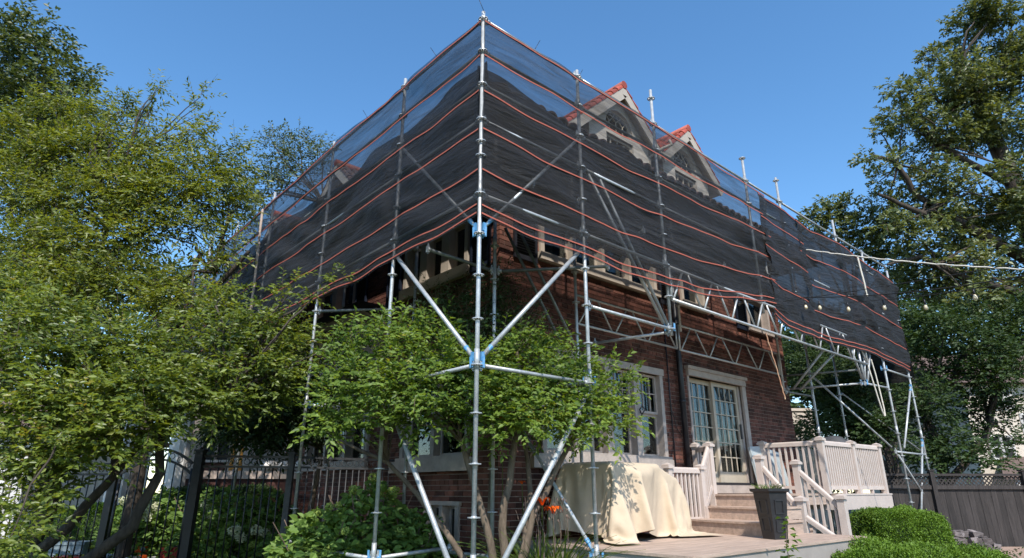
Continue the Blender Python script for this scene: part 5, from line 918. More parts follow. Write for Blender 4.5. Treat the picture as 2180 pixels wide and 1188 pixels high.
cv = obj('canvas_cover', t, M['tarp']); tag(cv, 'large cream canvas sheet draped over furniture on the deck', 'cover')
cv.modifiers.new('smooth', 'SUBSURF').render_levels = 1; cv.modifiers['smooth'].levels = 1

# ---- planter
pl = thing('planter', 'tall dark tapered planter with recessed panels standing by the deck steps', 'planter', (4.78, -.6, PZ))
def quadring(c, w, z, rot): return [(c[0]+w*math.cos(rot+math.pi/4+k*math.pi/2)*.7071, c[1]+w*math.sin(rot+math.pi/4+k*math.pi/2)*.7071, z) for k in range(4)]
pr_ = rad(-20); c = (4.78, -.6); t = MB(); t.quadgrid([quadring(c, w, z, pr_) for w, z in ((.225, PZ+.003), (.31, PZ+.60), (.37, PZ+.62), (.37, PZ+.655), (.32, PZ+.655), (.30, PZ+.58))], True, smooth=False)
b0 = len(t.v); t.v += quadring(c, .225, PZ+.004, pr_); t.f.append((b0+3, b0+2, b0+1, b0)); t.sm.append(False); obj('body', t, M['planter'], pl)
for k in range(4):
    a = pr_+k*math.pi/2; d = Vector((math.cos(a), math.sin(a), 0)); s_ = Vector((-math.sin(a), math.cos(a), 0))
    for (z0, z1) in ((.10, .27), (.33, .50)):
        t = MB(); fr = []
        for zz in (z0, z1): w = .1125+(.155-.1125)*zz/.60; fr.append(Vector((c[0], c[1], PZ+zz))+d*(w+.004))
        hw = .068
        for (p, q) in ((fr[0]-s_*hw, fr[0]+s_*hw), (fr[1]-s_*hw, fr[1]+s_*hw), (fr[0]-s_*hw, fr[1]-s_*hw), (fr[0]+s_*hw, fr[1]+s_*hw)): t.bar(p, q, .016, .016, up=tuple(d))
        obj('panel_moulding', t, M['planter'], pl)
q = MB(); b0 = len(q.v); q.v += quadring(c, .30, PZ+.60, pr_); q.f.append((b0, b0+1, b0+2, b0+3)); q.sm.append(False); obj('soil', q, M['soil'], pl)

# ---- pale panel and covered kettle behind the balustrade
t = MB(); t.bar((8.76, 1.44, 1.50), (8.70, 1.56, 2.42), .62, .05, up=(0, 1, 0)); t.bar((9.2, 1.3, 1.5), (9.3, 1.5, 2.35), .55, .04, up=(0, 1, 0)); tag(obj('plastic_panel', t, M['paleplastic']), 'pale translucent panel leaning behind the first baluster rail beside the door', 'panel')
gr = thing('kettle_grill', 'dark domed grill behind the right hand balustrade', 'grill', (10.9, .85, Z3)); c = (10.9, .85, 0)
t = MB(); t.lathe([(.0, 2.72), (.16, 2.69), (.30, 2.58), (.38, 2.40), (.39, 2.3)], c, 20); obj('lid', t, M['grill'], gr); t = MB(); t.lathe([(.385, 2.3), (.36, 2.15), (.22, 2.02), (0, 1.98)], c, 20); obj('bowl', t, M['grill'], gr)
for k in range(3): a = k*2.09; t = MB(); t.tube((c[0]+.2*math.cos(a), c[1]+.2*math.sin(a), 2.03), (c[0]+.3*math.cos(a), c[1]+.3*math.sin(a), Z3), .013, 8); obj('leg', t, M['steeldull'], gr)

# ================================================================ wooden fence on the right
fz0, fz1 = G-.05, 1.62
wf = thing('wooden_fence', 'weathered brown board fence with lattice top along the driveway', 'fence', tuple(W(12, 15.3, G)))
fa, fb = W(8.6, 15.15, 0), W(16, 15.5, 0); fd = (fb-fa).normalized(); fang = math.atan2(fd.y, fd.x); FL = (fb-fa).length; fn = Vector((fd.y, -fd.x, 0)); x = 0; k = 0
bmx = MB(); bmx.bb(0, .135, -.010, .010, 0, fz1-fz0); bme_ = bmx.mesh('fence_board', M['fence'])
while x < FL:
    link('fence_board', bme_, wf, loc=tuple(fa+fd*x+Vector((0, 0, fz0))+fn*(.003*(k % 2))), rot=(0, 0, fang)); x += .140; k += 1
for z, w, h in ((1.62, .05, .09), (1.90, .06, .05), (.7, .05, .09)):
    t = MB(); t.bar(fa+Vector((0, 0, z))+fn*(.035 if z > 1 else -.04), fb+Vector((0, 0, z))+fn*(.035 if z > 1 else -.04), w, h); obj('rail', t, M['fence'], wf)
x = 1.27
while x < FL: 
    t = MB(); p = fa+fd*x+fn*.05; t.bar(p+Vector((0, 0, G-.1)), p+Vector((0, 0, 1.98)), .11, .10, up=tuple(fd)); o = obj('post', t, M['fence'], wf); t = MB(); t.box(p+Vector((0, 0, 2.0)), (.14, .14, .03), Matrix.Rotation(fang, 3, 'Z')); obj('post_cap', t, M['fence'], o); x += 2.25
x = -.2; LT0, LT1 = 1.665, 1.875; k = 0
while x < FL:
    for s in (1, -1):
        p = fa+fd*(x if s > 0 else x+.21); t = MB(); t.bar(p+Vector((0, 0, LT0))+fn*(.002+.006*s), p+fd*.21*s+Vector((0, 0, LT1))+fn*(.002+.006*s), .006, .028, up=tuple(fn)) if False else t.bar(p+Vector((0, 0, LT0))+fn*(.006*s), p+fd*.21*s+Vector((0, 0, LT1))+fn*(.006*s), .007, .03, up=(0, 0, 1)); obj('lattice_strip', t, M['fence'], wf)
    x += .105
# rubble of old stones at its foot
rs = random.Random(5)
for i in range(34):
    lay = 0 if i < 16 else 1 if i < 27 else 2
    x = 9.95+rs.uniform(-.55, .60)*(1-.30*lay); d = 14.6+rs.uniform(-.25, .25)*(1-.3*lay); z = G+.07+.125*lay
    t = MB(); s = (rs.uniform(.16, .30), rs.uniform(.12, .2), rs.uniform(.09, .15)); R3 = Matrix.Rotation(rs.uniform(0, 3), 3, 'Z') @ Matrix.Rotation(rs.uniform(-.25, .25), 3, 'X')
    t.box((0, 0, 0), s); bmv = [(R3 @ Vector((v[0]*(1+.25*rs.uniform(-1, 1)), v[1]*(1+.25*rs.uniform(-1, 1)), v[2]*(1+.2*rs.uniform(-1, 1))))) for v in t.v]; p = W(x, d, z); t.v = [tuple(v+p) for v in bmv]
    tag(obj('stone', t, M['stone']), 'broken grey and red stone in the heap at the foot of the board fence', 'stone', 'stones heaped by the board fence')

# ================================================================ iron fence and gate on the left
fe = thing('iron_fence', 'black iron picket fence with ring band left of the scaffold', 'fence', tuple(W(-4, 9.6, G)))
def ironrun(parent, x0, d0, x1, d1, zt, sp=.104, m='iron', rings=True, arch=0., zb=G+.06):
    p0, p1 = W(x0, d0, 0), W(x1, d1, 0); L_ = (p1-p0).length; d = (p1-p0)/L_; n = int(L_/sp); pk = []
    zz = lambda u: zt+arch*(1-(2*u-1)**2) if arch else zt
    for off, h in ((0, .035), (-.145, .03)):
        t = MB(); pts = [p0.lerp(p1, i/16)+Vector((0, 0, zz(i/16)+off)) for i in range(17)]
        for a, b in zip(pts, pts[1:]): t.bar(a, b, .03, h)
        obj('rail', t, M[m], parent)
    t = MB(); t.bar(p0+Vector((0, 0, zb+.08)), p1+Vector((0, 0, zb+.08)), .03, .035); obj('rail', t, M[m], parent)
    for i in range(1, n):
        u = i/n; t = MB(); p = p0.lerp(p1, u); t.tube(p+Vector((0, 0, zb)), p+Vector((0, 0, zz(u)-.14)), .0095, 6); obj('picket', t, M[m], parent)
    if rings:
        for i in range(n):
            u = (i+.5)/n; c = p0.lerp(p1, u)+Vector((0, 0, zz(u)-.072)); t = MB()
            P = [[c+d*((.040+.006*math.cos(b))*math.cos(a))+Vector((0, 0, (.040+.006*math.cos(b))*math.sin(a)))+d.cross(Vector((0, 0, 1)))*.006*math.sin(b) for b in (0, 2.1, 4.2)] for a in [2*math.pi*k/14 for k in range(15)]]
            t.quadgrid(P, True); obj('ring', t, M[m], parent)
def ipost(parent, x, d, zt, w, m='iron'):
    t = MB(); p = W(x, d, 0); t.box((p.x, p.y, (G-.05+zt)/2), (w, w, zt-G+.05), Matrix.Rotation(rad(-41.4), 3, 'Z')); o = obj('post', t, M[m], parent); t = MB(); t.box((p.x, p.y, zt+.012), (w+.03, w+.03, .024), Matrix.Rotation(rad(-41.4), 3, 'Z')); t.lathe([(.0, .09), (.03, .06), (.03, .035), (.012, .024)], (p.x, p.y, zt), 8); obj('post_cap', t, M[m], o)
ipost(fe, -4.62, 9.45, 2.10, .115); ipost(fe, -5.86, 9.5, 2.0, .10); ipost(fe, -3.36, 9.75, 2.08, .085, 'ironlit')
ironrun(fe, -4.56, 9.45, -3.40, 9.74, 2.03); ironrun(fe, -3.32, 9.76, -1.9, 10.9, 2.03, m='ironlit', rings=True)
ironrun(fe, -11.5, 9.7, -5.92, 9.5, 1.92, rings=True)
for x in (-7.8, -9.7): ipost(fe, x, 9.6, 2.0, .07)
ga = thing('iron_gate', 'arched black iron gate with ring band between two heavy posts', 'gate', tuple(W(-5.2, 9.47, G)))
for (x) in (-5.76, -4.72): t = MB(); p = W(x, 9.47, 0); t.tube(p+Vector((0, 0, G+.05)), p+Vector((0, 0, 1.86)), .022, 8); obj('stile', t, M['iron'], ga)
ironrun(ga, -5.75, 9.47, -4.73, 9.47, 1.93, sp=.115, arch=.20)

# porch behind: parapet, column, hedge planted before it
po = thing('porch', 'brick porch parapet with stone coping left of the house', 'porch', tuple(W(-5.4, 13.6, G)))
pa, pb = W(-6.9, 13.6, 0), W(-3.2, 13.9, 0); t = MB(); t.bar(pa+Vector((0, 0, 1.05)), pb+Vector((0, 0, 1.05)), .28, 1.5); obj('wall', t, M['brickdark'], po)
t = MB(); t.bar(pa+Vector((0, 0, 1.86)), pb+Vector((0, 0, 1.86)), .40, .16); obj('coping', t, M['coping'], po)
t = MB(); t.bar(W(-8.6, 17.5, 2.6), W(-3.0, 17.5, 2.6), .2, 4.6); wl2 = obj('wall', t, M['brickdark'], po)
t = MB(); t.bar(W(-8.6, 17.35, 1.86), W(-6.5, 17.35, 1.86), .2, .14); obj('coping', t, M['white'], po)
wq = MB(); 
for (x0, x1, z0, z1) in ((-8.55, -7.55, 2.3, 4.2),):
    for xx in (x0, (x0+x1)/2, x1): wq.bar(W(xx, 17.3, z0), W(xx, 17.3, z1), .06, .06, up=(0, 1, 0))
    for zz in (z0, (z0+z1)/2, z1): wq.bar(W(x0, 17.3, zz), W(x1, 17.3, zz), .06, .06)
wn_ = obj('window', wq, M['trimgrey'], po); t = MB(); t.bar(W(-8.55, 17.36, 3.25), W(-7.55, 17.36, 3.25), .02, 1.9); obj('pane', t, M['inside'], wn_)
for (x, d, z1, r) in ((-6.75, 12.9, 3.4, .21), (-8.0, 13.1, 3.4, .2)):
    t = MB(); c = W(x, d, 0); n = 20; t.quadgrid([[(c.x+(rr-.012*(k % 2))*math.cos(2*math.pi*k/n), c.y+(rr-.012*(k % 2))*math.sin(2*math.pi*k/n), z) for k in range(n)] for rr, z in ((r+.05, G), (r+.05, 1.2), (r, 1.25), (r*.92, z1))], True, smooth=False)
    o = obj('column', t, M['white']); tag(o, 'fluted white porch column ' + ('with its base hidden by the clipped hedge' if x > -7 else 'farther left, behind the heavy gate post'), 'column')
for (x, lab) in ((-4.35, 'first'), (-4.02, 'second'), (-3.72, 'third')):
    pass
rs = random.Random(3)
for i, (x, w) in enumerate(((-5.15, .2), (-4.80, .18), (-4.5, .15))):
    t = MB(); p = W(x, 13.62, 2.04); P = []
    for th in [math.pi*k/8 for k in range(9)]: P.append([p+Vector((w*math.sin(th)*math.cos(f), w*math.sin(th)*math.sin(f), .11*math.cos(th))) for f in [2*math.pi*j/12 for j in range(12)]])
    t.quadgrid(P[::-1], True); tag(obj('sack', t, M['white']), ['largest white sack on the porch coping nearest the gate', 'middle white sack on the porch coping', 'smallest white sack on the porch coping, farthest right'][i], 'sack')
ld = thing('ladder', 'yellow stepladder standing open on the porch', 'ladder', tuple(W(-6.15, 14.2, 1.0)))
for (xa, xb) in ((-6.28, -6.20), (-5.98, -6.06)): t = MB(); t.bar(W(xa, 14.2, 1.0), W(xb, 14.2, 2.75), .03, .07); obj('rail', t, M['yellow'], ld)
for k in range(6): t = MB(); z = 1.2+k*.27; t.bar(W(-6.27+.01*k, 14.2, z), W(-5.99-.01*k, 14.2, z), .07, .03); obj('rung', t, M['yellow'], ld)
# debris and crates on the path behind the gate
def crate(x, d, w, h, m, lab, name='crate', cat='crate', z=G+.02):
    th = thing(name, lab, cat, tuple(W(x, d, z)))
    R3 = Matrix.Rotation(rad(-41.4+x*20 % 17), 3, 'Z'); p = W(x, d, z)
    t = MB(); t.box(p+Vector((0, 0, h*.45)), (w, w*.7, h*.9), R3); obj('body', t, M[m], th); t = MB(); t.box(p+Vector((0, 0, h*.95)), (w*1.06, w*.76, h*.1), R3); obj('lid', t, M[m], th)
    t = MB(); t.box(p+Vector((0, 0, h*1.03)), (w*.3, w*.1, h*.06), R3); obj('handle', t, M['black'], th)
crate(-5.35, 10.6, .34, .36, 'red', 'red lidded plastic bin right of the heavy gate post'); crate(-6.75, 10.3, .42, .26, 'red', 'low red toolbox left of the gate'); crate(-7.2, 10.9, .5, .42, 'bluegrey', 'grey box behind the low red toolbox')
for i in range(46):
    t = MB(); x = rs.uniform(-6.9, -5.5); d = rs.uniform(10.5, 11.4); p = W(x, d, G+.05+rs.uniform(0, .28)*(1-abs(x+6.2))); k = i % 5
    if k < 2:
        q = p+Vector((rs.uniform(-.12, .12), rs.uniform(-.12, .12), rs.uniform(-.02, .06))); t.tube(p, q, .035, 8); t.tube(q, q+(q-p)*.3, .014, 8); lab, c, mm = 'crumpled clear drink bottle in the rubbish heap by the gate', 'bottle', 'bluegrey'
    elif k < 4:
        R3 = Matrix.Rotation(rs.uniform(0, 3), 3, 'Z') @ Matrix.Rotation(rs.uniform(-.5, .5), 3, 'X'); t.box(p, (rs.uniform(.1, .24), rs.uniform(.1, .2), .012+.05*rs.random()), R3); lab, c, mm = 'pale scrap of packaging in the rubbish heap by the gate', 'scrap', 'white' if k == 2 else 'coping'
    else:
        R3 = Matrix.Rotation(rs.uniform(0, 3), 3, 'Z'); t.box(p, (.13, .1, .08), R3); lab, c, mm = 'small orange carton in the rubbish heap by the gate', 'carton', 'orange'
    tag(obj({'bottle': 'bottle', 'scrap': 'scrap', 'carton': 'carton'}[c], t, M[mm]), lab, c, 'rubbish heaped behind the gate')

# ================================================================ neighbouring houses
def simplehouse(name, label, x0, x1, d0, d1, z1, wallm, roofm, wins, ridge=2.2, ov=.5):
    h = thing(name, label, 'house', tuple(W((x0+x1)/2, d0, G)))
    poly = [W(x0, d0, 0), W(x1, d0, 0), W(x1, d1, 0), W(x0, d1, 0)]
    t = MB(); t.prism([(p.x, p.y) for p in poly], G-.1, z1); obj('wall', t, M[wallm], h)
    t = MB(); e = [W(x0-ov, d0-ov, z1-.1), W(x1+ov, d0-ov, z1-.1), W(x1+ov, d1+ov, z1-.1), W(x0-ov, d1+ov, z1-.1), W(x0-ov, (d0+d1)/2, z1+ridge), W(x1+ov, (d0+d1)/2, z1+ridge)]
    t.v = [tuple(p) for p in e]; t.f = [(0, 1, 5, 4), (2, 3, 4, 5), (1, 2, 5), (3, 0, 4), (3, 2, 1, 0)]; t.sm = [False]*5; obj('roof', t, M[roofm], h)
    for (a, b, c0, c1) in wins:
        t = MB()
        for xx in (a, (a+b)/2, b): t.bar(W(xx, d0-.04, c0), W(xx, d0-.04, c1), .09, .09, up=(0, 1, 0))
        for zz in (c0, (c0+c1)/2, c1): t.bar(W(a-.05, d0-.04, zz), W(b+.05, d0-.04, zz), .09, .09)
        w_ = obj('window', t, M['white'], h); t = MB(); t.bar(W(a, d0-.02, (c0+c1)/2), W(b, d0-.02, (c0+c1)/2), .02, c1-c0); obj('pane', t, M['inside'], w_)
    return h
hh = simplehouse('neighbour_house', 'cream neighbour house half hidden by trees beyond the board fence', 21.2, 32, 29, 38, 6.4, 'stucco', 'roofbrown', [(21.9, 22.9, 2.9, 3.9), (23.6, 24.6, 3.0, 4.9), (22.6, 23.4, 5.2, 6.2), (26, 27.2, 3, 4.6)])
t = MB(); e = [W(20.6, 27, 2.1), W(32, 27, 2.1), W(32, 29, 3.0), W(22.2, 29, 3.0)]; e += [p-Vector((0, 0, .12)) for p in e]; t.v = [tuple(p) for p in e]; t.f = [(0, 1, 2, 3), (7, 6, 5, 4), (0, 4, 5, 1), (1, 5, 6, 2), (2, 6, 7, 3), (3, 7, 4, 0)]; t.sm = [False]*6; obj('porch_roof', t, M['roofbrown'], hh)
for x in (21.3, 23.4, 25.5): t = MB(); t.tube(W(x, 27.2, G), W(x, 27.2, 2.0), .09, 8); obj('porch_post', t, M['white'], hh)
simplehouse('stucco_house', 'pale stucco house showing between the brick corner and the dark trees', 9.3, 10.6, 22, 30, 4.3, 'stucco', 'roofbrown', [(9.5, 9.8, 1.2, 2.0)], ridge=.3, ov=.05)
simplehouse('garage', 'white garage glimpsed through leaves at the far left', -18.5, -13.6, 18, 24, 3.2, 'white', 'roofbrown', [(-15.5, -14.6, 1.3, 2.3)], ridge=1.5)
# ================================================================ plants
LAI = 6.0
def leaves_mesh(name, P, D, N_, Ln, Wd, m, fold=.25, curl=.15):
    """P base points, D leaf directions, N_ normals; two folded triangles pairs per leaf"""
    n = len(P); D = D/np.linalg.norm(D, axis=1, keepdims=True); S = np.cross(D, N_); S /= np.linalg.norm(S, axis=1, keepdims=True)+1e-9; N_ = np.cross(S, D)
    Ln = Ln[:, None]; Wd = Wd[:, None]
    mid = P+D*Ln*.45-N_*Ln*.02; tip = P+D*Ln-N_*Ln*curl
    l = mid+S*Wd*.5+N_*Wd*fold; r = mid-S*Wd*.5+N_*Wd*fold
    V = np.stack([P, l, tip, r], 1).reshape(-1, 3)
    i = np.arange(n)*4; F = np.stack([i, i+1, i+2, i, i+2, i+3], 1).reshape(-1)
    me = bpy.data.meshes.new(name); me.vertices.add(len(V)); me.vertices.foreach_set('co', V.astype(np.float32).ravel())
    me.loops.add(len(F)); me.loops.foreach_set('vertex_index', F.astype(np.int32)); nf = len(F)//3; me.polygons.add(nf)
    me.polygons.foreach_set('loop_start', (np.arange(nf)*3).astype(np.int32)); me.update(calc_edges=True); me.materials.append(m); return me
def unit(v): return v/(np.linalg.norm(v, axis=-1, keepdims=True)+1e-9)
def crown(clumps, dens, ll, lw, spray=.35, per=9, droop=.15, flat=.5, surf=.5, seed=0, up=.25, upn=1.1):
    """clumps: (x,y,z,rx,rz). Sprays of alternate leaves through each clump. Returns P,D,N,L,W and twig segments"""
    r = np.random.default_rng(seed+100); Ps = []; Ds = []; Ns = []; T = []
    for (x, y, z, rx, rz) in clumps:
        ns = max(4, int(dens*LAI*math.pi*rx*rz/(.5*ll*ll*lw)/per)); d = unit(r.normal(size=(ns, 3))); rr = r.random(ns)**surf
        c = np.array([x, y, z]); p0 = c+d*rr[:, None]*np.array([rx, rx, rz])*(1+.25*r.normal(size=(ns, 1))*.6)
        sd_ = unit(d*np.array([1, 1, flat])*.9+r.normal(size=(ns, 3))*.45*np.array([1, 1, flat])+np.array([0, 0, up])); l = spray*(.6+.7*r.random(ns))
        T.append((p0, p0+sd_*l[:, None]))
        side = unit(np.cross(sd_, np.array([0, 0, 1.]))+1e-6)
        for k in range(per):
            t = (k+.6)/per; s = 1 if k % 2 else -1
            pos = p0+sd_*(l*t)[:, None]; pos[:, 2] -= droop*l*t*t
            dd = unit(sd_*(.45+.5*t)+side*s*(1.05-.5*t)+r.normal(size=(ns, 3))*.28+np.array([0, 0, -droop])); nn = unit(np.array([-.40, -.56, .82])*upn+r.normal(size=(ns, 3))*.48)
            Ps.append(pos); Ds.append(dd); Ns.append(nn)
    P = np.concatenate(Ps); D = np.concatenate(Ds); N_ = np.concatenate(Ns); n = len(P); L_ = ll*(.65+.6*r.random(n)); return P, D, N_, L_, L_*lw*(.85+.3*r.random(n)), T
def twigs(T, r, step=1):
    t = []; F = []; b = 0
    for p0, p1 in T:
        p0 = p0[::step]; p1 = p1[::step]; n = len(p0); o = np.array([[r, 0, 0], [-r*.5, r*.87, 0], [-r*.5, -r*.87, 0]])
        V = np.concatenate([p0[:, None]+o, p1[:, None]+o*.4], 1).reshape(-1, 3); t.append(V); i = np.arange(n)*6+b
        for a in range(3): c = (a+1) % 3; F.append(np.stack([i+a, i+c, i+3+c, i+3+a], 1))
        b += n*6
    return np.concatenate(t), np.concatenate(F)
def limb(mb, pts, r0, r1, n=8, wob=.0):
    pts = [Vector(p) for p in pts]; out = []
    for i in range(len(pts)-1):
        for k in range(4):
            u = k/4; p = pts[i].lerp(pts[i+1], u); 
            if wob and not (i == 0 and k == 0): p = p+Vector((nz(p.x*2, p.z*2, 1), nz(p.y*2, p.z*2, 5), 0))*wob
            out.append(p)
    out.append(pts[-1]); m = len(out); mb.path(out, [r0+(r1-r0)*(i/(m-1)) for i in range(m)], n)
def tree(name, label, cat, base, clumps, trunk, dens, ll, lw, leaf, barkm, spray=.35, per=9, droop=.15, flat=.5, seed=0, tw=.004, tstep=2, group=None, up=.25, limbs=True, surf=.5, hub=None, lr=.03):
    t = thing(name, label, cat, base, group)
    tb = MB()
    for (pts, r0, r1) in trunk: limb(tb, pts, r0, r1, 9, .07)
    obj('trunk', tb, M[barkm], t)
    if limbs and hub:
        lb = MB(); hubs = [Vector(h) for h in hub]
        for c in clumps:
            p = Vector(c[:3]); h = min(hubs, key=lambda q: (q-p).length); m_ = h.lerp(p, .5)+Vector((0, 0, .12*(p-h).length*(1 if p.z > h.z else .4)))
            limb(lb, [h, m_+Vector((nz(p.x*3, p.y, 2), nz(p.y*3, p.x, 6), nz(p.z*3, p.x, 9)))*(p-h).length*.35, p+Vector((0, 0, -c[4]*.2))], lr*.8, lr*.2, 5, .09)
        obj('branches', lb, M[barkm], t)
    P, D, N_, L_, Wd, T = crown(clumps, dens, ll, lw, spray, per, droop, flat, seed=seed, up=up, surf=surf)
    kind(link('crown', leaves_mesh('crown', P, D, N_, L_, Wd, M[leaf]), t), 'stuff')
    if tw:
        V, F = twigs(T, tw, tstep); me = bpy.data.meshes.new('twigs'); me.from_pydata(V.tolist(), [], F.tolist()); me.materials.append(M['twig']); kind(link('twigs', me, t), 'stuff')
    return len(P)
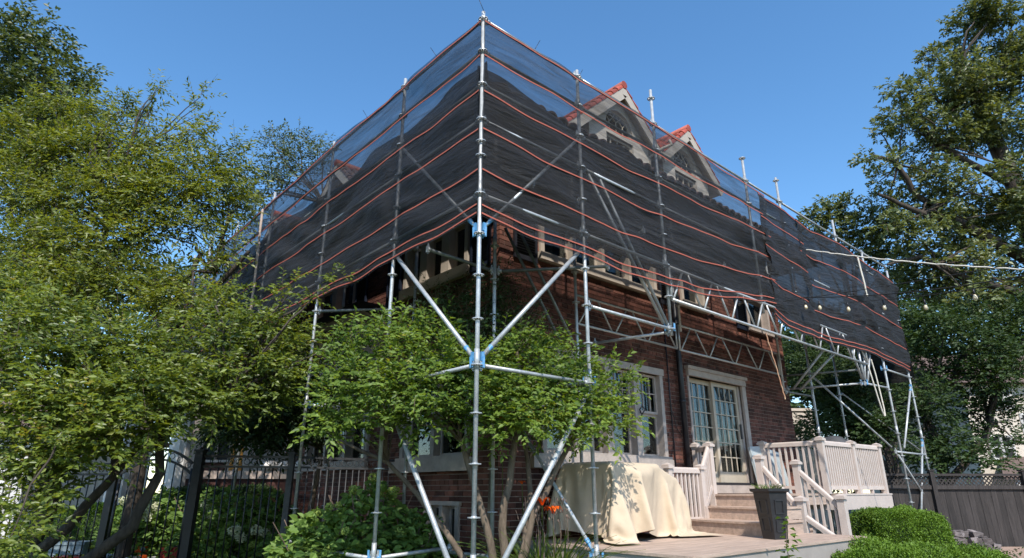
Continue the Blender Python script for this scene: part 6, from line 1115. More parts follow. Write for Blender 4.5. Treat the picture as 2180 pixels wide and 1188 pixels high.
CL = {
 'center': [(-0.39,1.95,3.23,0.3,0.17),(-0.05,1.52,3.29,0.42,0.22),(0.25,1.12,3.06,0.44,0.26),(-0.58,1.86,2.58,0.24,0.24),(-0.38,1.55,2.79,0.4,0.26),(-0.1,1.16,2.66,0.42,0.25),(0.24,0.87,2.55,0.39,0.25),(0.62,0.93,2.94,0.35,0.24),(1.1,0.78,3.1,0.43,0.23),(1.52,0.53,2.93,0.4,0.26),(1.95,0.29,2.74,0.37,0.26),(2.16,0.1,2.53,0.24,0.22),(1.88,0.08,2.2,0.29,0.14),(1.5,0.28,2.35,0.35,0.19),(0.96,0.36,2.35,0.36,0.2),(0.61,0.54,2.39,0.3,0.2),(0.76,0.54,2.16,0.25,0.12),(-0.67,1.8,2.27,0.19,0.13),(-0.44,1.6,2.35,0.28,0.17),(-0.04,1.11,2.29,0.3,0.15),(-0.71,1.84,2.16,0.11,0.07),(2.31,0.11,2.97,0.22,0.16),(1.93,0.58,3.24,0.32,0.18),(0.38,1.54,3.52,0.34,0.16),(0.01,1.87,3.55,0.28,0.1),(1.6,0.87,3.4,0.39,0.18),(-0.55,1.96,2.94,0.24,0.14),(2.21,-0.07,2.35,0.13,0.14),(1.35,0.28,2.59,0.35,0.2),(0.69,0.73,2.69,0.4,0.2),(-0.49,2.17,3.4,0.17,0.07),(1.05,0.55,2.65,0.35,0.17),(1.68,0.13,2.44,0.26,0.18)],
 'centerdark': [(0.95,1.84,3.98,0.38,0.24),(1.37,1.61,4.08,0.42,0.31),(1.67,1.34,3.73,0.41,0.24),(1.1,1.58,3.68,0.4,0.2),(1.53,1.6,4.47,0.2,0.16),(1.34,1.36,3.41,0.53,0.17),(0.75,1.88,3.68,0.27,0.17)],
 'near': [(-3.69,4.86,3.5,0.44,0.24),(-3.27,5.03,3.73,0.41,0.26),(-3.49,4.15,2.94,0.45,0.25),(-3.02,4.01,3.09,0.42,0.26),(-2.58,4.15,3.3,0.45,0.25),(-3.49,3.88,2.42,0.39,0.26),(-3.1,3.54,2.47,0.41,0.26),(-2.68,3.44,2.61,0.4,0.25),(-2.28,3.35,2.69,0.41,0.23),(-1.9,3.55,2.99,0.39,0.2),(-1.74,3.14,2.61,0.33,0.19),(-2.39,3.18,2.29,0.35,0.18),(-2.81,3.29,2.16,0.36,0.16),(-3.23,3.52,2.03,0.33,0.15),(-2.0,3.24,2.4,0.28,0.16),(-1.39,3.37,3.03,0.35,0.2),(-1.46,3.7,3.46,0.37,0.21),(-1.04,3.46,3.41,0.37,0.2),(-0.92,3.22,3.07,0.26,0.18),(-0.01,4.69,3.77,0.28,0.18),(-1.14,3.42,2.69,0.25,0.18),(-0.92,3.22,2.82,0.18,0.13),(0.08,4.61,3.38,0.22,0.11),(-1.13,3.68,3.77,0.27,0.14),(-1.48,4.11,4.01,0.22,0.14),(-0.84,3.41,3.77,0.22,0.12),(-3.5,4.16,1.97,0.26,0.15),(-3.35,3.23,1.39,0.21,0.19),(-3.37,2.71,1.11,0.21,0.14),(-0.11,4.64,4.14,0.15,0.08),(-2.24,3.86,3.18,0.35,0.22),(0.29,4.42,3.61,0.18,0.05),(-1.43,4.2,4.33,0.14,0.12),(-0.77,3.35,4.4,0.11,0.04),(-0.61,3.08,4.09,0.13,0.04),(-0.38,3.01,4.4,0.12,0.03),(-0.21,2.86,4.42,0.09,0.03),(-0.87,3.45,4.19,0.06,0.1),(0.27,4.44,3.93,0.16,0.04),(0.56,4.18,3.42,0.14,0.04),(-3.88,5.83,4.2,0.32,0.22),(-1.69,4.17,3.84,0.22,0.12),(-2.12,4.28,3.65,0.21,0.11),(-3.22,3.65,1.84,0.25,0.11),(-2.88,3.35,1.89,0.25,0.11),(-2.56,3.2,1.94,0.21,0.1),(-3.03,3.74,1.57,0.17,0.13),(-3.25,3.94,1.72,0.21,0.13)],
 'mid': [(-4.38,10.67,8.66,0.58,0.49),(-3.72,9.42,8.02,0.55,0.47),(-3.22,8.98,8.02,0.47,0.47),(-3.9,9.31,6.96,0.6,0.45),(-3.28,8.37,6.72,0.58,0.4),(-2.75,7.63,6.91,0.5,0.39),(-2.41,7.47,7.46,0.44,0.33),(-2.02,7.25,7.73,0.41,0.26),(-2.34,7.01,6.52,0.49,0.35),(-1.9,6.75,6.76,0.43,0.32),(-1.53,6.56,7.21,0.43,0.29),(-1.17,6.51,7.52,0.3,0.19),(-1.26,6.32,6.62,0.39,0.25),(-1.02,6.24,7.06,0.25,0.18),(-2.81,8.09,8.1,0.38,0.27),(-2.75,8.3,8.89,0.2,0.22),(-3.78,8.41,5.73,0.58,0.38),(-3.15,7.59,5.56,0.54,0.34),(-2.62,7.12,5.74,0.51,0.34),(-2.09,6.65,5.92,0.27,0.24),(-1.62,6.5,6.1,0.31,0.21),(-1.15,6.09,5.91,0.21,0.17),(-3.59,7.44,4.73,0.54,0.28),(-2.96,6.75,4.7,0.5,0.28),(-2.44,6.56,4.93,0.39,0.26),(-3.23,9.26,9.16,0.25,0.33),(-1.66,6.94,8.15,0.18,0.23),(-1.99,6.3,4.88,0.32,0.18),(-3.81,10.16,9.25,0.5,0.38),(-1.05,6.54,8.0,0.15,0.08),(-1.99,5.9,4.38,0.37,0.22),(-1.62,6.1,5.0,0.16,0.14),(-1.26,5.92,5.29,0.19,0.15),(-0.84,6.08,6.67,0.16,0.13),(-1.54,5.5,4.38,0.25,0.19),(-0.98,5.94,5.55,0.12,0.14),(-4.19,9.84,7.48,0.46,0.39),(-2.37,7.7,8.37,0.07,0.07),(-2.38,7.71,8.65,0.07,0.07),(-2.39,7.72,8.92,0.07,0.07),(-2.4,7.73,9.2,0.07,0.07),(-2.4,7.73,9.37,0.07,0.07),(-1.76,7.16,8.37,0.07,0.07),(-1.75,7.15,8.65,0.07,0.07),(-1.72,7.13,8.92,0.07,0.07),(-1.7,7.11,9.15,0.07,0.07),(-2.81,8.09,8.81,0.07,0.07),(-2.79,8.07,9.0,0.07,0.07)],
 'far': [(-5.41,16.25,14.55,0.72,0.5),(-4.86,15.76,14.72,0.65,0.4),(-4.95,15.83,13.53,0.85,0.64),(-4.28,15.25,13.86,0.5,0.36),(-3.89,14.9,12.87,0.56,0.56),(-4.38,15.34,12.22,0.83,0.62),(-3.57,14.62,12.22,0.48,0.41),(-4.86,15.76,12.06,0.69,0.69),(-3.48,14.54,12.87,0.22,0.31),(-3.93,14.94,11.44,0.82,0.54),(-4.71,15.63,10.82,0.67,0.61),(-5.77,17.22,13.58,0.87,1.16),(-3.31,14.39,11.59,0.41,0.34)],
 'sky': [(4.61,22.07,17.36,0.51,0.51),(5.53,21.26,17.62,0.56,0.42),(6.26,20.62,17.1,0.42,0.37),(4.96,21.76,16.33,0.69,0.46),(5.8,21.03,16.46,0.81,0.46),(4.6,22.08,15.7,0.41,0.41),(5.38,21.4,15.45,0.68,0.36),(4.91,21.81,15.08,0.45,0.32),(4.39,22.27,17.89,0.19,0.28),(4.41,22.25,15.08,0.34,0.45),(4.24,22.4,14.34,0.49,0.49),(3.93,22.68,13.38,0.49,0.67),(3.2,20.65,13.58,0.46,0.42)],
 'shrub': [(-0.69,5.68,2.97,0.39,0.36),(-0.3,5.34,3.13,0.48,0.36),(0.07,5.02,2.97,0.39,0.36),(-0.43,5.19,2.57,0.46,0.27),(-0.04,4.84,2.57,0.38,0.27),(-0.73,5.58,2.51,0.27,0.23),(0.31,4.93,2.6,0.24,0.24),(-0.06,5.26,3.46,0.49,0.28),(-0.29,5.07,2.32,0.38,0.17),(0.31,5.07,3.16,0.32,0.32),(0.67,4.88,2.86,0.24,0.24)],
 'backL': [(-0.12,23.84,10.37,1.51,0.91),(-3.73,31.32,4.52,1.58,0.95),(-2.74,25.55,10.16,1.48,0.89),(-1.78,24.49,10.14,1.47,0.88),(0.63,22.6,5.67,1.4,0.84),(-0.01,20.88,3.41,1.26,0.75),(2.78,21.98,4.55,1.43,0.86),(-4.12,28.03,2.46,1.39,0.83),(-7.0,36.01,11.24,1.78,1.07),(1.21,27.52,3.92,1.59,0.95),(0.15,24.71,2.35,1.4,0.84),(0.45,27.01,3.65,1.53,0.92),(4.15,24.67,6.03,1.62,0.97),(-6.79,29.88,8.53,1.48,0.89),(-6.23,27.38,8.06,1.39,0.83),(-3.31,27.61,5.1,1.45,0.87),(-3.01,26.31,8.65,1.47,0.88),(4.93,22.96,5.26,1.56,0.94),(-4.33,26.37,4.14,1.34,0.8),(-1.37,28.84,2.28,1.52,0.91),(0.57,29.29,5.17,1.66,1.0),(1.31,19.99,7.93,1.36,0.81),(-3.56,26.19,8.0,1.44,0.86),(-2.84,27.53,4.96,1.46,0.88),(3.6,20.46,6.46,1.43,0.86),(-3.81,26.97,5.59,1.41,0.85),(0.62,24.52,2.96,1.42,0.85),(-3.31,29.16,2.18,1.46,0.87),(-6.5,27.7,9.69,1.42,0.85),(1.01,24.42,3.84,1.45,0.87),(-6.79,37.41,8.47,1.79,1.08),(0.69,29.38,2.49,1.62,0.97),(-6.42,33.74,4.67,1.58,0.95),(-0.61,28.18,8.95,1.64,0.99),(-5.68,30.65,6.98,1.52,0.91),(-3.73,26.0,5.97,1.38,0.83),(-3.0,29.94,5.34,1.56,0.94),(-4.54,30.56,4.18,1.51,0.91),(1.6,19.4,5.48,1.29,0.78),(-3.9,34.15,12.34,1.84,1.1),(-4.05,33.74,11.76,1.8,1.08),(-1.55,30.28,11.31,1.74,1.05),(1.89,24.21,9.93,1.59,0.95),(-0.2,30.29,9.47,1.76,1.05),(-2.25,28.54,9.26,1.61,0.96),(1.26,23.02,8.83,1.5,0.9),(5.17,20.92,5.06,1.48,0.89),(-1.46,24.49,9.34,1.47,0.88),(-2.75,25.69,5.33,1.39,0.84),(-5.18,32.1,10.93,1.68,1.01),(-3.3,32.89,3.09,1.63,0.98),(-6.79,33.93,9.3,1.66,1.0),(-5.22,35.39,11.08,1.82,1.09),(0.34,28.87,7.17,1.67,1.0)],
 'oak': [(23.04,-3.54,17.05,0.72,0.49),(20.59,-0.96,14.06,0.7,0.48),(22.26,-1.7,13.95,0.71,0.49),(21.72,-2.21,10.99,0.66,0.45),(24.12,-4.28,18.48,0.74,0.51),(22.73,-1.89,15.77,0.74,0.51),(22.58,-3.57,15.99,0.7,0.48),(21.01,-1.16,13.92,0.7,0.48),(23.61,-2.01,16.99,0.76,0.53),(21.53,-0.18,8.69,0.68,0.47),(19.89,-1.2,8.7,0.62,0.43),(22.52,-3.15,18.99,0.74,0.51),(22.04,-2.58,9.12,0.64,0.44),(23.55,-2.13,8.61,0.67,0.46),(25.09,-3.63,18.45,0.77,0.53),(23.69,-2.4,17.75,0.76,0.53),(22.44,-2.65,19.16,0.75,0.51),(19.69,-0.79,7.46,0.62,0.42),(21.46,-0.56,10.18,0.68,0.47),(22.56,-1.87,14.57,0.72,0.5),(22.49,-2.05,7.63,0.64,0.44),(22.91,-1.42,11.11,0.7,0.48),(21.75,-1.3,16.22,0.73,0.51),(21.86,-3.11,11.78,0.65,0.45),(22.35,-1.39,10.59,0.69,0.47),(19.9,-0.61,12.04,0.67,0.46),(20.3,0.01,9.35,0.43,0.29),(19.98,1.03,8.76,0.43,0.29),(18.81,-0.08,13.96,0.44,0.29),(19.39,-0.65,10.18,0.41,0.28),(19.21,-0.51,14.46,0.44,0.29),(21.85,-1.65,14.0,0.45,0.3),(19.86,-0.64,10.74,0.42,0.28),(20.3,-0.14,11.34,0.44,0.29),(20.38,0.08,8.79,0.42,0.29),(18.64,0.25,9.96,0.41,0.28),(22.7,-2.18,18.91,0.84,0.57),(22.5,-2.99,18.93,0.67,0.48),(23.32,-3.12,17.54,0.66,0.56),(22.31,-1.11,17.88,0.69,0.36),(21.83,-0.84,17.9,0.34,0.23),(20.76,-1.92,16.05,0.84,0.53),(22.32,-2.41,15.93,0.86,0.62),(19.8,-0.58,15.51,0.63,0.38),(18.68,-0.32,15.11,0.38,0.32),(21.44,-0.7,15.38,0.88,0.44),(22.03,-1.58,15.2,0.87,0.54),(21.99,-2.55,14.28,0.69,0.52),(20.11,0.39,15.03,0.44,0.31),(19.95,0.02,14.17,0.64,0.33),(18.86,0.65,13.91,0.31,0.21),(17.41,0.82,12.26,0.37,0.17),(18.12,0.36,12.43,0.46,0.23),(20.98,0.0,13.47,0.72,0.39),(22.03,-0.87,13.9,0.58,0.31),(18.84,0.99,12.02,0.41,0.24),(20.28,0.49,12.24,0.71,0.36),(20.68,-0.54,11.97,0.69,0.35),(20.44,-1.48,11.51,0.66,0.31),(21.34,-2.33,12.03,0.53,0.36),(22.79,-3.13,15.76,0.57,0.61),(19.67,1.2,11.53,0.49,0.3),(20.13,0.51,11.06,0.69,0.42),(21.31,-0.35,11.12,0.83,0.42),(22.43,-1.24,11.16,0.84,0.53),(21.51,-2.27,10.68,0.52,0.56),(23.14,-3.59,18.9,0.44,0.25),(18.57,0.05,9.55,0.63,0.41),(21.13,-0.41,9.77,0.81,0.51),(22.37,-1.22,9.67,0.82,0.59),(19.37,0.15,8.78,0.58,0.39),(19.33,0.75,9.29,0.4,0.34),(18.04,0.65,9.93,0.51,0.33),(21.5,-0.34,8.47,0.81,0.51),(22.41,-1.31,8.25,0.8,0.64),(20.63,0.56,8.15,0.6,0.4),(19.68,0.95,8.39,0.33,0.29),(24.28,-2.91,14.08,0.87,1.25),(23.11,-4.16,16.99,0.85,0.91)],
 'oaklow': [(19.45,3.66,11.56,0.56,0.34),(20.05,3.13,11.96,0.66,0.42),(20.5,2.73,12.17,0.53,0.34),(20.94,2.34,11.36,0.84,0.53),(21.38,1.96,10.56,0.74,0.56),(20.09,3.1,11.16,0.75,0.41),(20.67,2.59,10.37,0.74,0.46),(21.53,1.82,9.79,0.64,0.51),(21.66,1.71,11.56,0.56,0.38),(21.52,1.83,8.84,0.54,0.45)],
 'dark': [(17.69,0.55,6.6,0.45,0.45),(17.63,-0.2,6.14,0.73,0.55),(19.6,-0.74,6.37,0.77,0.58),(20.07,-1.41,6.02,0.63,0.63),(17.89,0.63,5.45,0.44,0.5),(18.48,0.01,5.0,0.75,0.56),(18.19,-0.83,4.71,0.47,0.42),(20.33,-1.67,6.93,0.64,0.51),(16.67,0.2,4.0,0.52,0.52),(18.71,-0.07,3.88,0.61,0.49),(17.55,0.91,3.46,0.43,0.55),(17.06,0.08,2.85,0.57,0.4),(18.77,-0.24,3.05,0.24,0.36),(17.02,0.59,2.48,0.58,0.35),(18.42,-0.95,5.56,0.6,0.48),(17.39,0.93,4.42,0.37,0.49),(16.32,0.74,2.47,0.45,0.34),(16.82,-0.1,2.33,0.44,0.22),(18.2,-0.99,4.42,0.23,0.23),(18.9,-1.33,5.14,0.48,0.31),(19.26,-0.58,4.08,0.32,0.37),(19.76,-0.81,3.48,0.27,0.17),(18.5,-1.08,2.85,0.23,0.11),(18.42,-0.29,2.63,0.35,0.24),(18.75,-1.05,4.74,0.48,0.36),(19.47,-0.53,5.19,0.51,0.38),(19.26,-1.23,3.95,0.31,0.31),(19.5,-0.64,2.99,0.36,0.19),(17.54,-0.56,2.21,0.45,0.16),(20.29,-1.27,5.04,0.33,0.23)],
 'backR': [(34.14,9.54,2.77,1.62,1.22),(37.72,11.32,8.94,1.88,1.41),(38.77,8.07,6.67,1.77,1.33),(37.55,6.42,6.71,1.68,1.26),(50.58,2.08,14.89,2.04,1.53),(44.18,5.77,5.61,1.83,1.37),(42.61,8.28,10.62,1.95,1.46),(43.54,1.71,9.82,1.74,1.31),(38.57,5.95,8.65,1.72,1.29),(39.84,11.71,9.43,1.96,1.47),(44.39,3.51,10.24,1.83,1.38),(33.77,11.61,10.19,1.79,1.34),(38.55,5.1,8.09,1.68,1.26),(43.31,7.11,3.59,1.82,1.37),(40.09,5.04,6.2,1.7,1.27),(47.78,1.86,5.2,1.8,1.35),(33.79,7.28,10.39,1.65,1.24),(40.92,9.79,8.62,1.92,1.44),(36.36,11.46,9.03,1.85,1.38),(36.69,9.73,5.66,1.75,1.31),(33.22,7.58,5.63,1.57,1.18),(40.86,1.91,4.59,1.59,1.19),(45.54,6.87,12.62,2.02,1.51),(40.45,3.8,12.57,1.76,1.32),(50.37,0.94,8.78,1.9,1.43),(49.76,0.6,6.82,1.84,1.38),(41.59,5.99,4.25,1.74,1.31),(46.88,0.54,5.13,1.73,1.3),(39.67,8.63,11.06,1.88,1.41),(47.04,2.02,7.77,1.82,1.37),(37.19,7.42,10.16,1.75,1.31),(40.42,3.63,11.51,1.74,1.31),(35.52,11.28,8.98,1.81,1.36),(40.22,5.82,11.11,1.8,1.35),(49.79,0.32,7.13,1.84,1.38),(45.23,0.99,4.83,1.69,1.27),(36.38,12.76,9.99,1.9,1.43),(45.15,1.47,2.9,1.68,1.26),(46.45,2.29,7.46,1.81,1.36),(37.32,8.55,11.0,1.81,1.35),(36.18,12.15,10.05,1.88,1.41),(40.57,6.02,11.71,1.83,1.37),(31.87,8.99,5.99,1.58,1.19),(35.59,5.72,6.57,1.59,1.2),(44.32,2.65,12.05,1.83,1.37),(32.63,10.3,8.77,1.69,1.27),(37.53,7.76,4.88,1.69,1.27),(42.25,2.25,4.07,1.64,1.23),(39.89,5.37,2.42,1.64,1.23),(44.01,-1.78,10.38,1.65,1.24),(39.39,10.26,5.86,1.85,1.38),(38.57,10.77,6.92,1.85,1.39),(39.22,12.52,4.61,1.9,1.42),(42.62,9.44,6.29,1.92,1.44),(35.83,6.02,5.11,1.59,1.19),(42.75,0.4,6.31,1.62,1.22),(46.66,-0.63,4.63,1.68,1.26),(40.91,6.13,9.35,1.81,1.35),(41.57,8.92,4.19,1.84,1.38),(38.03,9.02,4.48,1.74,1.31),(43.79,5.99,8.93,1.88,1.41),(40.49,9.97,4.17,1.84,1.38),(38.81,9.09,8.41,1.83,1.37),(44.05,7.04,14.34,2.0,1.5),(39.88,10.16,11.82,1.95,1.46),(40.42,8.65,3.78,1.79,1.34),(52.18,-1.52,13.27,1.94,1.46),(42.83,6.41,5.13,1.81,1.36),(44.21,0.19,12.01,1.75,1.31),(45.92,2.52,10.24,1.85,1.38),(40.52,5.62,7.41,1.75,1.31),(28.4,9.1,8.22,1.01,0.76),(29.24,8.36,7.47,1.01,0.75),(28.41,9.09,6.74,1.0,0.75),(29.67,7.98,6.49,1.0,0.75),(28.89,8.67,6.13,0.99,0.74),(30.31,7.41,7.23,1.0,0.75),(28.57,8.95,9.76,1.03,0.77),(29.83,7.84,9.24,1.02,0.77),(31.19,6.64,8.22,1.01,0.76),(28.15,9.32,6.01,0.99,0.74),(28.35,9.14,5.41,0.99,0.74),(28.84,8.71,7.23,1.0,0.75)],
 'yew': [(12.38,1.89,3.13,0.49,0.27),(13.47,1.59,3.36,0.57,0.51),(13.35,1.04,2.95,0.61,0.37),(13.99,1.81,4.05,0.59,0.46),(14.63,1.24,3.79,0.66,0.53),(11.68,1.98,2.8,0.3,0.24),(13.71,0.72,2.95,0.49,0.37),(15.45,1.86,4.88,0.85,0.42),(14.63,2.58,5.02,0.57,0.57),(16.15,1.23,4.74,0.56,0.56),(15.52,3.12,5.89,0.61,0.45),(16.07,2.64,5.81,0.76,0.45),(16.71,2.07,5.66,0.75,0.53),(15.3,3.32,4.92,0.45,0.3),(13.94,1.85,4.44,0.6,0.4),(13.34,0.78,3.16,0.48,0.3)],
}
HYD = [('lime flowered hydrangea between the two left scaffold legs, lower left mound', (-0.06, 3.13), 0.72, 0.95, 1500, [(-0.07, 3.0, 1.35, 0.05), (0.3, 3.08, 1.56, 0.06), (-0.18, 3.1, 1.28, 0.05), (-0.03, 2.57, 1.07, 0.05), (-0.17, 2.69, 0.86, 0.06)], 1), ('lime flowered hydrangea growing tallest behind the second scaffold leg', (0.6, 3.08), 0.72, 1.3, 1500, [(0.77, 2.8, 1.54, 0.075), (0.65, 3.17, 1.72, 0.07), (0.21, 3.29, 1.36, 0.05), (0.4, 2.99, 1.39, 0.05)], 2), ('hydrangea against the brick under the basement window', (0.99, 2.6), 0.6, 0.95, 1000, [(0.71, 2.45, 1.05, 0.07), (0.68, 2.87, 1.51, 0.06)], 3), ('hydrangea with cream blooms just right of the heavy gate post', (-0.33, 6.44), 0.85, 1.25, 1500, [(-0.35, 5.65, 0.95, 0.09), (-0.26, 5.57, 0.85, 0.08), (-0.06, 5.52, 0.96, 0.08), (0.03, 5.45, 0.92, 0.07), (-0.58, 6.12, 1.18, 0.07), (-0.66, 6.19, 1.33, 0.07)], 4), ('hydrangea with lime blooms in the middle of the fence bed', (0.27, 6.17), 0.8, 1.2, 1400, [(-0.66, 5.93, 0.88, 0.07), (-0.43, 6.26, 1.43, 0.07), (-0.1, 5.43, 0.75, 0.06)], 5), ('hydrangea with white blooms seen through the gate', (-1.01, 7.83), 0.9, 1.25, 1500, [(-1.42, 7.39, 1.28, 0.11), (-1.31, 7.3, 1.17, 0.1), (-1.16, 7.3, 1.29, 0.09), (-1.52, 7.75, 1.39, 0.09), (-1.49, 7.45, 1.17, 0.08), (-1.24, 7.24, 1.13, 0.08)], 6), ('hydrangea at the fence corner beside the third scaffold leg', (0.36, 5.02), 0.55, 0.75, 600, [(0.22, 4.62, 0.91, 0.05)], 7)]
LILY = [((1.6, 0.73, 0.32), (1.34, 0.43, 1.39)), ((1.63, 0.57, 0.32), (1.36, 0.27, 1.3)), ((1.66, 0.68, 0.32), (1.39, 0.39, 1.33)), ((1.74, 1.14, 0.32), (1.77, 1.25, 1.63)), ((1.38, 1.19, 0.32), (1.45, 1.27, 2.44))]
NL = 0
# crab apple in front of the house corner
NL += tree('crabapple_tree', 'bright green multi stemmed small tree in front of the house corner behind the corner post', 'tree', (.9, .75, G), CL['center'],
  [([(.95, .8, G), (.85, .85, 1.2), (.55, 1.0, 2.1), (.1, 1.5, 2.7)], .055, .02), ([(1.0, .75, G), (1.05, .8, 1.4), (1.2, .7, 2.3), (1.1, .6, 3.2)], .06, .02), ([(1.05, .7, G), (1.3, .5, 1.3), (1.8, .3, 2.2), (2.4, .15, 2.7)], .05, .018), ([(.9, .85, G), (.7, 1.4, 1.1), (.3, 2.2, 1.9), (-.1, 2.9, 2.2)], .045, .018), ([(1.0, .7, G), (1.25, .6, 1.1), (1.45, .8, 1.9), (1.3, 1.0, 2.7)], .045, .02)],
  .82, .078, .50, 'leafC', 'bark', spray=.34, per=10, seed=1, hub=[(.55, 1.0, 2.1), (1.2, .7, 2.3), (1.8, .3, 2.2), (.3, 2.2, 1.9), (1.4, .8, 2.4)], lr=.018)
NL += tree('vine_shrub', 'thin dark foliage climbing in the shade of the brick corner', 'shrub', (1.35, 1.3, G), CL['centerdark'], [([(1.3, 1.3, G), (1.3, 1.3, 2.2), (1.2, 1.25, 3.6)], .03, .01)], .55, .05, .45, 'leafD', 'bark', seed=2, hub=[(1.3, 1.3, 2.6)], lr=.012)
# left side
g1 = W(-5.55, 8.2, G)
NL += tree('garden_tree', 'leaning tree with rough bent limbs whose low crown hangs over the iron fence', 'tree', tuple(g1), CL['near'],
  [([W(-5.9, 8.1, G-.1), W(-5.85, 8.1, .9), W(-5.7, 8.05, 1.5), W(-5.75, 8.0, 2.4)], .11, .07), ([W(-5.9, 8.1, .7), W(-5.3, 8.0, 1.25), W(-4.9, 7.9, 1.72), W(-4.95, 7.9, 2.5)], .07, .04), ([W(-5.9, 8.1, .35), W(-5.1, 8.0, .75), W(-4.5, 7.9, 1.15), W(-4.35, 7.9, 1.75), W(-4.45, 7.9, 2.6)], .085, .045), ([W(-4.9, 7.9, 1.7), W(-4.6, 7.9, 2.2), W(-3.8, 7.9, 2.8)], .04, .02)],
  1.25, .080, .46, 'leafB', 'barkdark', spray=.36, per=10, seed=3, hub=[tuple(W(-5.7, 8, 2.3)), tuple(W(-4.9, 7.9, 2.3)), tuple(W(-4.4, 7.9, 2.4)), tuple(W(-3.6, 7.9, 2.7))], lr=.028)
NL += tree('plum_tree', 'tall feathery yellow green tree with upright shoots left of the netting', 'tree', tuple(W(-5.9, 10.5, G)), CL['mid'],
  [([W(-6.1, 10.5, G), W(-6.1, 10.5, 2.6), W(-6.15, 10.4, 4.1), W(-5.6, 10.3, 5.6)], .12, .04), ([W(-6.1, 10.45, 4.0), W(-5.2, 10.3, 5.0), W(-4.7, 10.2, 5.6)], .07, .03), ([W(-7.6, 10.6, G), W(-7.7, 10.5, 3.4), W(-7.5, 10.5, 6.6)], .10, .03)],
  1.15, .098, .40, 'leafA', 'barkdark', spray=.5, per=11, droop=.25, seed=4, flat=.8, hub=[tuple(W(-6.1, 10.4, 4.3)), tuple(W(-5.3, 10.3, 5.2)), tuple(W(-7.6, 10.5, 4.8)), tuple(W(-7.5, 10.5, 6.2))], lr=.035)
NL += tree('maple_tree', 'large dark leaved tree rising at the top left corner', 'tree', tuple(W(-13.5, 15, G)), CL['far'], [([W(-13.2, 15.5, G), W(-13, 15.5, 6), W(-13.3, 15.5, 12)], .3, .1)], .8, .15, .7, 'leafM', 'barkdark', spray=.6, per=9, seed=5, tw=0, hub=[tuple(W(-13, 15.5, 6)), tuple(W(-13.2, 15.5, 10))], lr=.08)
NL += tree('locust_tree', 'slender tree against the sky behind the left end of the netting', 'tree', tuple(W(-9, 26, G)), CL['sky'], [([W(-9, 26, G), W(-9, 26, 10), W(-8.8, 26, 15)], .2, .06)], .62, .16, .5, 'leafM', 'barkdark', spray=.8, per=9, seed=6, tw=.012, hub=[tuple(W(-9, 26, 12.5)), tuple(W(-8.9, 26, 14.3))], lr=.06)
NL += tree('dogwood_shrub', 'dark drooping broad leaved shrub between the iron fence and the scaffold', 'shrub', tuple(W(-3.2, 10.4, G)), CL['shrub'], [([W(-3.3, 10.6, G), W(-3.2, 10.6, 2.0), W(-3.4, 10.6, 3.4)], .06, .02)], 1.25, .085, .45, 'leafD', 'bark', spray=.32, per=8, droop=.6, seed=7, hub=[tuple(W(-3.2, 10.6, 2.2))], lr=.02)
for k, (nm, lab) in enumerate((('backdrop_left', 'mass of dark trees behind the left garden'),)):
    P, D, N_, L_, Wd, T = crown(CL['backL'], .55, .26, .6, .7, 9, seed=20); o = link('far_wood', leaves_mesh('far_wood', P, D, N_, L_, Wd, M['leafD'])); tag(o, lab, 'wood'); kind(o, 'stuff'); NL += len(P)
# right side
OT = W(18.9, 20.0, G)
NL += tree('oak_tree', 'huge oak with heavy dark limbs spreading in from the right edge', 'tree', tuple(OT), CL['oak'],
  [([W(18.9, 20, G), W(18.7, 20, 6), W(18.3, 20, 12), W(17.6, 20, 18)], .5, .2), ([W(18.5, 20, 8.8), W(15.6, 19.6, 10.4), W(14.2, 19.3, 10.6), W(12.6, 19, 11.2)], .22, .05), ([W(15.6, 19.6, 10.4), W(14.4, 19.6, 11.4), W(13.8, 19.4, 12.6), W(12.9, 19.4, 13.0)], .13, .04), ([W(18.7, 20, 6.3), W(15.3, 19.0, 6.0), W(14.0, 18.6, 5.6), W(13.2, 18.4, 4.6)], .2, .05), ([W(18.3, 20, 12), W(15.4, 19.6, 13.6), W(15.1, 19.6, 15.6)], .14, .04), ([W(18.6, 20, 7.6), W(15, 19.2, 8.2), W(13.6, 19, 8.9), W(12.4, 19, 8.6)], .14, .04)],
  .80, .150, .6, 'leafO', 'barkdark', spray=.30, per=8, droop=.02, flat=1.0, up=.15, surf=.35, seed=8, tw=.008, tstep=3, hub=[tuple(W(15.4, 19.6, 13.6)), tuple(W(14.2, 19.3, 10.6)), tuple(W(13.8, 19.4, 12.6)), tuple(W(14.0, 19, 8.6)), tuple(W(14.0, 18.6, 5.6)), tuple(W(16.5, 20, 15))], lr=.06)
NL += tree('evergreen_oak', 'rounded pale green tree peeping over the far end of the netting', 'tree', tuple(W(13.8, 23, G)), CL['oaklow'], [([W(13.8, 23, G), W(13.6, 23, 5), W(13.2, 23, 9)], .25, .08)], 1.0, .15, .6, 'leafO', 'barkdark', spray=.3, per=8, droop=.02, flat=1., up=.15, surf=.35, seed=9, tw=0, hub=[tuple(W(13.6, 23, 5)), tuple(W(13.3, 23, 8))], lr=.06)
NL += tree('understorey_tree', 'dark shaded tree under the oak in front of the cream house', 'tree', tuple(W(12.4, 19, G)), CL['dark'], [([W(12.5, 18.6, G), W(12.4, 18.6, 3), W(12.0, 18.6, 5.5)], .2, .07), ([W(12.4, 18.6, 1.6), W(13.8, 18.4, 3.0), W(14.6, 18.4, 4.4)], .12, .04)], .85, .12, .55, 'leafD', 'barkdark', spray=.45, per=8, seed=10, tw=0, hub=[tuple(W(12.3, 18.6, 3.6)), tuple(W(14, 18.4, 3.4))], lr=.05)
P, D, N_, L_, Wd, T = crown(CL['backR'], .5, .30, .6, .8, 9, seed=21); o = link('far_wood', leaves_mesh('far_wood', P, D, N_, L_, Wd, M['leafD'])); tag(o, 'mass of shaded trees closing the view behind the board fence', 'wood'); kind(o, 'stuff'); NL += len(P)
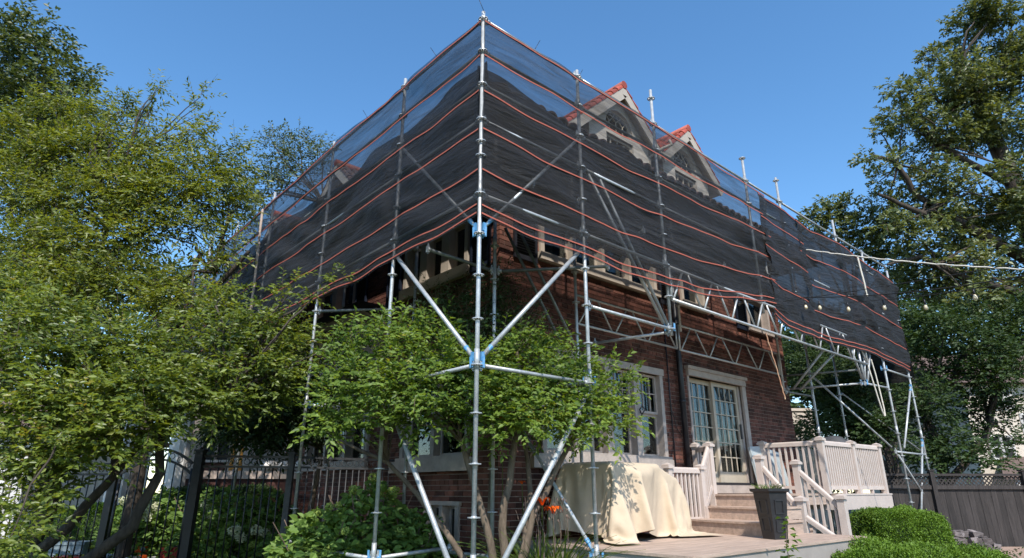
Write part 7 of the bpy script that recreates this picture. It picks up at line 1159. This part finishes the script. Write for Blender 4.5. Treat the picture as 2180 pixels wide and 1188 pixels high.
NL += tree('yew_bush', 'dark bush in the shade behind the balustrade under the netting', 'bush', tuple(W(9.8, 16.5, G)), CL['yew'], [([W(9.8, 16.5, G), W(9.7, 16.5, 2.2)], .08, .03)], .9, .09, .5, 'leafD', 'barkdark', spray=.3, per=8, seed=12, tw=0, hub=[tuple(W(9.8, 16.5, 1.6))], lr=.03)

# clipped hedges: leaves on the skin of a rounded box
def hedge(name, label, c, rot, sx, sy, sz, n, leaf, ll=.028, seed=0, cat='hedge', rough=.05, lw=.55):
    t = thing(name, label, cat, (c[0], c[1], G)); r = np.random.default_rng(seed+50); e = 5.
    d = unit(r.normal(size=(n, 3))); d[:, 2] = np.abs(d[:, 2])*1.0; k = (np.abs(d[:, 0])**e+np.abs(d[:, 1])**e+np.abs(d[:, 2])**e)**(-1/e); p = d*k[:, None]
    bumps = np.array([nz(a*2.3+seed, b*2.3, c_*2.3) for a, b, c_ in p])*rough*2.2
    p = p*np.array([sx/2, sy/2, sz])+d*(bumps+r.normal(size=n)*rough*.45)[:, None]-d*(r.random(n)**2*.06)[:, None]
    ca, sa = math.cos(rot), math.sin(rot); P = np.stack([p[:, 0]*ca-p[:, 1]*sa+c[0], p[:, 0]*sa+p[:, 1]*ca+c[1], p[:, 2]+G], 1); D = unit(np.stack([d[:, 0]*ca-d[:, 1]*sa, d[:, 0]*sa+d[:, 1]*ca, d[:, 2]], 1)*.8+r.normal(size=(n, 3))*.6+np.array([0, 0, .25])); N_ = unit(r.normal(size=(n, 3))*.8+np.array([-.35, -.5, .8])); L_ = ll*(.7+.6*r.random(n))
    kind(link('foliage', leaves_mesh('foliage', P, D, N_, L_, L_*lw, M[leaf]), t), 'stuff')
    b = MB(); q = .86; PP = []
    for i in range(9):
        th = i/8*math.pi/2; row = []
        for j in range(24):
            f = 2*math.pi*j/24; v = Vector((math.cos(th)*math.cos(f), math.cos(th)*math.sin(f), math.sin(th))); kk = (abs(v.x)**e+abs(v.y)**e+abs(v.z)**e)**(-1/e); v = Vector((v.x*kk*sx/2*q, v.y*kk*sy/2*q, v.z*kk*sz*.93)); row.append((v.x*ca-v.y*sa+c[0], v.x*sa+v.y*ca+c[1], v.z+G))
        PP.append(row)
    b.quadgrid(PP, True); obj('stems', b, M['leafD'], t); return n
ho = W(6.95, 11.9, 0); NL += hedge('box_hedge', 'clipped bright green box hedge in front of the balustrade corner', (ho.x, ho.y), rad(-36), 1.40, 1.15, .86, 44000, 'leafX', .034, seed=1)
ho = W(5.0, 9.2, 0); NL += hedge('box_hedge', 'low loose box hedge at the bottom edge below the planter', (ho.x, ho.y), rad(-41), 1.9, .8, .42, 32000, 'leafX', .034, seed=2, rough=.09)
ho = W(6.6, 10.1, 0); NL += hedge('box_hedge', 'low green hedge linking the planter side to the clipped box', (ho.x, ho.y), rad(-38), 1.6, .7, .34, 24000, 'leafX', .034, seed=3, rough=.08)
ho = W(-5.6, 12.6, 0); NL += hedge('yew_hedge', 'dark clipped hedge before the porch parapet', (ho.x, ho.y), rad(-41), 2.6, .8, 1.25, 22000, 'leafD', .045, seed=4)
ho = W(-7.7, 12.2, 0); NL += hedge('yew_hedge', 'lower green hedge left of the gate beyond the fence', (ho.x, ho.y), rad(-41), 2.6, .8, .9, 16000, 'leafX', .045, seed=5)
# hydrangeas
def hydrangea(label, c, r, h, nl, blooms, seed, sz=.13, bm='bloomg'):
    t = thing('hydrangea', label, 'shrub', (c[0], c[1], G), 'hydrangeas along the beds'); q = np.random.default_rng(seed); st = MB()
    for k in range(9):
        a = q.random()*6.28; rr = r*q.random()**.5; st.path([(c[0]+.2*rr*math.cos(a), c[1]+.2*rr*math.sin(a), G), (c[0]+.7*rr*math.cos(a), c[1]+.7*rr*math.sin(a), G+h*.6), (c[0]+rr*math.cos(a), c[1]+rr*math.sin(a), G+h*.9)], .007, 5)
    obj('stems', st, M['twig'], t)
    d = unit(q.normal(size=(nl, 3))); d[:, 2] = np.abs(d[:, 2]); k = .45+.55*q.random(nl)**.5; P = np.stack([c[0]+d[:, 0]*r*k, c[1]+d[:, 1]*r*k, G+.05+d[:, 2]*h*k], 1)
    a = q.random(nl)*6.28; D = unit(np.stack([np.cos(a), np.sin(a), -.25+.4*q.normal(size=nl)], 1)+d*.6); N_ = unit(np.array([-.3, -.4, .85])+q.normal(size=(nl, 3))*.4); L_ = sz*(.6+.6*q.random(nl)); 
    # broad leaves: six sided
    S = unit(np.cross(D, N_)); N2 = np.cross(S, D); Ln = L_[:, None]; Wd = Ln*.68
    pts = [P, P+D*Ln*.28+S*Wd*.42+N2*Wd*.10, P+D*Ln*.62+S*Wd*.38+N2*Wd*.06, P+D*Ln-N2*Ln*.18, P+D*Ln*.62-S*Wd*.38+N2*Wd*.06, P+D*Ln*.28-S*Wd*.42+N2*Wd*.10]
    V = np.stack(pts, 1).reshape(-1, 3); i = np.arange(nl)*6; F = np.stack([np.stack([i, i+1, i+2, i+3], 1), np.stack([i, i+3, i+4, i+5], 1)], 1).reshape(-1, 4)
    me = bpy.data.meshes.new('leaves'); me.from_pydata(V.tolist(), [], F.tolist()); me.materials.append(M['leafH']); kind(link('leaves', me, t), 'stuff')
    for (bx, by, bz, br) in blooms:
        m_ = 150; dd = unit(q.normal(size=(m_, 3))); PB = np.array([bx, by, bz])+dd*br*np.array([1, 1, .8])*(.85+.2*q.random((m_, 1))); DB = unit(q.normal(size=(m_, 3))+dd*.4); LB = np.full(m_, br*.42)
        link('bloom', leaves_mesh('bloom', PB, DB, dd, LB, LB*.8, M[bm], .1, .05), t)
    return nl
for k_, args in enumerate(HYD): NL += hydrangea(*args, bm='bloomw' if k_ in (3, 5) else 'bloomg')
# day lilies and strap leaved clump at the foot of the corner post
def strap(name, label, cat, c, n, ln, wd, seed, leaf='leafS', spread=.3, group=None):
    q = np.random.default_rng(seed); V = []; F = []
    for i in range(n):
        a = q.random()*6.28; r = spread*q.random()**.6; b = np.array([c[0]+r*math.cos(a), c[1]+r*math.sin(a), G]); a2 = a+q.normal()*.8; L_ = ln*(.6+.5*q.random()); lean = .35+.6*q.random(); s = np.array([-math.sin(a2), math.cos(a2), 0]); k0 = len(V); S = 6
        for k in range(S):
            u = k/(S-1); w = wd*(1-u**2)*(.4+.6*min(1, u*5)); p = b+np.array([math.cos(a2), math.sin(a2), 0])*L_*lean*u**1.7+np.array([0, 0, L_*(u-.45*lean*u**2.6)]); V += [tuple(p+s*w), tuple(p-s*w+np.array([0, 0, .004]))]
        for k in range(S-1): F.append((k0+2*k, k0+2*k+1, k0+2*k+3, k0+2*k+2))
    me = bpy.data.meshes.new(name); me.from_pydata(V, [], F); me.materials.append(M[leaf]); t = thing(name, label, cat, (c[0], c[1], G), group); kind(link('leaves', me, t), 'stuff'); return t
def lily(t, base, top, s=.07, seed=0):
    q = np.random.default_rng(seed); st = MB(); st.path([base, (base[0]*.4+top[0]*.6, base[1]*.4+top[1]*.6, base[2]*.45+top[2]*.55), top], .005, 5); so_ = obj('stem', st, M['leafS'], t); fl = MB(); c = Vector(top)
    for k in range(6):
        a = k*math.pi/3+q.random(); d = Vector((math.cos(a), math.sin(a), .0)); sdv = Vector((-math.sin(a), math.cos(a), 0)); P = []
        for u, w, o, z in ((0, .12, 0, 0), (.35, .26, .30, .5), (.7, .28, .62, .68), (1.0, .05, .88, .42-.2*(k % 2))): P.append([c+d*s*o+Vector((0, 0, s*z))+sdv*s*w, c+d*s*o+Vector((0, 0, s*z*1.0-.004)), c+d*s*o+Vector((0, 0, s*z))-sdv*s*w])
        fl.quadgrid(P)
    obj('flower', fl, M['orange'], so_)
ly = strap('daylily', 'clump of day lilies with orange flowers beside the canvas cover', 'flowers', (1.42, .45), 190, 1.0, .014, 1, spread=.34)
for k, (b, t_) in enumerate(LILY): lily(ly, b, t_, .125 if k < 2 else .06, k)
q_ = MB()
for k in range(14):
    a = rs.uniform(0, 6.28); r = rs.uniform(.05, .32); x, y = 1.42+r*math.cos(a), .45+r*math.sin(a); q_.path([(x, y, G+.2), (x+.03, y, G+.75), (x+rs.uniform(-.1, .1), y+rs.uniform(-.1, .1), G+rs.uniform(.95, 1.2))], .004, 4)
    for j in range(4): q_.lathe([(0, -.025), (.008, -.01), (.009, .008), (0, .02)], (x+rs.uniform(-.09, .09), y+rs.uniform(-.05, .05), G+rs.uniform(.9, 1.2)), 5)
kind(obj('seed_stalks', q_, M['twig'], ly), 'stuff')
strap('strap_plant', 'low arching strap leaves at the foot of the corner post', 'plant', (.75, -.15), 170, .55, .014, 2, spread=.6)
strap('grass_tuft', 'thin tall grass blades between the hydrangeas and the corner post', 'grass', tuple(W(-1.9, 8.6, 0))[:2], 60, .95, .006, 3, spread=.5)
strap('planter_plant', 'small green seedlings sprouting from the dark planter', 'plant', (4.78, -.6), 90, .16, .006, 4, spread=.16)
for o in list(bpy.data.objects):
    if o.name.startswith('leaves') and o.parent and o.parent.name == 'planter_plant': o.location.z += 1.20
# sapling before the deck
sp = thing('sapling', 'thin young sapling with few leaves at the near edge of the deck', 'sapling', tuple(W(3.05, 7.35, G)))
t = MB(); sb = W(3.05, 7.35, G); limb(t, [sb, sb+Vector((.02, 0, .35)), sb+Vector((-.01, .02, .62)), sb+Vector((.03, .0, .92))], .008, .003, 5); obj('stem', t, M['twig'], sp)
q = np.random.default_rng(8); n = 70; zz = G+.15+q.random(n)*.80; P = np.stack([sb.x+q.normal(size=n)*.02, sb.y+q.normal(size=n)*.02, zz], 1); a = q.random(n)*6.28; D = np.stack([np.cos(a), np.sin(a), q.normal(size=n)*.3], 1); P = P+D*.05*q.random((n, 1)); N_ = unit(np.array([0, 0, 1.])+q.normal(size=(n, 3))*.3)
kind(link('leaves', leaves_mesh('leaves', P, D, N_, .07+.03*q.random(n), .05+.02*q.random(n), M['leafH']), sp), 'stuff')
# ground cover
def cover(name, label, boxes, per, ll, leaf, seed, hmax=.25):
    q = np.random.default_rng(seed); Ps = []
    for (x0, x1, d0, d1) in boxes:
        n = int((x1-x0)*(d1-d0)*per); x = x0+(x1-x0)*q.random(n); d = d0+(d1-d0)*q.random(n); hn = np.array([.5+.5*nz(a*1.8, b*1.8, seed) for a, b in zip(x, d)]); z = G+q.random(n)*hmax*hn*1.4; Ps.append(np.stack([-3.95+x*RX+d*RY, -5.04-x*RY+d*RX, z], 1))
    P = np.concatenate(Ps); n = len(P); a = q.random(n)*6.28; D = np.stack([np.cos(a), np.sin(a), .2+.5*q.normal(size=n)], 1); N_ = unit(np.array([0, 0, 1.])+q.normal(size=(n, 3))*.5); L_ = ll*(.6+.7*q.random(n))
    o = link(name, leaves_mesh(name, P, D, N_, L_, L_*.5, M[leaf])); tag(o, label, 'ground cover'); kind(o, 'stuff'); return n
NL += cover('ground_cover', 'low leafy ground cover round the foot of the scaffold', [(-3.4, 1.3, 6.7, 10.4)], 1500, .07, 'leafH', 3, .42)
NL += cover('ground_cover', 'green undergrowth along the iron fence', [(-10, -3.0, 7.2, 10.0), (-13, -7, 9.9, 13)], 700, .07, 'leafB', 4, .35)
NL += cover('ground_cover', 'leaf litter and weeds before the deck', [(1.0, 6.0, 5.6, 8.0)], 600, .05, 'leafX', 5, .12)
NL += cover('ground_cover', 'dark weeds behind the deck', [(7.6, 9.4, 12, 16)], 400, .06, 'leafD', 6, .3)
print('leaves', NL, 'objects', len(bpy.data.objects), 'tris', sum(len(m.polygons) for m in bpy.data.meshes))
